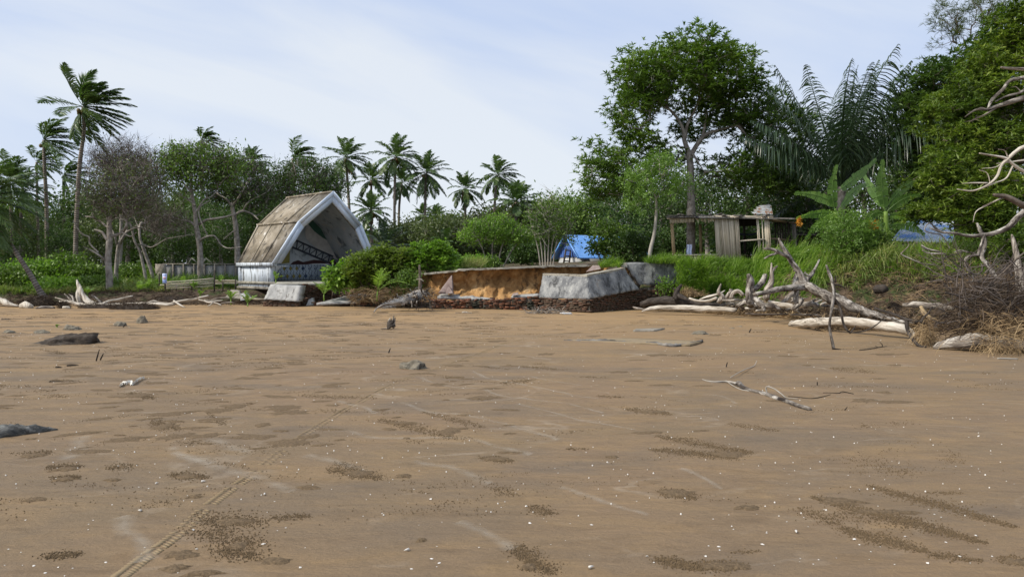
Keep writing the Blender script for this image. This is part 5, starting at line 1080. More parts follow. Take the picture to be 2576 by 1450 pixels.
tree('broadleaf_tree', 'tall pale trunked tree with flat green top before the grey wall', 'tree', [tr([(504, 712, 8), (504, 662, 7), (502, 620, 6.4), (494, 570, 6), (490, 530, 5), (482, 485, 4), (480, 452, 3)], 38)] +
     limbs(38, [(1850, 445, 14), (1790, 400, 11), (1700, 380, 9), (1600, 345, 6), (1550, 330, 3)], [(1880, 425, 13), (1950, 385, 12), (2050, 370, 11), (2150, 350, 9), (2230, 320, 5)], [(1885, 595, 9), (1920, 555, 9), (2020, 535, 8), (2080, 610, 7), (2150, 650, 6), (2280, 640, 3)], [(1980, 200, 5), (1890, 260, 6), (1880, 340, 6), (1930, 470, 6), (1960, 530, 6)], [(1815, 135, 10), (1750, 60, 8), (1700, -20, 5)], [(1830, 110, 9), (1880, 40, 8), (1920, -40, 5)], [(1840, 330, 8), (1920, 200, 6), (2000, 160, 5), (2060, 90, 3)], [(1845, 250, 7), (1760, 180, 6), (1650, 120, 3)]),
     [el(505, 395, 95, 32, 38), el(445, 415, 42, 42, 38), el(570, 420, 60, 40, 38), el(500, 440, 80, 34, 38)], 230, 204, lmat='leaf_mid', ln=.16, wd=.085, per=26, spread=.34, rtip=.012, pw=.45, rmax=.11, low=.35, group=G1, twigs=1300, wig=.25, upcurve=.15)
tree('broadleaf_tree', 'grey tree close to the left wall of the bandshell', 'tree', [tr([(598, 690, 7.5), (596, 610, 6.5), (591, 557, 5.8), (584, 520, 4.5)], 41)] + limbs(41, [(2210, 340, 11), (2290, 300, 10), (2380, 330, 8), (2440, 380, 5)], [(2190, 260, 10), (2140, 190, 9), (2070, 150, 5)], [(2200, 250, 10), (2260, 160, 8), (2320, 60, 5)], [(2240, 480, 8), (2190, 500, 6), (2110, 570, 4)], [(2290, 300, 7), (2340, 220, 6), (2400, 180, 4)]),
     [el(600, 440, 75, 45, 42), el(640, 490, 60, 45, 42), el(560, 480, 50, 32, 42)], 210, 205, lmat='leaf_dark', ln=.16, wd=.08, per=22, spread=.4, rtip=.012, pw=.46, rmax=.11, low=.3, group=G1, twigs=2400, wig=.25)
tree('broadleaf_tree', 'umbrella shaped dark tree right behind the bandshell roof', 'tree', [tr([(765, 670, 8), (764, 600, 7), (762, 540, 6)], 44)],
     [el(765, 436, 88, 32, 44), el(700, 470, 50, 34, 44), el(830, 465, 40, 40, 44), el(765, 475, 80, 32, 44)], 260, 206, lmat='leaf_dark', ln=.16, wd=.085, per=26, spread=.36, rtip=.012, pw=.45, rmax=.12, low=.3, group=G1, twigs=1800, wig=.22)
tree('leaning_tree', 'thin bare tree leaning left beside the notice board', 'tree', [[(base(371, 36), .09)] + [(W(*cB(x, y), 36), r * .0053) for x, y, r in [(1350, 800, 13), (1320, 680, 12), (1270, 580, 11), (1240, 450, 10), (1205, 400, 8), (1110, 365, 5)]]] + limbs(36, [(1300, 615, 8), (1370, 625, 7), (1440, 640, 7), (1560, 570, 6), (1640, 550, 5), (1830, 520, 3)], [(1330, 690, 5), (1370, 670, 3)], [(1440, 640, 5), (1520, 540, 4), (1400, 440, 3)]),
     [el(340, 520, 70, 30, 36), el(420, 560, 60, 30, 35)], 70, 207, lmat='leaf_brown', per=3, spread=.3, rtip=.011, pw=.43, rmax=.05, low=.3, twigs=1300, wig=.3, upcurve=.1)
tree('leaning_tree', 'slim trunk leaning left behind the first coconut seedlings', 'tree', [tr([(392, 722, 4.5), (380, 680, 4), (366, 640, 4), (352, 600, 3)], 38)],
     [el(390, 560, 60, 45, 40)], 60, 208, lmat='leaf_olive', per=10, spread=.4, rtip=.012, pw=.45, rmax=.07, low=.5, twigs=400)
rnd = random.Random(31)
# sparse grove behind: three kinds, copied
def mkgrove(label, px, Y, h, seed, lmat, wpx=70, per=30, n=150):
    b = base(px, Y); t = [(b, .2), (b + Vector((rnd.uniform(-.3, .3), 0, h * .3)), .16), (b + Vector((rnd.uniform(-.5, .5), 0, h * .55)), .12)]
    c = b + Vector((0, 0, h * .7)); rw = wpx * Y / 1800
    return tree('grove_tree', label, 'tree', [t], [(c, (rw, rw * .9, h * .3)), (b + Vector((0, 0, h * .42)), (rw * .8, rw * .8, h * .22))], n, seed, lmat=lmat, ln=.22, wd=.12, per=per, spread=.55, rtip=.014, pw=.46, rmax=.2, low=.3, group='dense grove behind the beach', minr=.012)
g1 = mkgrove('dark rounded tree in the grove behind the thick grey trunk', 225, 50, 6.6, 301, 'leaf_dark')
g2 = mkgrove('olive tree in the grove behind the grey panel wall', 430, 54, 7.4, 302, 'leaf_olive')
g3 = mkgrove('dark spreading tree behind the bandshell, left half', 650, 54, 7.4, 303, 'leaf_dark', 85)
g4 = mkgrove('low green scrub tree under the skyline palms', 1110, 60, 4.4, 304, 'leaf_mid', 85)
g5 = mkgrove('greyish scrub tree behind the bandshell bush', 1040, 52, 3.6, 305, 'leaf_olive', 75, n=170)
def gc(src, px, Y, sc, label, sz=1): 
    b = base(px, Y); return copy_thing(src, b, rnd.uniform(0, 6.28), sc, label, sz)
for i, (s_, px, Y, sc, lb) in enumerate([
    (g1, -40, 52, .95, 'grove tree cut by the left frame edge'), (g2, 60, 56, .8, 'grove tree behind the leaning palm trunk'), (g1, 130, 60, .85, 'grove tree behind the second tallest palm'), (g3, 190, 64, .9, 'far dark grove tree behind the tallest palm trunk'),
    (g3, 320, 58, 1.0, 'grove tree filling the gap right of the thick grey trunk'), (g1, 380, 62, 1.05, 'far grove tree above the notice board'), (g3, 480, 62, 1.05, 'far grove tree behind the tall pale trunk'), (g1, 550, 52, .95, 'grove tree above the right end of the grey wall'),
    (g2, 610, 60, .95, 'olive grove tree close left of the bandshell'), (g1, 720, 58, .95, 'grove tree behind the bandshell roof'), (g3, 800, 62, .85, 'grove tree behind the bandshell apex'), (g1, 870, 64, .62, 'low grove tree right of the bandshell apex'),
    (g2, 260, 44, .62, 'low olive tree in the undergrowth between two grey trunks'), (g3, 440, 46, .6, 'low dark tree right behind the grey wall'), (g3, 560, 48, .66, 'low dark tree between grey wall and bandshell'), (g1, 150, 46, .5, 'low dark tree between the palm trunks'), (g1, 20, 44, .5, 'low dark tree at the left frame edge'),
    (g4, 960, 66, .95, 'scrub tree under the tall middle palm'), (g4, 1180, 64, 1.0, 'scrub tree below the palm with dead skirt'), (g5, 1240, 58, 1.25, 'scrub tree behind the round crowned tree'), (g4, 1300, 60, 1.1, 'scrub tree left of the many-stemmed tree'), (g4, 1380, 62, 1.3, 'green tree behind the many-stemmed tree'),
    (g5, 1120, 48, .95, 'greyish scrub left of the round crowned tree'), (g5, 1200, 50, .9, 'dark scrub under the round crowned tree'), (g4, 1450, 60, 1.25, 'green tree behind the blue roof'), (g1, 1520, 58, .85, 'dark tree behind the blue roof at right'), (g5, 1330, 52, 1.1, 'dark scrub behind the many-stemmed tree'),
    (g1, 1580, 50, .95, 'dark tree left behind the feathery sapling'), (g3, 1660, 48, .8, 'dark tree behind the sapling and hut'), (g1, 1780, 46, .8, 'dark tree behind the hut roof'), (g3, 1880, 44, .85, 'dark tree behind the metal sheets'), (g1, 1960, 42, .85, 'dark tree right of the metal sheets'),
    (g2, 1720, 52, .9, 'olive tree seen through the open hut'), (g1, 2060, 44, .9, 'dark tree behind the plank shed'), (g3, 2180, 42, .9, 'dark tree behind the left banana plant'), (g1, 2300, 38, 1.0, 'dark tree behind the sheet-roofed house'), (g3, 2420, 38, 1.05, 'dark tree behind the right end of the sheet roof'), (g1, 2560, 36, 1.1, 'dark tree at the right frame edge'),
    (g3, 2000, 36, .55, 'low dark tree right of the hut')]):
    gc(s_, px, Y, sc, lb)
tree('broadleaf_tree', 'round crowned bright green tree with many thin pale stems, behind the platform', 'tree',
     [tr([(1225, 668, 2.2), (1215, 630, 1.6), (1195, 590, 1.2)], 38), tr([(1236, 668, 2.2), (1238, 620, 1.6), (1240, 580, 1.2)], 38), tr([(1250, 668, 2.2), (1262, 620, 1.6), (1285, 585, 1.2)], 38), tr([(1262, 668, 2), (1290, 625, 1.4), (1315, 600, 1)], 38)],
     [el(1245, 566, 68, 24, 38, 1.3), el(1185, 592, 32, 22, 38, 1.0), el(1305, 592, 35, 26, 38, 1.0), el(1245, 595, 60, 15, 38, 1.0)], 230, 210, lmat='leaf_bright', ln=.13, wd=.075, per=22, spread=.16, rtip=.009, pw=.4, rmax=.05, low=.2, twigs=500)
tree('many_stemmed_tree', 'tree with a fan of whitish stems left of the blue-roofed house', 'tree',
     [tr([(1360 + i * 6, 668, 2), (1352 + i * 9, 620, 1.5), (1335 + i * 16, 560, 1.0)], 36) for i in range(6)],
     [el(1375, 510, 32, 26, 36, 1.0), el(1350, 545, 30, 30, 36, .9), el(1400, 545, 38, 32, 36, .9), el(1380, 575, 55, 30, 36, .9), el(1430, 600, 20, 22, 36, .5)], 170, 211, lmat='leaf_mid', bmat='twig_pale', ln=.13, wd=.07, per=16, spread=.2, rtip=.009, pw=.4, rmax=.05, low=.15, twigs=300, tmat='twig_pale', upcurve=.3)
tree('broadleaf_tree', 'small dark leafed tree in front of the blue roof', 'tree', [tr([(1524, 668, 2.5), (1520, 640, 2), (1516, 615, 1.6)], 37), tr([(1514, 668, 2), (1508, 650, 1.8), (1500, 625, 1.4)], 37)],
     [el(1522, 575, 38, 26, 37, .8), el(1510, 615, 30, 22, 37, .7), el(1540, 630, 26, 22, 37, .7)], 110, 212, lmat='leaf_mid', ln=.17, wd=.11, per=16, spread=.2, rtip=.01, pw=.45, rmax=.05)
tree('large_tree', 'tall spreading tree with thick trunk rising behind the bamboo hut', 'tree',
     [tr([(905, 1460, 36), (905, 1330, 33), (905, 1180, 29), (900, 1000, 26), (893, 900, 25)], 33.5, cH), tr([(893, 905, 20), (860, 820, 17), (850, 740, 14), (810, 660, 11), (740, 580, 8)], 33.5, cH, gnd=False) , tr([(905, 915, 20), (950, 840, 17), (1010, 770, 13), (1100, 740, 10), (1200, 715, 7)], 33.5, cH, gnd=False), tr([(862, 800, 14), (880, 700, 12), (920, 620, 10), (960, 535, 7)], 33.5, cH, gnd=False), tr([(985, 790, 10), (1005, 700, 9), (1015, 600, 7)], 33.5, cH, gnd=False)],
     [el(1725, 140, 125, 62, 33.5, 2.6), el(1610, 195, 82, 75, 33.5, 2.4), el(1820, 190, 90, 85, 33.5, 2.4), el(1715, 225, 160, 62, 33.5, 2.6), el(1585, 290, 62, 50, 33.5, 2), el(1880, 270, 80, 60, 33.5, 2), el(1950, 340, 90, 70, 33.5, 2), el(1610, 360, 60, 36, 33.5, 1.8), el(1525, 400, 70, 45, 33.5, 1.8), el(1850, 430, 110, 45, 33.5, 2), el(1540, 455, 80, 50, 33.5, 1.8), el(1660, 400, 60, 40, 34, 1.5), el(1960, 440, 70, 70, 33.5, 1.6), el(1780, 320, 80, 40, 34.5, 1.4)],
     900, 213, leaf='rosette', lmat='leaf_mid', bmat='bark_grey', ln=.29, wd=.07, per=8, spread=.24, k=8, droop=.8, rtip=.011, pw=.45, rmax=.14, low=.8, wig=.2, minr=.012, step=.35, extra=.7)
tree('feathery_sapling', 'light green feathery sapling with slender bent trunk left of the bamboo hut', 'tree', [tr([(1634, 660, 5.5), (1635, 632, 5), (1645, 590, 4.2), (1650, 540, 3.6), (1650, 500, 2.8)], 30)],
     [el(1650, 420, 52, 30, 30, .9), el(1610, 450, 40, 26, 30, .8), el(1690, 455, 40, 30, 30, .8), el(1630, 500, 60, 26, 30, .8)], 100, 214, leaf='feather', lmat='leaf_feather', bmat='twig_pale', ln=.34, wd=.05, per=5, spread=.18, rtip=.009, pw=.45, rmax=.05, low=.55)
# right hand mass
tree('large_tree', 'yellow-green leaved tree filling the right edge of the picture', 'tree', [[(base(2700, 24), .35), (base(2690, 24) + Vector((0, 0, 2.4)), .3), (W(2620, 400, 24), .22), (W(2590, 300, 24), .16)]],
     [el(2510, 150, 75, 60, 22, 1.2), el(2470, 250, 115, 60, 22, 1.4), el(2400, 300, 70, 50, 22, 1.2), el(2470, 360, 110, 55, 21.5, 1.4), el(2380, 430, 75, 50, 21, 1.1), el(2480, 470, 100, 50, 21, 1.2), el(2560, 60, 60, 60, 22, 1), el(2560, 260, 60, 160, 22, 1.5), el(2390, 500, 75, 50, 20.5, .8), el(2480, 540, 90, 60, 20, .9), el(2560, 600, 60, 50, 19, .8)],
     620, 215, leaf='rosette', lmat='leaf_yellow', bmat='bark_brown', ln=.20, wd=.048, per=9, spread=.18, k=8, droop=.9, rtip=.011, pw=.48, rmax=.2, low=.5, minr=.01, step=.3)
tree('large_tree', 'dark leafed tree just left of the yellow-green tree', 'tree', [[(base(2420, 29), .35), (base(2415, 29) + Vector((0, 0, 2.4)), .3), (W(2400, 430, 29), .25), (W(2395, 340, 29), .16)]],
     [el(2340, 220, 70, 55, 29, 2), el(2300, 290, 55, 70, 29, 1.8), el(2430, 175, 70, 45, 29, 1.6), el(2330, 370, 60, 45, 29, 1.8), el(2500, 110, 60, 45, 29, 1.5), el(2440, 300, 90, 120, 30, 2), el(2330, 440, 80, 35, 29, 1.5), el(2400, 500, 100, 40, 29, 1.5)],
     560, 216, leaf='rosette', lmat='leaf_dark', bmat='bark_brown', ln=.25, wd=.07, per=9, spread=.25, k=8, droop=.8, rtip=.012, pw=.48, rmax=.2, low=.4, minr=.012)
b_ = base(2460, 34); tree('casuarina_tree', 'sparse needle leafed tree top against the sky in the upper right corner', 'tree', [[(b_, .25), (b_ + Vector((0, 0, 5)), .2), (W(2450, 160, 34), .1)]],
     [el(2440, 40, 90, 60, 34, 1.2), el(2385, 100, 30, 50, 34, .8), el(2500, 20, 70, 40, 34, 1), el(2370, 50, 25, 40, 34, .6)], 130, 217, leaf='rosette', lmat='leaf_olive', bmat='bark_brown', ln=.34, wd=.022, per=3, spread=.15, k=11, droop=.3, rtip=.009, pw=.42, rmax=.1, low=.6, upcurve=.4, wig=.08)

rs = np.random.RandomState(606); n = 52000; px_ = rs.uniform(-350, 2900, n); Yy = rs.uniform(68, 84, n); X_ = (px_ - CX) / F * Yy
hh = np.interp(px_, [-350, 0, 300, 850, 900, 1000, 1300, 1480, 1550, 2900], [5.5, 5.5, 6.3, 6.3, 4.2, 3.6, 4.0, 4.6, 6, 6.5]) * (1 + .18 * np.sin(px_ * .031) + .12 * np.sin(px_ * .083 + 1)); Z_ = 1.0 + hh * rs.rand(n) ** .8
o = put('distant_wood', [leafq(np.stack([X_, Yy, Z_], 1), dirs(n, rs), .75, .42, rs)], M['leaf_dark']); tag(o, 'dark mass of distant woodland closing the view behind the shore trees', 'woodland', kind='stuff')
# --- bushes
def bush(name, label, px, py, Y, rx, ry, seed, leaf='broad', lmat='leaf_bright', ln=.13, wd=.07, per=16, n=120, spread=.14, stems=5, k=7, rd=None, cat='bush', group=None):
    b = W(px, py, Y); gz_ = landz(b.x, b.y); b.z = min(b.z, gz_ + .05) if gz_ > .25 and Y > 30 else b.z; s = Y / 1800; tr_ = []
    rr = random.Random(seed)
    for i in range(stems):
        a = rr.uniform(0, 6.28); q = Vector((math.cos(a) * rx * s * .4, math.sin(a) * rx * s * .3, ry * s * rr.uniform(.5, .9))); tr_.append([(b + q * .05, .02), (b + q * .5, .015), (b + q, .01)])
    return tree(name, label, cat, tr_, [(b + Vector((0, 0, ry * s * 1.0)), (rx * s, rd or rx * s * .7, ry * s * .95))] if n < 200 else [(b + Vector((rr.uniform(-.55, .55) * rx * s, rr.uniform(-.3, .3), ry * s * rr.uniform(.45, 1.45))), (rx * s * rr.uniform(.35, .6), rx * s * .4, ry * s * rr.uniform(.3, .5))) for _ in range(9)] + [(b + Vector((0, 0, ry * s * .9)), (rx * s * .8, rx * s * .5, ry * s * .7))], n, seed, leaf=leaf, lmat=lmat, bmat='bark_brown', ln=ln, wd=wd, per=per, spread=spread, rtip=.006, pw=.45, rmax=.03, low=.15, k=k, group=group, step=.2)
bush('beach_bush', 'big spreading yellow-green bush hiding the right side of the bandshell', 925, 742, 28.0, 80, 66, 401, 'rosette', 'leaf_bush', .15, .05, 6, 300, .11, 8, rd=1.1)
bush('beach_bush', 'yellowish green bush with fine drooping leaves behind the big bush', 985, 738, 28.3, 66, 71, 402, 'rosette', 'leaf_bush', .14, .045, 6, 260, .12, 6, rd=1.0)
bush('beach_bush', 'bright rounded bush at the left end of the platform slab', 1078, 690, 28.6, 74, 44, 403, 'rosette', 'leaf_bright', .15, .06, 7, 270, .10, 6, rd=.9)
bush('beach_bush', 'low broad leafed bush spilling over the stage front', 862, 735, 28.4, 44, 39, 404, 'broad', 'leaf_bright', .19, .13, 9, 120, .10, 4, rd=.8)
bush('beach_bush', 'low leafy bush beside the leaning wooden stake', 1020, 745, 27.6, 40, 34, 405, 'broad', 'leaf_mid', .12, .05, 14, 120, .13, 5, rd=.5)
bush('shrub', 'tall fresh green leafy shrub top behind the platform, left of the round tree', 1130, 668, 33, 26, 26, 406, 'rosette', 'leaf_bright', .15, .05, 6, 50, .1, 3)
bush('shrub', 'small shrub under the round crowned tree', 1240, 668, 33, 20, 16, 407, 'broad', 'leaf_mid', .12, .07, 12, 50, .1, 3)
bush('shrub', 'feathery bright shrub below the left banana plant', 2128, 650, 24, 58, 62, 408, 'feather', 'leaf_feather', .26, .035, 6, 130, .14, 5, rd=.9)
bush('shrub', 'yellow flowering shrub below the right banana plant', 2200, 650, 24.4, 46, 40, 409, 'broad', 'leaf_mid', .12, .05, 14, 100, .12, 4)
bush('shrub', 'dark shrub behind the sheet-roofed house, right', 2480, 660, 26, 70, 50, 410, 'broad', 'leaf_mid', .16, .08, 16, 130, .16, 4)
bush('shrub', 'light leaved shrub hanging over the sheet roof', 2330, 560, 24, 60, 25, 411, 'rosette', 'leaf_yellow', .19, .05, 6, 70, .15, 3)
i_ = 0
for px, py, Y, rx, ry, lm, lb in [(30, 720, 34, 60, 26, 'leaf_mid', 'green creeper mound at the left frame edge'), (100, 715, 36, 60, 34, 'leaf_bright', 'creeper mound left of the tallest palm'), (170, 700, 37, 50, 40, 'leaf_mid', 'tall vine covered mound behind the tallest palm'), (215, 712, 36, 40, 28, 'leaf_mid', 'green mound right of the tallest palm'),
                               (50, 690, 40, 70, 24, 'leaf_bright', 'bright green creeper layer behind the leaning palm'), (330, 705, 40, 60, 22, 'leaf_mid', 'low green mound between grey trunk and seedlings'), (150, 740, 33, 70, 18, 'leaf_bright', 'low creeper patch in front of the tallest palm'), (240, 735, 33.5, 50, 16, 'leaf_mid', 'low creeper patch left of the thick grey trunk'),  # creeper layer behind the leaning palm has the brighter leaf green
                               (1190, 668, 34, 40, 12, 'leaf_bright', 'grassy clump on the platform below the round tree'), (1600, 660, 36, 60, 40, 'leaf_dark', 'dark bush between blue house and sapling'), (1690, 660, 38, 50, 45, 'leaf_dark', 'dark bush behind the open hut'), (1860, 650, 36, 60, 40, 'leaf_dark', 'dark bush behind the hut interior'),
                               (1580, 668, 39, 50, 50, 'leaf_mid', 'leafy bush right of the blue roof'), (1325, 660, 42, 40, 30, 'leaf_dark', 'dark bush left of the white stemmed tree')]:
    i_ += 1; bush('undergrowth_bush', lb, px, py, Y, rx, ry, 420 + i_, 'broad', lm, .15, .09, 20, 150, .22, 4)
# --- banana plants
def banana(label, basepx, Y, leaves_, seed):
    b = base(*basepx); rs = np.random.RandomState(seed); root = thing('banana_plant', label, 'banana plant', b); top = W(*leaves_[0][0], Y)
    mb = MB(); P_, r_ = smooth_path([(b, .13), (b.lerp(top, .5), .11), (top, .07)], 5); mb.tube(P_, r_, 9); mb.build('stem', M['frond_young'], root, smooth=True)
    for li, (s_, m_, e_, wpx) in enumerate(leaves_):
        A, Bm, C_ = W(*s_, Y), W(*m_, Y - .2 + .3 * (li % 3)), W(*e_, Y - .3 + .5 * (li % 3)); wd = wpx * Y / 1800; ax = (C_ - A).normalized()
        mb = MB(); n = 26; rr = random.Random(seed * 9 + li); side = ax.cross(Vector((0, 1, .25))).normalized()
        pts = [A * (1 - t) ** 2 + Bm * 2 * t * (1 - t) + C_ * t * t for t in [i / n for i in range(n + 1)]]
        for sg in (-1, 1):
            i = 2
            while i < n:
                w_ = rr.choice((1, 1, 2, 3)); j = min(n, i + w_); 
                def hw(k): t = k / n; return wd * .5 * (math.sin(min(1, t * 1.25 + .02) * math.pi * .92) ** .6 if t < .97 else .25)
                dr = rr.uniform(0, .35); a0, a1 = pts[i], pts[j].lerp(pts[i], .06); o0 = a0 + side * sg * hw(i) + Vector((0, 0, -dr * hw(i))) + ax * .04; o1 = a1 + side * sg * hw(j) + Vector((0, 0, -dr * hw(j))) + ax * .03
                m0, m1 = a0.lerp(o0, .5) + Vector((0, 0, .03)), a1.lerp(o1, .5) + Vector((0, 0, .03)); mb.add([a0, a1, m1, m0, o1, o0], [(0, 1, 2, 3), (3, 2, 4, 5)]); i = j
        mb.tube(pts, [.022 * (1 - .8 * k / n) for k in range(n + 1)], 5, cap=False); mb.build('leaf', M['banana'], root)
    return root
banana('left banana plant with broad upright and arching torn leaves', (2110, 25.5), 25.5, [(cI(425, 1330), cI(380, 1180), cI(435, 1040), 26), (cI(430, 1300), cI(340, 1210), cI(170, 1215), 24), (cI(440, 1200), cI(560, 1120), cI(680, 1000), 26), (cI(430, 1350), cI(330, 1320), cI(180, 1375), 22), (cI(420, 1370), cI(310, 1370), cI(240, 1510), 22), (cI(445, 1320), cI(540, 1180), cI(620, 1160), 26)], 1)
banana('right banana plant with one tall pale upright leaf', (2232, 26.5), 26.5, [(cI(740, 1330), cI(700, 1160), cI(722, 1005), 30), (cI(745, 1310), cI(830, 1160), cI(1010, 1095), 24), (cI(735, 1320), cI(660, 1200), cI(600, 1090), 24), (cI(750, 1330), cI(860, 1220), cI(960, 1230), 24), (cI(740, 1350), cI(660, 1290), cI(620, 1420), 22), (cI(750, 1360), cI(880, 1320), cI(930, 1420), 24), (cI(745, 1400), cI(690, 1420), cI(640, 1500), 20), (cI(760, 1420), cI(900, 1390), cI(985, 1480), 24)], 2)
rs = np.random.RandomState(9); root = thing('flower_cluster', 'clump of wilted orange flowers between the banana plants', 'flowers', W(*cG(465, 110), 24.0))
c = np.array([tuple(W(*cG(430 + rs.uniform(0, 80), 50 + rs.uniform(-20, 50)), 23.9)) for _ in range(110)]); put('petals', [leafq(c, dirs(110, rs, 0, .3), .10, .05, rs)], M['flower'], root)
c = np.array([tuple(W(*cF(1495 + rs.uniform(-15, 25), 385 + rs.uniform(-30, 40)), 25.2)) for _ in range(70)]); o = put('wilted_leaf', [leafq(c, dirs(70, rs, 0, .8), .13, .05, rs)], M['flower']); tag(o, 'yellow wilted banana leaf tip right of the bamboo hut', 'leaf')

# --- grasses
def grass_field(name, label, pts_fn, n, h, wd, mat, seed, lean=(0.25, 0, 0), droop=1.0, tuft=7, nseg=3, kind='stuff', cat='grass'):
    rs = np.random.RandomState(seed); B = []
    for _ in range(n):
        p = pts_fn(rs)
        if p is not None: B.append(p)
    B = np.array(B); m = len(B); base_ = np.repeat(B, tuft, 0) + rs.normal(size=(m * tuft, 3)) * np.array([.05, .05, 0]); d = dirs(m * tuft, rs) * .45 + np.array([0, 0, 1.0]) + np.array(lean)
    vn = np.array([max(.35, 1 + 1.1 * vnoise(p, 1.1, 3, seed)) for p in B]); hh = np.repeat(rs.uniform(.5, 1.25, m) * vn, tuft) * h * rs.uniform(.6, 1.1, m * tuft)
    o = put(name, [blades(base_, d, hh, wd, droop, nseg, rs)], M[mat]); return tag(o, label, cat, kind=kind)
def on_land(px0, px1, Y0, Y1, zmin=.35, zmax=9):
    def f(rs):
        Y = rs.uniform(Y0, Y1); px = rs.uniform(px0, px1); x = (px - CX) / F * Y; z = landz(x, Y)
        return (x, Y, z - .02) if zmin < z < zmax else None
    return f
grass_field('grass', 'tall bright green grass on the bank in front of the bamboo hut', on_land(1710, 2010, 25.3, 28.6, .55), 2600, .36, .024, 'grass', 501, lean=(.3, -.15, 0), droop=1.3)
grass_field('grass', 'lush grass slope on the bank below the bamboo hut', on_land(1700, 1960, 25.0, 27.5, .35), 1700, .34, .025, 'grass', 502, lean=(.1, -.5, 0), droop=1.2)
grass_field('grass', 'long arching reed grass on the bank right of the bamboo hut', on_land(1890, 2140, 23.5, 29.0, .5), 1700, .78, .028, 'grass', 503, lean=(.45, -.2, 0), droop=1.9, nseg=4)
grass_field('grass', 'long pale arching reeds hanging over the bank between the fallen tree and the banana plants', on_land(2030, 2230, 22.0, 25.5, .75), 420, .95, .026, 'grass_dry', 515, lean=(.15, -.5, 0), droop=2.6, nseg=4, tuft=9)
grass_field('grass', 'mixed green and dry grass on the right bank under the banana plants', on_land(2080, 2560, 20.0, 28.5, 1.05), 4200, .46, .024, 'grass_dry', 504, lean=(.1, -.2, 0), droop=1.6)
grass_field('grass', 'grass around the fallen branches at the right edge', on_land(2150, 2640, 19.5, 26, 1.25), 2600, .42, .022, 'grass', 505, lean=(.1, -.2, 0), droop=1.5)
grass_field('grass', 'short grass and creepers on the low bank at left', on_land(-60, 420, 31.3, 37, .3), 3400, .30, .03, 'grass_dry', 506, lean=(.1, -.2, 0), droop=1.3)
grass_field('grass', 'green undergrowth across the forest floor at left', on_land(-60, 620, 34, 46, .3), 3800, .55, .05, 'leaf_mid', 507, lean=(.1, -.1, 0), droop=1.4)
grass_field('grass', 'thin grass along the bank by the bamboo fence', on_land(380, 660, 33.0, 34, .35), 300, .2, .015, 'grass_dry', 508)
def lipgrass(px0, px1, py0, py1, Y0, Y1): return lambda rs: tuple(W(rs.uniform(px0, px1), rs.uniform(py0, py1), rs.uniform(Y0, Y1)))
grass_field('grass_tuft', 'soft green grass tuft growing over the wall corner by the crack', lipgrass(1512, 1560, 665, 674, 26.7, 27.3), 150, .32, .016, 'grass', 509, kind=None, lean=(0, -.3, 0), droop=1.6)
grass_field('grass_tuft', 'long low grass cushion on top of the upright plaster wall', lipgrass(1628, 1735, 656, 664, 27.2, 28.2), 420, .30, .015, 'grass', 510, kind=None, lean=(0, -.3, 0), droop=1.7)
grass_field('grass_tuft', 'upright grass tuft on the platform below the round tree', lipgrass(1165, 1215, 668, 672, 28.5, 30), 150, .36, .018, 'grass_dry', 511, kind=None)
grass_field('grass_tuft', 'grass spilling down the right end of the upright plaster wall', lambda rs: tuple(W(rs.uniform(1700, 1775), rs.uniform(662, 752), rs.uniform(26.0, 27.0))), 420, .38, .024, 'grass', 512, kind=None, lean=(-.1, -.6, 0), droop=1.4)
bush('small_bush', 'small yellow-green seedling bush in front of the upright plaster wall', 1672, 745, 26.8, 20, 28, 455, 'broad', 'leaf_bright', .09, .05, 7, 40, .08, 3)
grass_field('grass_tuft', 'dry brown grass hump at the foot of the green slope', lambda rs: tuple(W(1738 + rs.normal() * 14, 748 - abs(rs.normal()) * 7, 25.6 + rs.normal() * .2)), 260, .28, .012, 'straw', 513, kind=None, droop=2.5)
# --- coconut seedlings
def seedling(label, px, py, Y, hpx, nf, seed, mat='frond_young', lean=(0, 0, 0), dead=0, z=None):
    b = W(px, py, Y); rs = np.random.RandomState(seed); root = thing('coconut_seedling', label, 'palm seedling', b, 'coconut seedlings planted along the beach'); Lf = hpx * Y / 1800
    mb = MB(); top = b + Vector((lean[0] * .1, 0, Lf * .18)); mb.tube([b - Vector((0, 0, .1)), top], [.035, .02], 6); mb.build('stem', M['frond_young'], root)
    for i in range(nf):
        az = i * 2.4 + rs.uniform(-.4, .4); e_ = R(rs.uniform(45, 84)); d = np.array([math.cos(az) * math.cos(e_) + lean[0], math.sin(az) * math.cos(e_), math.sin(e_)])
        Pp, st = frond_sets(np.array(top), d, Lf * rs.uniform(.6, .95), rs, np.array([.25, 0, 0]), 1.2, 13, .34, .028, .5, 3, .25)
        mr = MB(); mr.tube([Vector(q) for q in Pp], [.012] * 13, 4, cap=False); put('frond', [(np.array(mr.V), np.array([x for q in mr.Fc for x in q]), np.array([len(q) for q in mr.Fc]))] + st, M[mat], root)
    return root
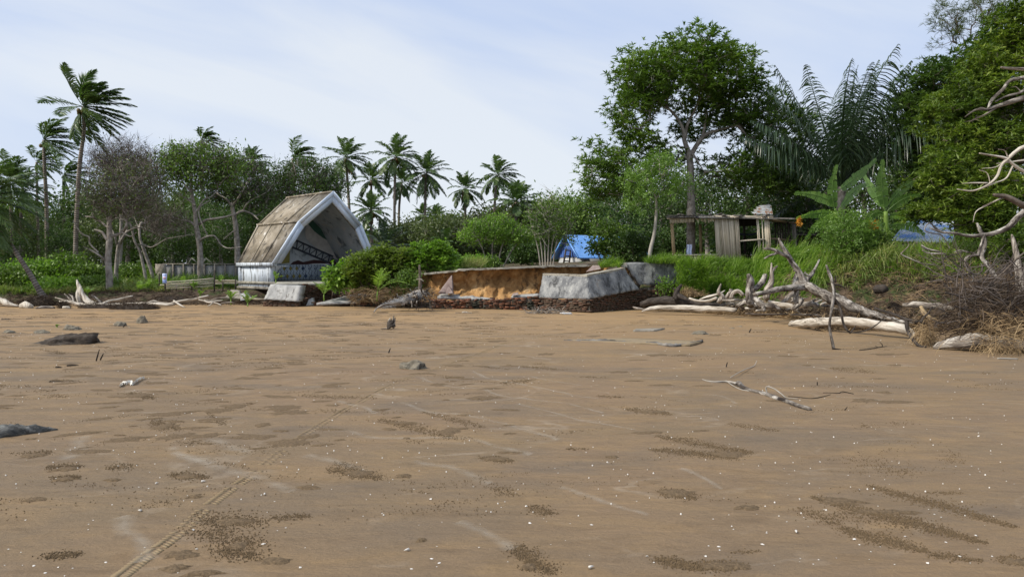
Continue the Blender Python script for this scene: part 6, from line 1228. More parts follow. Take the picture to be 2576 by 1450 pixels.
for i, a in enumerate([('first coconut seedling left of the notice board, swept right', *cB(1305, 1085), 31.4, 42, 7), ('second coconut seedling just left of the notice board', *cB(1385, 1080), 31.6, 40, 7), ('coconut seedling beside the driftwood root', *cB(825, 1100), 30.8, 30, 6),
                       ('coconut seedling right of the notice board behind the rails', *cB(1500, 1030), 32.2, 24, 5), ('coconut seedling in the middle of the bamboo fence', *cB(1725, 1040), 32.4, 36, 6), ('coconut seedling right of the middle one, below the fence rails', *cB(1830, 1050), 31.8, 26, 6), ('coconut seedling near the right end of the bamboo fence', *cB(2090, 1000), 32.2, 24, 6),
                       ('yellowing coconut seedling below the bandshell wall', *cB(2180, 1160), 29.0, 36, 6), ('spindly coconut seedling on the sand before the bandshell', *cB(2338, 1195), 28.2, 36, 5), ('coconut seedling growing on the stage front', *cC(600, 1058), 30.4, 30, 5), ('bushy coconut seedling before the brick plinth', *cC(1095, 1225), 28.2, 54, 8),
                       ('tall coconut seedling in front of the big bush', *cC(1640, 1225), 26.9, 96, 8), ('tiny coconut seedling in the bank behind the driftwood', *cB(1890, 1115), 30.2, 22, 3)]):
    seedling(a[0], a[1], a[2], a[3], a[4], a[5], 600 + i, lean=(.25, 0, 0) if i in (0, 1, 11) else (0, 0, 0))
# ---------------------------------------------------------------- driftwood, debris, stones, small things
def wood(mb, pts, seed=0, n=10, jit=.09, sub=6, conv=cR, Y=None, broken=True, knots=True):
    """pts: (x, y, r px in the picture frame, Y)"""
    rnd = random.Random(seed); s = {cG: .28851, cF: .26643, cB: .26634, cC: .24421, cE: .2, cO: .22491, cI: .39959, cD: .17755, cK: .34986, cL: .39984}.get(conv, 1)
    q = []
    for p in pts:
        y = p[3] if len(p) > 3 else Y; c = conv(p[0], p[1]); w_ = W(c[0], c[1], y); rr_ = p[2] * s * y / 1800; w_.z = max(w_.z, sandz(w_.x, w_.y) + rr_ * .6); q.append((w_, rr_))
    P, r = smooth_path(q, sub)
    L_ = sum((b - a).length for a, b in zip(P[:-1], P[1:]))
    for i in range(len(P)):
        k = mnoise.noise(P[i] * 2.3 + Vector((seed, 0, 0))); r[i] *= 1 + .16 * k; P[i] = P[i] + Vector((mnoise.noise(P[i] * 3 + Vector((9, seed, 0))), mnoise.noise(P[i] * 3 + Vector((0, 9, seed))), mnoise.noise(P[i] * 3 + Vector((seed, 0, 9))))) * r[i] * .35
    b0 = len(mb.V); mb.tube(P, r, n, jit * .5, rnd, u0=seed * .31)
    # fluted, weathered cross section
    for i in range(len(P)):
        for k in range(n):
            v = Vector(mb.V[b0 + i * n + k]); d = v - P[i]; f = 1 + .13 * math.sin(k * 2.4 + seed) + .10 * mnoise.noise(v * 6 / max(.3, min(1, r[i] * 8)))
            if broken and (i in (0, len(P) - 1)): v = v + (P[i] - P[i - 1 if i else 1]).normalized() * r[i] * rnd.uniform(-.5, .9)
            mb.V[b0 + i * n + k] = tuple(P[i] + d * f if not (broken and i in (0, len(P) - 1)) else v)
    return P
def woodthing(name, label, cat, mats, pieces, conv=cR, group=None, n=9, partnames=None, rs_=None):
    """pieces: list of (part name, material, [paths])"""
    rs_ = rs_ or (.72 if name == 'bare_limb' else .86 if name in ('fallen_tree', 'driftwood_tree') else 1.0)
    first = pieces[0][2][0][0]; c = conv(first[0], first[1]); root = thing(name, label, cat, W(c[0], c[1], first[3]), group); i = 0
    for pn, mt, paths in pieces:
        mb = MB()
        for p in paths:
            i += 1
            if i > 1 and pn in ('branch', 'twig', 'limb', 'hanging_branch', 'root', 'root_tip', 'splinter'): mb = MB()
            wood(mb, [(q[0], q[1], q[2] * rs_, *q[3:]) for q in p], len(label) + i * 7, n, conv=conv)
            if pn in ('branch', 'twig', 'limb', 'hanging_branch', 'root', 'root_tip', 'splinter'): mb.build(pn, M[mt], root, smooth=True); mb = MB()
        if mb.V: mb.build(pn, M[mt], root, smooth=True)
    return root
def twigs(mb, o_, d_, ln, r, depth, rnd, wig=.25, kids=3, down=0.0, spread=.8):
    n = 5; P = [Vector(o_)]; d = Vector(d_).normalized(); R_ = [r]
    for i in range(n):
        d = (d + Vector([rnd.gauss(0, wig) for _ in range(3)]) * .6 + Vector((0, 0, -down * .2))).normalized(); P.append(P[-1] + d * ln / n); R_.append(r * (1 - .8 * (i + 1) / n))
    mb.tube(P, R_, 5 if r > .012 else 4, cap=False, u0=rnd.random())
    if depth > 0:
        for _ in range(kids):
            k = rnd.randint(1, n - 1); t = (P[k + 1] - P[k]).normalized(); dd = (t + Vector([rnd.gauss(0, spread) for _ in range(3)])).normalized(); twigs(mb, P[k], dd, ln * rnd.uniform(.35, .65), R_[k] * .65, depth - 1, rnd, wig, kids, down, spread)
# --- the long driftwood tree at left
woodthing('driftwood_tree', 'long pale fallen tree with upright root plate on the beach at left', 'driftwood', None, [
    ('root', 'driftwood_pale', [[(760, 1195, 30, 28.6), (745, 1120, 32, 28.6), (750, 1040, 28, 28.7), (735, 990, 18, 28.8), (725, 950, 8, 28.9)], [(900, 1195, 26, 28.4), (830, 1160, 34, 28.5), (780, 1090, 30, 28.6), (755, 1020, 20, 28.7)],
                            [(900, 1200, 16, 28.3), (760, 1180, 18, 28.4), (640, 1150, 12, 28.4), (520, 1115, 4, 28.4)], [(760, 1190, 16, 28.2), (660, 1160, 12, 28.3), (560, 1150, 5, 28.4)]]),
    ('trunk', 'driftwood_pale', [[(820, 1195, 26, 28.4), (960, 1195, 22, 28.3), (1120, 1185, 20, 28.2), (1300, 1178, 19, 28.0), (1450, 1175, 18, 27.8), (1560, 1185, 16, 27.6), (1650, 1180, 12, 27.6)]]),
    ('branch', 'driftwood_pale', [[(940, 1190, 16, 28.6), (1020, 1155, 15, 28.9), (1130, 1130, 12, 29.3), (1250, 1103, 8, 29.6)], [(1600, 1175, 13, 27.6), (1720, 1150, 14, 27.6), (1850, 1130, 13, 27.7), (1900, 1115, 11, 27.7), (1965, 1100, 10, 27.8)], [(1880, 1135, 11, 27.7), (1960, 1160, 10, 27.6), (2030, 1165, 8, 27.5), (2090, 1188, 6, 27.4)],
                              [(1640, 1145, 10, 27.6), (1690, 1180, 11, 27.5), (1745, 1210, 7, 27.4)], [(2010, 1160, 8, 27.5), (1990, 1185, 7, 27.4), (1965, 1197, 5, 27.4)], [(1400, 1170, 12, 27.9), (1450, 1150, 10, 28.0), (1510, 1160, 8, 28.0), (1600, 1170, 7, 27.9)], [(1930, 1140, 9, 27.9), (2000, 1150, 8, 28), (2100, 1143, 5, 28.1)]]),
    ('root_tip', 'driftwood', [[(960, 1165, 14, 28.9), (910, 1125, 12, 28.9), (868, 1095, 9, 28.9)], [(700, 1170, 12, 28.5), (660, 1130, 12, 28.6), (610, 1080, 4, 28.6)], [(700, 1180, 14, 28.5), (690, 1120, 14, 28.6), (650, 1085, 4, 28.6)]])], cB)
woodthing('driftwood_log', 'bleached palm trunk lying along the sand at the left frame edge', 'log', None, [('trunk', 'driftwood_pale', [[(-60, 1120, 34, 28.4), (0, 1145, 36, 28.2), (60, 1170, 28, 28), (130, 1190, 16, 27.9), (215, 1195, 10, 27.9)]])], cB)
woodthing('driftwood_log', 'short grey log half buried before the dark root mats', 'log', None, [('trunk', 'driftwood', [[(340, 1235, 8, 26.8), (400, 1225, 14, 26.9), (460, 1215, 15, 27), (505, 1213, 12, 27)]])], cB)
woodthing('driftwood_log', 'round pale stump end among the dark root mats at left', 'log', None, [('trunk', 'driftwood_pale', [[(225, 1200, 34, 27.4), (255, 1205, 34, 27.2), (290, 1215, 24, 27.1)]])], cB)
woodthing('driftwood_log', 'small rounded log end between root mat and driftwood tree', 'log', None, [('trunk', 'driftwood_pale', [[(608, 1228, 16, 27), (635, 1225, 17, 27), (665, 1232, 12, 27)]])], cB)
woodthing('driftwood_log', 'thin pale stick lying by the bandshell concrete pieces', 'log', None, [('trunk', 'driftwood_pale', [[(2290, 1120, 8, 28.6), (2350, 1122, 10, 28.6), (2430, 1130, 9, 28.6), (2500, 1130, 5, 28.6)]])], cB)
woodthing('driftwood_log', 'pale crossed branch on the sand left of the bandshell', 'log', None, [('trunk', 'driftwood', [[(2000, 1135, 6, 28.6), (2060, 1125, 8, 28.6), (2140, 1118, 6, 28.7)], [(2090, 1170, 5, 28.3), (2160, 1160, 6, 28.3), (2210, 1162, 4, 28.3)]])], cB)
# dark fibrous root mats
def rootmat(label, px, py, Y, rx, ry, seed, n=900, mat='roots', name='root_mat', ln=.22, depth=None, core='wood_dark', wd=.012):
    rs = np.random.RandomState(seed); s = Y / 1800; c = W(px, py, Y); c.z = max(0, c.z); root = thing(name, label, 'root mass', c); a, b = rx * s, ry * s; dp = depth or a * .6
    mb = MB(); mb.grid(lambda u, v: (lambda t, f: Vector((c.x + a * .95 * math.cos(t) * math.cos(f) * (1 + .12 * vnoise((math.cos(t) * 3, f * 3, seed), 1, 3)), c.y + dp * math.sin(t) * math.cos(f), c.z - .03 + b * .9 * math.sin(f) * (1 + .45 * vnoise((math.cos(t) * 2.5, math.sin(t) * 2.5 + f, seed), 1, 4)))))(u * 6.2832, v * 1.5708), 40, 10, True)
    mb.build('mound', M[core], root, smooth=True)
    t = rs.uniform(0, 6.28, n); f = np.arcsin(rs.uniform(0, 1, n)); P = np.stack([c.x + a * np.cos(t) * np.cos(f), c.y + dp * np.sin(t) * np.cos(f), c.z + b * np.sin(f) * .95], 1)
    d = np.stack([np.cos(t) * np.cos(f), np.sin(t) * np.cos(f), np.sin(f) * .6], 1) * .5 + rs.normal(size=(n, 3)) * .6
    put('fibres', [blades(P, d, ln * rs.uniform(.4, 1.2, n), wd, 1.2, 3, rs)], M[mat], root); return root
rootmat('dark hairy root mat under the leaning palm base', 102, 768, 28.6, 34, 22, 1, 1500)
rootmat('dark round root mat at the end of the bleached palm trunk', 62, 775, 28.0, 13, 14, 2, 500)
rootmat('small dark root lump left of the driftwood tree', 160, 778, 27.2, 11, 14, 3, 400)
rootmat('wide flat dark seaweed and root heap below the driftwood trunk', 338, 785, 26.6, 56, 12, 4, 1600, depth=.5)
rootmat('dark flat strip of debris beneath the upright root plate', 245, 778, 27.4, 40, 8, 5, 700, depth=.4)
rootmat('brown root tangle on the bank face behind the driftwood', 430, 752, 30.0, 40, 9, 6, 700, depth=.3)
# black lump left: second lobe
# --- rocks
M['rock'] = pmat('rock', [(.10, .088, .066), (.19, .168, .128), (.29, .262, .205)], 7, 8, bst=1, bsc=22, bdist=.03, spots=[((.055, .05, .045), 6, .58)])
M['rock_dark'] = pmat('rock_dark', [(.028, .022, .018), (.06, .048, .038), (.11, .092, .074)], 8, 8, bst=1, bsc=25, bdist=.03)
def rock(label, px, py, rx, ry, seed, mat='rock', sp=0, dk=.7, pk=None):
    c = Gp(px, py); s = c.y / 1800; a, b = rx * s, ry * s; mb = MB()
    def f(u, v):
        t, ph = u * 6.2832, v * 1.5708; p = Vector((math.cos(t) * math.cos(ph), math.sin(t) * math.cos(ph), math.sin(ph))); k = 1 + .35 * vnoise(p, 1.3, 4, seed) + .12 * abs(vnoise(p, 5, 3, seed))
        zz = p.z * k * b * (pk(p.x) if pk else 1); return Vector((c.x + p.x * a * k, c.y + a * dk * p.y * k + a * dk * .5, -.03 + max(0, zz)))
    mb.grid(f, 44, 14, True); o = mb.build('rock', M[mat], smooth=True); return tag(o, label, 'rock')
rock('large black crusted lump lying on the sand at left', 155, 866, 78, 36, 27, 'rock_dark', dk=.55, pk=lambda x: .5 + .55 * max(0, min(1, x + .35)))
rock('pitted grey-green rock in the middle of the sand', 1034, 927, 34, 27, 1, pk=lambda x: .75 + .5 * max(0, x)); rock('conical grey rock, taller of the pair at left', 354, 812, 13, 19, 2); rock('low grey rock beside the conical rock', 299, 819, 15, 13, 3)
rock('grey lumpy rock behind the black root clump', 175, 829, 22, 13, 4); rock('flat brown rock left of the lumpy grey rock', 101, 837, 17, 10, 5); rock('half buried grey stone near the left frame edge', 18, 836, 16, 9, 6)
rock('small dark stone far left near the beach top', 12, 803, 12, 4, 7, 'rock_dark'); rock('tiny dark stone near the seedling on the sand', 72, 801, 10, 4, 8, 'rock_dark'); rock('lumpy brown rock on the sand behind the sunken plank', 1764, 840, 22, 10, 9)
rock('low pebbly lump left of the sunken plank', 1384, 869, 20, 5, 10); rock('small grey flat stone right of the brown rock', 1842, 826, 10, 5, 11); rock('dark flat stone at the far right of the sand', 1858, 822, 14, 5, 12)
rock('grey boulder half hidden under the driftwood pile', 1850, 778, 34, 26, 13); rock('whitish stone among the driftwood roots', 2170, 826, 9, 8, 14)
rock('dark wet fragment on the sand at left', 140, 1004 - 80, 16, 4, 15, 'rock_dark')
# weathered grey board, left edge foreground
mb = MB(); a, b_ = Gp(-60, 1105), Gp(146, 1080)
P, r = smooth_path([(a, .07), (a.lerp(b_, .4), .075), (a.lerp(b_, .75), .05), (b_, .006)], 8)
for i in range(len(P)): P[i].z = r[i] * .35
mb.tube(P, r, 12, .25, random.Random(3)); M['slate'] = pmat('slate', [(.04, .042, .04), (.10, .10, .095), (.26, .26, .24)], 8, 9, (3, 1, 1), bst=1, bsc=20, coord='UV', spots=[((.5, .5, .48), 14, .68)]); o = mb.build('weathered_plank', M['slate'], smooth=True); tag(o, 'grey splintered plank poking in from the left frame edge', 'plank')
# stump
woodthing('tree_stump', 'small jagged dark stump standing in the sand', 'stump', None, [('stump', 'wood_dark', [[(368, 222, 30, Yg(828)), (366, 190, 22, Yg(828)), (378, 160, 13, Yg(828))]]), ('splinter', 'driftwood', [[(352, 210, 9, Yg(828)), (350, 175, 8, Yg(828)), (362, 145, 2, Yg(828))], [(378, 205, 10, Yg(828)), (388, 165, 7, Yg(828)), (394, 145, 2, Yg(828))], [(372, 200, 8, Yg(828)), (380, 160, 6, Yg(828)), (384, 132, 2, Yg(828))], [(345, 216, 6, Yg(828)), (325, 214, 4, Yg(828)), (300, 222, 2, Yg(828))]])], cL)
# netted root wad in the middle
Yw = 25.6
woodthing('driftwood_root', 'grey driftwood root wad wrapped in pale fishing net beside the low brick wall', 'driftwood', None, [
    ('trunk', 'driftwood', [[(1610, 1370, 7, 24.6), (1640, 1325, 9, 24.8), (1700, 1300, 12, 25), (1790, 1282, 12, 25.2), (1890, 1272, 12, 25.4)], [(1840, 1290, 20, Yw), (1930, 1250, 30, Yw), (1990, 1205, 34, Yw), (2060, 1170, 30, Yw), (2130, 1165, 20, Yw), (2180, 1180, 10, Yw)]])], cC)
rw = [o for o in S.objects if o.name.startswith('driftwood_root')][-1]; rnd = random.Random(19); s_ = .24421 * Yw / 1800
for k in range(16):
    cx, cy = rnd.uniform(1960, 2150), rnd.uniform(1170, 1250); ang = rnd.uniform(-.5, 2.6) if k % 3 else rnd.uniform(-2.6, -.4); l = rnd.uniform(60, 140); pts = []
    for j in range(5): pts.append((cx, min(cy, 1345), (17 - 3.3 * j) * rnd.uniform(.6, 1.0), Yw - .1 - .12 * j * rnd.uniform(-.3, 1.4))); ang += rnd.gauss(0, .45); cx += math.cos(ang) * l / 4; cy += math.sin(ang) * l / 4
    mb = MB(); wood(mb, pts, k, 7, conv=cC); mb.build('root', M[rnd.choice(('driftwood', 'deadbark', 'wood_dark'))], rw)
rnd = random.Random(3); mb = MB()
for _ in range(60): c = W(*cC(rnd.uniform(1980, 2250), rnd.uniform(1150, 1330)), Yw - rnd.uniform(-.1, .4)); twigs(mb, c, (rnd.gauss(0, 1), rnd.gauss(0, .5), rnd.gauss(-.2, .6)), rnd.uniform(.2, .45), .010, 1, rnd, .4, 2)
o = mb.build('root_twigs', M['twig']); tag(o, 'tangle of small dark rootlets on the netted root wad', 'twigs')
M['net'] = pmat('net', [(.34, .35, .36), (.52, .53, .54)], 5, 3, bst=0)
rs = np.random.RandomState(5); t = rs.uniform(0, 1, 1500); c = np.array([tuple(W(*cC(1700 + 400 * x + rs.normal() * 14, 1310 - 130 * x + rs.normal() * (10 + 18 * x)), Yw - .15 - rs.rand() * .1)) for x in t])
o = put('fishing_net', [blades(c, rs.normal(size=(1500, 3)) * np.array([1, .3, .5]), .14, .006, .6, 3, rs)], M['net']); tag(o, 'shredded pale fishing net caught on the driftwood root wad', 'net')
# stakes
woodthing('wooden_stake', 'brown stake standing upright left of the orange bank', 'stake', None, [('stake', 'bark_brown', [[(150, 860, 26, 26.6), (150, 760, 24, 26.6), (145, 690, 20, 26.6)]]), ('peg', 'driftwood', [[(148, 700, 14, 26.6), (145, 600, 13, 26.6), (140, 490, 12, 26.6)], [(100, 690, 7, 26.5), (160, 690, 9, 26.5), (200, 720, 5, 26.5)]])], cD)
# twig pile and bottle in front of the corner
mb = MB(); rnd = random.Random(12)
for _ in range(110): c = W(*cE(rnd.uniform(180, 660), rnd.uniform(985, 1050)), 24.0 + rnd.uniform(-.2, .2)); c.z = max(.015, min(.16, c.z)) * rnd.uniform(.4, 1.1); twigs(mb, c, (rnd.gauss(0, 1), rnd.gauss(0, .4), rnd.gauss(0, .25)), rnd.uniform(.15, .4), rnd.uniform(.008, .018), 0, rnd, .35)
o = mb.build('twig_pile', M['driftwood']); tag(o, 'heap of small driftwood twigs against the brick footing', 'twigs', kind='stuff')
m, t_, b = nmat('clear_plastic'); b.inputs['Base Color'].default_value = (.75, .78, .8, 1); b.inputs['Roughness'].default_value = .2; b.inputs['Transmission Weight'].default_value = .55; M['clear_plastic'] = m
A, B = W(*cE(612, 1040), 23.6), W(*cE(750, 1038), 23.5); A.z = B.z = .035; root = thing('plastic_bottle', 'clear plastic bottle lying by the twig heap at the wall corner', 'bottle', A)
mb = MB(); k = 12; mb.tube([A.lerp(B, i / k) for i in range(k + 1)], [(.012, .014, .028, .036, .036, .033, .036, .033, .036, .033, .036, .036, .028)[i] for i in range(k + 1)], 12); mb.build('body', M['clear_plastic'], root, smooth=True)
mb = MB(); mb.tube([A - (B - A) * .06, A + (B - A) * .02], [.016, .016], 10); mb.build('cap', M['p_white'], root)
# sticks in the sand: small ones
def stick(label, paths, conv, Y=None, mat='wood_dark', name='stick', n=6, cat='stick'):
    pp = [[(x, y, r, (Yy if Yy else Y)) for (x, y, r, *z) in p for Yy in [z[0] if z else None]] for p in paths]; mb = MB()
    for i, p in enumerate(pp): wood(mb, p, 3 + i, n, conv=conv, broken=False)
    o = mb.build(name, M[mat], smooth=True); return tag(o, label, cat)
yb = Yg(1035)
woodthing('fallen_branch', 'long broken branch lying on the sand at centre right, peeled pale end', 'branch', None, [
    ('branch', 'deadbark', [[(1610, 1020, 24, Yg(1034)), (1480, 985, 26, Yg(1024)), (1340, 935, 25, Yg(1012)), (1230, 890, 26, Yg(1003)), (1080, 835, 25, Yg(990)), (930, 800, 22, Yg(982)), (850, 740, 24, Yg(978)), (820, 700, 22, Yg(975)), (780, 705, 12, Yg(972))], ]),
    ('twig', 'twig_pale', [[(800, 710, 14, Yg(972)), (690, 685, 12, Yg(962)), (560, 690, 10, Yg(962)), (470, 680, 8, Yg(960)), (410, 660, 4, Yg(955))], [(930, 795, 6, Yg(983)), (840, 780, 6, Yg(980)), (750, 730, 5.5, Yg(972)), (675, 672, 4, Yg(960))], [(1138, 830, 8, Yg(992)), (1128, 745, 8, Yg(992)), (1210, 765, 7, Yg(996)), (1290, 820, 6, Yg(1000)), (1350, 865, 5, Yg(1003)), (1480, 888, 5, Yg(1005))]])], cO)
stick('thin pale twig curving up behind the fallen branch', [[(725, 640, 4, Yg(952)), (800, 595, 5, Yg(944)), (900, 545, 5, Yg(930)), (990, 510, 5, Yg(922)), (1020, 455, 4, Yg(920))]], cO, mat='twig_pale', name='twig', cat='twig')
stick('thin black twig right of the fallen branch', [[(1370, 855, 5, Yg(998)), (1500, 870, 6, Yg(1001)), (1640, 888, 6, Yg(1004)), (1760, 862, 5, Yg(999)), (1848, 840, 3, Yg(994))]], cO, name='twig', cat='twig')
stick('short crooked black twig at right beyond the long black twig', [[(1760, 815, 4, Yg(989)), (1860, 823, 5, Yg(990)), (1940, 826, 7, Yg(991)), (1965, 800, 5, Yg(990)), (2000, 800, 5, Yg(988)), (2100, 833, 5, Yg(993))]], cO, name='twig', cat='twig')
stick('dark forked twig lying below the standing forked branch', [[(2165, 342, 5, Yg(882)), (2280, 325, 5, Yg(879)), (2400, 308, 5, Yg(875)), (2475, 295, 3, Yg(872))], [(2425, 312, 4, Yg(875)), (2420, 270, 4, Yg(875)), (2395, 245, 3, Yg(875))], [(2370, 310, 3, Yg(875)), (2345, 288, 3, Yg(875))]], cO, name='twig', cat='twig')
for i, (lb, px, py, dx, dy) in enumerate([('tiny upright black twig left of the pale twig', 1826, 922, 3, -12), ('tiny black L-shaped twig right of the fallen branch', 2055, 968, 0, -9), ('small leaning dark twig far right of the branch end', 2124, 1034, 7, -12), ('small black hook of wood in the sand left of centre', 977, 887, 5, -12), ('thin upright twig with a side shoot at left', 242, 908, 8, -30), ('short twig beside the thin upright twig at left', 252, 906, 8, -18), ('small dark stick near the two rocks at left', 310, 822, 6, -8), ('tiny dark twig by the mound far right', 1884, 836, 5, -10)]):
    Y = Yg(py); stick(lb, [[(px, py, 1.6, Y), (px + dx * .5, py + dy * .55, 1.5, Y), (px + dx, py + dy, .8, Y)]], cR, name='twig', cat='twig')
stick('dark stick lying flat at left above the plastic strip', [[(352, 628, 4, Yg(960)), (380, 624, 4, Yg(959)), (440, 623, 2, Yg(958))], [(365, 625, 4, Yg(960)), (360, 618, 2, Yg(960))]], cK, name='twig', cat='twig'); stick('small flat black chip of wood at left', [[(480, 518, 7, Yg(921)), (520, 512, 7, Yg(920)), (565, 508, 3, Yg(919))]], cK, name='wood_chip', cat='wood chip'); stick('round black chip of wood left of the flat one', [[(400, 528, 6, Yg(925)), (420, 525, 8, Yg(925)), (440, 526, 4, Yg(925))]], cK, name='wood_chip', cat='wood chip')
stick('small bent pale twig on the sand before the brick stub', [[(655, 1165, 6, 24.2), (650, 1200, 7, 24.2), (680, 1215, 6, 24.2), (740, 1210, 4, 24.2)]], cD, mat='driftwood', name='twig', cat='twig'); stick('frayed pale rope end on the sand before the brick stub', [[(740, 1212, 12, 24.1), (780, 1212, 16, 24.1), (830, 1222, 10, 24.1), (880, 1224, 6, 24.1)]], cD, mat='driftwood_pale', name='rope', cat='rope')
stick('curled dark twig between stump and root wad', [[(275, 142, 3, 24.5), (300, 140, 4, 24.5), (330, 146, 4, 24.5), (348, 142, 2, 24.5)]], cL, name='twig', cat='twig')
# white plastic strip
M['plastic'] = pmat('plastic', [(.62, .60, .55), (.76, .75, .70)], 6, 3, bst=.2)
rnd = random.Random(6); mb = MB(); pth = [(862, 655), (880, 630), (905, 640), (935, 632), (960, 640), (985, 618), (1010, 606), (1028, 598)]
P = [Gp(*cK(x, y + 6)) + Vector((0, 0, .006)) for x, y in pth]
for k in range(3):
    Q, r = smooth_path([(p + Vector((rnd.gauss(0, .012), rnd.gauss(0, .02), abs(rnd.gauss(0, .018)))), .0) for p in P], 5)
    for a, b_ in zip(Q[:-1], Q[1:]): n_ = Vector((rnd.gauss(0, .004), .010, rnd.uniform(0, .018))); mb.add([a - n_, b_ - n_, b_ + n_, a + n_], [(0, 1, 2, 3)])
o = mb.build('plastic_strip', M['plastic']); tag(o, 'crumpled strip of white plastic on the sand at left', 'plastic')
seedling('tiny green sprout on the sand beyond the black root clump', 143, 823, Yg(823), 11, 3, 900)

# ---------------------------------------------------------------- the driftwood heap and the fallen tree at right
mb = MB()
woodthing('fallen_tree', 'big peeling fallen tree with raised forked limbs across the right beach', 'fallen tree', None, [
    ('trunk', 'deadbark', [[(1510, 980, 46, 20.0), (1600, 1020, 52, 19.6), (1720, 1075, 55, 19.3), (1830, 1130, 52, 19.0)], [(0, 640, 40, 19.5), (120, 690, 46, 19.0), (260, 760, 46, 18.6), (420, 820, 40, 18.2), (600, 870, 36, 17.8), (760, 920, 30, 17.5), (950, 960, 24, 17.3), (1150, 960, 18, 17.2)][0:0] or [(1820, 1110, 52, 19.0), (1960, 1180, 46, 18.7), (2100, 1240, 40, 18.4), (2250, 1290, 34, 18.0), (2420, 1340, 26, 17.7), (2600, 1360, 20, 17.4)]]),
    ('limb', 'deadbark', [[(1560, 1000, 46, 19.9), (1535, 930, 40, 20.0), (1480, 850, 32, 20.1), (1420, 760, 29, 20.2), (1380, 690, 27, 20.3), (1345, 630, 22, 20.3), (1308, 560, 8, 20.4)],
                          [(1425, 760, 24, 20.2), (1370, 720, 21, 20.1), (1310, 690, 20, 20.0), (1260, 665, 17, 20.0), (1210, 655, 15, 20.0), (1170, 655, 10, 20.0)], [(1310, 692, 15, 20.0), (1240, 715, 13, 20), (1172, 748, 8, 20)],
                          [(1600, 1020, 42, 19.8), (1480, 1020, 38, 19.6), (1350, 1030, 34, 19.5), (1220, 1055, 30, 19.4), (1090, 1085, 22, 19.3)],
                          [(1570, 960, 26, 19.9), (1610, 910, 22, 20.1), (1650, 850, 16, 20.3), (1690, 760, 9, 20.4)], [(1600, 920, 14, 20.0), (1560, 890, 10, 20), (1560, 870, 5, 20)],
                          [(1470, 1030, 30, 20.2), (1465, 960, 30, 20.3), (1480, 900, 24, 20.4), (1500, 870, 14, 20.4)], [(1480, 1040, 26, 19.6), (1470, 1100, 25, 19.6), (1475, 1170, 24, 19.6)]])], cF)
woodthing('driftwood_log', 'smooth pale driftwood log on the sand under the fallen tree', 'log', None, [('trunk', 'driftwood_pale', [[(-245, 925, 26, 18.9), (-180, 925, 34, 18.5), (-60, 918, 38, 17.8), (100, 905, 38, 17.2), (280, 905, 38, 16.7), (460, 925, 38, 16.3), (600, 945, 42, 16.0), (720, 975, 42, 15.8), (810, 1020, 26, 15.7), (865, 1060, 8, 15.6)]])], cG)
woodthing('driftwood_log', 'rough pale log end under the straw-covered roots', 'log', None, [('trunk', 'driftwood', [[(1015, 1130, 24, 13.7), (1080, 1105, 34, 13.6), (1200, 1085, 52, 13.5), (1340, 1080, 62, 13.4), (1500, 1090, 60, 13.3), (1700, 1110, 46, 13.2), (1860, 1130, 40, 13.1)]])], cG)
woodthing('driftwood_branch', 'forked dark branch standing upright in the sand at right', 'branch', None, [('branch', 'deadbark', [[(125, 1160, 13, 13.6), (105, 1050, 12, 13.6), (90, 950, 11, 13.6), (100, 840, 11, 13.6), (120, 720, 13, 13.6), (125, 620, 14, 13.7), (110, 540, 14, 13.7), (85, 480, 14, 13.8), (62, 415, 9, 13.8)]]),
    ('twig', 'wood_dark', [[(130, 700, 11, 13.6), (175, 770, 10, 13.6), (195, 850, 10, 13.5), (210, 920, 9, 13.5), (240, 975, 9, 13.4), (268, 1000, 8, 13.4)], [(120, 580, 11, 13.7), (180, 590, 9, 13.7), (225, 612, 4, 13.7)], [(140, 560, 7, 13.7), (145, 520, 6, 13.7), (138, 500, 3, 13.7)], [(125, 1155, 9, 13.6), (185, 1158, 3, 13.6)], [(268, 1005, 6, 13.4), (320, 940, 3, 13.5)]])], cG)
woodthing('driftwood_branch', 'dark arched branch with its tip stuck in the sand before the pale log', 'branch', None, [('branch', 'wood_dark', [[(480, 790, 11, 15.2), (600, 825, 12, 15.0), (720, 870, 12, 14.8), (800, 895, 13, 14.6), (880, 910, 13, 14.5), (960, 925, 9, 14.5)], [(760, 890, 15, 14.7), (765, 950, 15, 14.6), (785, 1010, 14, 14.5), (830, 1080, 13, 14.2), (880, 1120, 11, 14.0), (930, 1150, 8, 13.9)], [(880, 940, 11, 14.5), (900, 880, 10, 14.5), (950, 830, 9, 14.5), (985, 775, 5, 14.6)], [(270, 1000, 5, 14.6), (400, 985, 5, 14.6), (500, 930, 5, 14.7), (560, 880, 4, 14.8)]])], cG)
stick('pale bare stick stuck at a slant in the sand at the right edge', [[(1552, 1435, 9, 12.2), (1600, 1370, 10, 12.2), (1660, 1300, 9, 12.2), (1728, 1232, 8, 12.2)]], cG, mat='twig_pale')
stick('bright splintered orange plank sticking up beside the arched branch', [[(885, 770, 14, 16.6), (920, 830, 22, 16.5), (970, 870, 18, 16.4), (1015, 885, 8, 16.4)]], cG, mat='rawpost', name='splintered_plank', cat='plank')
woodthing('driftwood_log', 'grey weathered log lying on the debris slope at right', 'log', None, [('trunk', 'driftwood', [[(735, 760, 14, 19.5), (820, 755, 24, 19.3), (960, 765, 24, 19.0), (1080, 775, 24, 18.8), (1170, 790, 18, 18.6)]])], cG)
o = plate('concrete plate slanting out of the debris slope at right', (W(*cG(610, 530), 22.4), W(*cG(800, 500), 22.0), W(*cG(848, 458), 22.6), W(*cG(740, 470), 22.9)), (.02, .05, -.08), 'concrete', 61)
stick('black pipe-like stump hole in the debris slope', [[(500, 620, 36, 20.6), (540, 622, 38, 20.3), (575, 624, 36, 20.1)]], cG, name='burnt_stump', cat='stump', n=10)
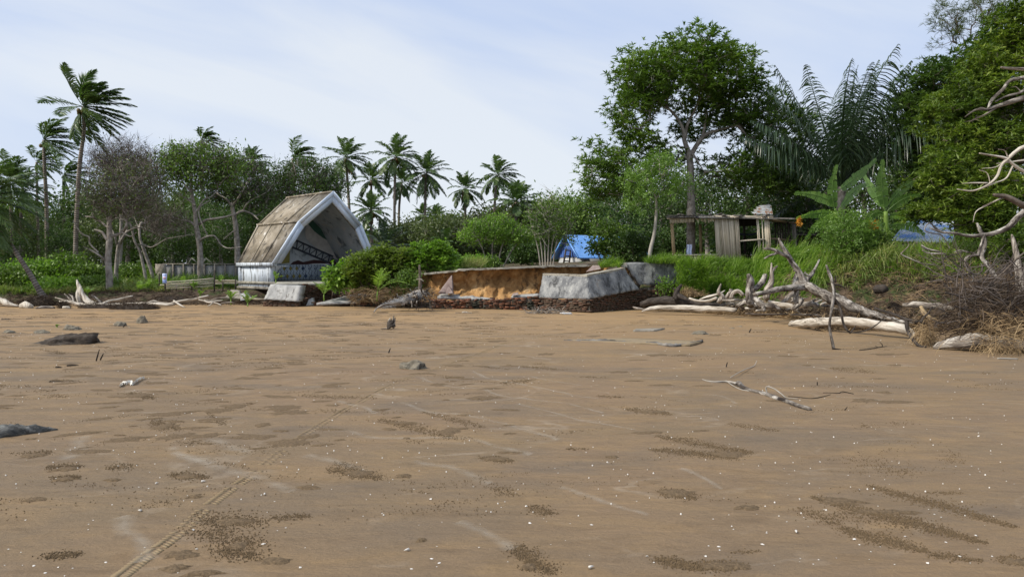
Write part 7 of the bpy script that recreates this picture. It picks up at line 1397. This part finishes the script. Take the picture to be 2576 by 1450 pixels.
# pile: individual logs and stubs
PILE = [('upright sawn stub with ringed bark at the left end of the fallen tree limb', 'deadbark', [[(1040, 1190, 34, 20.6), (1035, 1100, 34, 20.6), (1040, 1020, 36, 20.6), (1040, 960, 38, 20.6), (1025, 905, 22, 20.6)], [(1060, 1050, 30, 20.6), (1110, 1015, 26, 20.7), (1160, 960, 24, 20.8), (1185, 905, 20, 20.8)]]),
        ('pointed pale stub rising behind the fallen tree limb', 'driftwood', [[(1190, 1120, 30, 21.2), (1215, 1050, 38, 21.2), (1240, 980, 30, 21.2), (1248, 900, 18, 21.2), (1240, 790, 6, 21.2)], [(1245, 880, 14, 21.2), (1270, 840, 10, 21.2), (1298, 818, 6, 21.2)]]),
        ('dark forked stump at the foot of the grass slope', 'wood_dark', [[(340, 1130, 34, 24.3), (345, 1080, 30, 24.3), (365, 1040, 20, 24.3), (390, 1000, 12, 24.3)], [(340, 1070, 16, 24.3), (320, 1030, 7, 24.3)], [(370, 1100, 24, 24.2), (420, 1120, 18, 24.0), (470, 1145, 8, 23.8)]]),
        ('hooked pale root in the driftwood heap', 'driftwood', [[(745, 1160, 22, 22.3), (770, 1110, 26, 22.3), (740, 1060, 18, 22.3), (765, 990, 8, 22.3)], [(800, 1130, 20, 22.3), (840, 1080, 24, 22.3), (860, 1040, 16, 22.3)]]),
        ('bleached curved branch in the driftwood heap', 'driftwood_pale', [[(470, 1125, 10, 23.4), (560, 1150, 14, 23.2), (650, 1145, 14, 23), (720, 1120, 14, 22.8)]]),
        ('pale flat root above the bleached curved branch', 'driftwood_pale', [[(560, 1135, 6, 23.9), (650, 1105, 11, 23.7), (750, 1080, 9, 23.5), (800, 1050, 4, 23.5)]]),
        ('dark rotten log lying behind the long pale log', 'wood_dark', [[(20, 1180, 26, 25.3), (150, 1150, 40, 24.9), (300, 1150, 42, 24.6), (450, 1170, 36, 24.3), (640, 1185, 24, 24.0), (760, 1190, 12, 23.8)]]),
        ('long pale log partly sunk in the sand before the grass slope', 'driftwood_pale', [[(20, 1245, 6, 23.6), (100, 1220, 18, 23.6), (220, 1210, 24, 23.5), (400, 1215, 27, 23.3), (560, 1222, 30, 23.1), (700, 1225, 26, 22.9), (900, 1235, 20, 22.6)]]),
        ('short pale log tip at the brick footing', 'driftwood', [[(-65, 1205, 6, 24.4), (-30, 1215, 12, 24.3), (20, 1225, 10, 24.2), (70, 1228, 6, 24.1)]]),
        ('arched grey root behind the upright stub', 'driftwood', [[(860, 1120, 18, 21.9), (880, 1070, 20, 21.9), (930, 1055, 20, 21.8), (970, 1090, 18, 21.7)]]),
        ('twisted root below the fallen tree limb', 'deadbark', [[(1080, 1130, 24, 20.3), (1150, 1180, 30, 20.1), (1250, 1200, 28, 19.9), (1330, 1230, 14, 19.8)], [(1130, 1150, 18, 20.2), (1160, 1210, 20, 20), (1170, 1240, 12, 19.9)]]),
        ('pale log crossing the right part of the driftwood heap', 'driftwood_pale', [[(1220, 1155, 16, 20.8), (1330, 1180, 19, 20.6), (1440, 1200, 20, 20.4)]]),
        ('grey log leaning in the right part of the driftwood heap', 'driftwood', [[(1330, 1170, 16, 21.0), (1400, 1120, 20, 21.1), (1450, 1070, 18, 21.2)]]),
        ('rounded log end at the right of the driftwood heap', 'driftwood', [[(1440, 1220, 20, 20.2), (1500, 1180, 28, 20.3), (1525, 1130, 26, 20.4)]]),
        ('thin brown palm stalk lying in front of the driftwood heap', 'bark_brown', [[(1000, 1270, 8, 21.4), (1200, 1275, 9, 21.4), (1400, 1272, 7, 21.4)]]),
        ('slender grey pole lying right of the palm stalk', 'driftwood', [[(1420, 1278, 7, 20.6), (1600, 1278, 9, 20.5), (1800, 1290, 8, 20.3), (1960, 1290, 6, 20.2)]]),
        ('knotted grey root close behind the boulder', 'driftwood', [[(930, 1190, 20, 21.8), (990, 1160, 24, 21.8), (1040, 1150, 16, 21.7)], [(780, 1140, 8, 22.2), (900, 1140, 10, 22.0), (1000, 1150, 8, 21.9)]]),
        ('hollow grey log at the lower right of the heap', 'deadbark', [[(1560, 1190, 22, 20.6), (1620, 1170, 26, 20.6), (1680, 1190, 20, 20.5)]])]
for lb, mt, paths in PILE:
    woodthing('driftwood_piece', lb, 'driftwood', None, [('wood', mt, paths)], cF, group='driftwood heap at the foot of the grass slope')
rnd = random.Random(44)
for i in range(34):
    cx = rnd.uniform(760, 1800); cy = 1150 + rnd.uniform(-30, 90); Y = 23.2 - (cx - 760) / 1000 * 3.2 + (1240 - cy) * .012; a = rnd.uniform(-.5, .5); l = rnd.uniform(60, 170)
    woodthing('driftwood_piece', 'weathered stick of the driftwood heap, one of many alike', 'driftwood', None, [('wood', rnd.choice(('driftwood', 'driftwood', 'deadbark', 'driftwood_pale')), [[(cx, cy, rnd.uniform(6, 15), Y), (cx + l * .5 * math.cos(a), cy + l * .5 * math.sin(a) - rnd.uniform(0, 12), rnd.uniform(6, 14), Y + rnd.uniform(-.2, .2)), (cx + l * math.cos(a), cy + l * math.sin(a), rnd.uniform(2, 8), Y + rnd.uniform(-.3, .3))]])], cF, group='loose sticks of the driftwood heap', n=7)
for i in range(26):
    px = rnd.uniform(2110, 2560); Y = rnd.uniform(17.6, 21.5); x = (px - CX) / F * Y; z = max(landz(x, Y), .02) + .06; a = rnd.uniform(-.7, .7); l = rnd.uniform(.35, 1.1); c = Vector((x, Y, z)); mb = MB()
    twigs(mb, c, (math.cos(a), rnd.uniform(-.3, .3), math.sin(a) * .6), l, rnd.uniform(.015, .035), 1, rnd, .22, 2); o = mb.build('fallen_branch', M[rnd.choice(('driftwood', 'deadbark', 'driftwood_pale', 'twig'))], smooth=True); tag(o, 'bare broken branch lying on the littered slope at right, one of many alike', 'branch', 'broken branches on the right slope')
def litter(label, pts_fn, n, ln, wd, mat, seed, kind='stuff', cat='debris', droop=.4, flat=.35, name='beach_litter'):
    rs = np.random.RandomState(seed); P = np.array([pts_fn(rs) for _ in range(n)]); d = rs.normal(size=(n, 3)) * np.array([1, .7, flat]); o = put(name, [blades(P, d, ln * rs.uniform(.3, 1.3, n), wd, droop, 3, rs)], M[mat]); return tag(o, label, cat, kind=kind)
litter('brown roots, leaves and bark litter under the driftwood heap', lambda rs: (lambda u: tuple(Vector((.55 + 0, 0, 0)) * 0 + (lambda c: Vector((c.x, c.y, rs.uniform(0, .12))))(W(1730 + 380 * u, 700, 24.9 - 4.2 * u + rs.uniform(-.5, 1.1)))))(rs.rand()), 4200, .26, .018, 'straw', 71)
litter('dark rootlets between the logs of the driftwood heap', lambda rs: (lambda u: tuple((lambda c: Vector((c.x, c.y, rs.uniform(0, .22))))(W(1650 + 440 * u, 700, 25.4 - 4.2 * u + rs.uniform(0, 1.3)))))(rs.rand()), 4200, .30, .022, 'roots', 72)
litter('pile of red-brown palm leaf strips in front of the driftwood heap', lambda rs: tuple((lambda p: Vector((p.x, p.y, rs.uniform(.01, .10))))(Gp(*cF(740 + abs(rs.normal()) * 160, 1265 + rs.uniform(-12, 12))))), 420, .5, .02, 'straw', 73, flat=.05)
def slope(px0, px1, Y0, Y1, dz=.12):
    def f(rs):
        Y = rs.uniform(Y0, Y1); px = rs.uniform(px0, px1); x = (px - CX) / F * Y; return (x, Y, max(landz(x, Y), sandz(x, Y)) + rs.uniform(0, dz))
    return f
litter('dry roots and straw covering the eroded slope at right', slope(2060, 2620, 17.2, 22.5, .2), 6500, .42, .016, 'straw', 74)
litter('dark roots hanging from the eroded slope at right', slope(2060, 2640, 17.4, 24, .25), 7000, .5, .02, 'roots', 75)
litter('dark litter and roots along the foot of the left bank', lambda rs: tuple((lambda x, Y: (x, Y, max(landz(x, Y), 0) + rs.uniform(0, .12)))(rs.uniform(-23, -9), rs.uniform(29.2, 31.6))), 5200, .32, .02, 'roots', 76)
litter('dark roots trailing down the bank under the bandshell', lambda rs: tuple((lambda x, Y: (x, Y, max(landz(x, Y), 0) + rs.uniform(0, .2)))(rs.uniform(-11.5, -5), rs.uniform(29.6, 31.2))), 1600, .35, .015, 'roots', 77)
litter('twigs and dry stalks under the big bush, left of the orange bank', lambda rs: tuple(W(rs.uniform(880, 1090), rs.uniform(725, 760), rs.uniform(26.8, 28.2))), 2200, .35, .014, 'straw', 78)
# straw heap at right edge
rs = np.random.RandomState(80); root = thing('straw_root_mass', 'big mass of dry straw and roots wrapped round a log at the right edge', 'root mass', W(2500, 870, 13.6))
def heapf(n, ln, wd, mat, nm, sx, sy, cxy, yy, seed, hang=.8):
    rs = np.random.RandomState(seed); P = []
    for _ in range(n):
        a, b = rs.normal(), rs.normal(); P.append(tuple(W(*cG(cxy[0] + a * sx, cxy[1] + b * sy), yy + rs.normal() * .35)))
    put(nm, [blades(np.array(P), rs.normal(size=(n, 3)) * np.array([1, .6, .5]), ln * rs.uniform(.3, 1.3, n), wd, hang, 4, rs)], M[mat], root)
heapf(2200, .40, .009, 'straw', 'straw', 150, 70, (1640, 1000), 13.6, 81, 1.0); heapf(3200, .45, .014, 'roots', 'roots', 190, 90, (1600, 960), 14.1, 82, .6)
heapf(3800, .40, .011, 'roots', 'roots', 180, 90, (1560, 760), 15.0, 83, .5); heapf(900, .45, .007, 'straw', 'hanging_roots', 110, 40, (1600, 1120), 13.3, 84, 2.6); heapf(900, .35, .008, 'straw', 'straw_tuft', 28, 55, (920, 1000), 14.6, 85, 2.5)
heapf(1500, .42, .012, 'roots', 'roots', 170, 80, (1500, 660), 16.5, 86, .6)
root2 = thing('twig_tangle', 'tangle of bare brown twigs above the straw mass at the right edge', 'branches', W(2480, 800, 15)); mb = MB(); rnd = random.Random(7)
for _ in range(150): c = W(*cG(rnd.uniform(1080, 1800), rnd.uniform(430, 980)), rnd.uniform(13.6, 16)); twigs(mb, c, (rnd.gauss(0, 1), rnd.gauss(0, .4), rnd.gauss(.25, .6)), rnd.uniform(.4, 1.1), rnd.uniform(.006, .018), 1, rnd, .3, 3)
mb.build('twigs', M['twig'], root2)
# limbs of the bare tree at the right edge
YB = 14.5
woodthing('bare_limb', 'pale bare limb reaching in from the right edge, curled branch hanging from it', 'branch', None, [
    ('limb', 'deadbark', [[(1800, -60, 34, YB), (1720, 10, 33, YB), (1650, 80, 32, YB), (1560, 125, 28, YB), (1440, 150, 24, YB), (1300, 155, 18, YB), (1180, 135, 16, YB), (1060, 125, 13, YB), (965, 92, 8, YB)], [(1060, 120, 12, YB), (1010, 90, 10, YB), (975, 50, 8, YB), (940, 60, 6, YB), (920, 110, 6, YB), (980, 135, 6, YB), (1060, 150, 6, YB), (1110, 210, 6, YB), (1140, 270, 4, YB)]]),
    ('hanging_branch', 'deadbark', [[(1430, 155, 22, YB), (1420, 220, 20, YB), (1395, 290, 18, YB), (1390, 325, 18, YB)], [(1390, 325, 16, YB), (1330, 330, 15, YB), (1285, 350, 14, YB), (1280, 420, 14, YB), (1320, 480, 13, YB), (1380, 490, 12, YB), (1420, 450, 11, YB), (1410, 400, 6, YB)], [(1330, 480, 8, YB), (1345, 530, 6, YB), (1330, 560, 3, YB)], [(1380, 320, 12, YB), (1300, 300, 9, YB), (1230, 285, 8, YB), (1180, 300, 6, YB)],
                                [(1240, 300, 8, YB), (1150, 330, 7, YB), (1060, 355, 6, YB), (1000, 345, 5, YB), (960, 300, 4, YB), (900, 260, 4, YB)]])], cG)
woodthing('bare_limb', 'mottled white dead trunk leaning in front of the right bank', 'branch', None, [('limb', 'deadbark', [[(1545, 540, 24, 16.4), (1510, 480, 26, 16.5), (1460, 410, 25, 16.6), (1420, 340, 24, 16.7), (1440, 260, 22, 16.7), (1435, 180, 20, 16.8), (1400, 110, 24, 16.8), (1375, 50, 12, 16.8)]])], cG)
woodthing('bare_limb', 'forked pale stick propped on the bank below the sheet roof', 'branch', None, [('limb', 'driftwood', [[(1010, 412, 6, 18.5), (900, 400, 8, 18.5), (800, 360, 8, 18.5), (715, 318, 8, 18.5), (740, 290, 6, 18.5), (780, 240, 5, 18.5), (765, 205, 4, 18.5)], [(890, 245, 12, 18.8), (950, 275, 12, 18.8), (1050, 300, 11, 18.8)], [(900, 285, 9, 18.7), (960, 310, 9, 18.7), (1100, 315, 8, 18.7)]])], cG)
woodthing('bare_limb', 'weathered grey trunk standing at the far right edge', 'branch', None, [('limb', 'driftwood', [[(1780, 700, 50, 15.5), (1740, 500, 46, 15.6), (1720, 330, 38, 15.7), (1690, 200, 26, 15.8), (1680, 150, 10, 15.8)]])], cG)
woodthing('bare_limb', 'slanting brown branches crossing at the right edge', 'branch', None, [('limb', 'bark_brown', [[(1790, 300, 10, 14.6), (1700, 380, 10, 14.6), (1600, 480, 10, 14.6), (1480, 590, 9, 14.6)], [(1785, 340, 5, 14.6), (1640, 400, 5, 14.6), (1480, 470, 4, 14.6)], [(1265, 460, 7, 14.8), (1250, 560, 8, 14.8), (1275, 660, 8, 14.8), (1280, 740, 6, 14.8)]])], cG)
YI = 12.5
woodthing('bare_limb', 'pale bare branches with hooked tips in the upper right', 'branch', None, [('limb', 'deadbark', [[(1700, 600, 26, YI), (1611, 620, 22, YI), (1520, 645, 19, YI), (1440, 672, 16, YI), (1380, 690, 12, YI), (1310, 690, 8, YI), (1240, 735, 4, YI)], [(1700, 470, 18, YI), (1600, 490, 17, YI), (1520, 512, 15, YI), (1480, 560, 14, YI), (1410, 625, 13, YI), (1385, 680, 10, YI)], [(1650, 520, 12, YI), (1590, 580, 11, YI), (1500, 605, 8, YI), (1430, 640, 6, YI)]]),
    ('twig', 'driftwood', [[(1440, 672, 10, YI), (1370, 720, 8, YI), (1310, 745, 6, YI), (1270, 765, 3, YI)], [(1590, 575, 6, YI), (1560, 548, 4, YI), (1530, 550, 2, YI)], [(1380, 690, 6, YI), (1340, 680, 5, YI), (1290, 700, 3, YI), (1260, 705, 2, YI)], [(1700, 440, 15, YI), (1600, 435, 13, YI), (1520, 432, 12, YI), (1465, 425, 9, YI)]])], cI)
woodthing('bare_limb', 'web of pale dead branches at the right edge below the hooked ones', 'branch', None, [('limb', 'driftwood_pale', [[(1700, 900, 16, YI), (1611, 925, 15, YI), (1560, 955, 14, YI), (1510, 1000, 13, YI), (1470, 1040, 12, YI), (1440, 1110, 10, YI), (1380, 1165, 8, YI), (1290, 1200, 6, YI), (1190, 1190, 3, YI)], [(1700, 1100, 15, YI), (1611, 1075, 13, YI), (1550, 1040, 13, YI), (1500, 998, 11, YI), (1420, 980, 8, YI), (1330, 965, 5, YI)]]),
    ('twig', 'driftwood_pale', [[(1380, 1150, 6, YI), (1300, 1150, 5, YI), (1220, 1155, 2, YI)], [(1500, 1000, 6, YI), (1440, 1050, 5, YI), (1350, 1060, 3, YI)], [(1540, 1045, 7, YI), (1500, 1120, 6, YI), (1430, 1150, 5, YI), (1340, 1190, 3, YI)], [(1700, 1000, 8, YI), (1600, 1010, 7, YI), (1520, 1020, 5, YI), (1440, 1030, 3, YI)], [(1510, 990, 6, YI), (1490, 950, 4, YI), (1450, 940, 2, YI)], [(1460, 1250, 6, YI), (1380, 1290, 5, YI), (1310, 1330, 4, YI), (1290, 1400, 2, YI)], [(1400, 1160, 5, YI), (1380, 1090, 4, YI), (1330, 1070, 2, YI)]])], cI)
woodthing('bare_limb', 'thick dark dead bough above the sheet roof at the right edge', 'branch', None, [('limb', 'bark_brown', [[(1700, 1330, 26, YI), (1600, 1290, 24, YI), (1500, 1240, 20, YI), (1420, 1225, 14, YI)], [(1480, 1245, 8, YI), (1420, 1270, 6, YI), (1350, 1300, 4, YI)]])], cI)
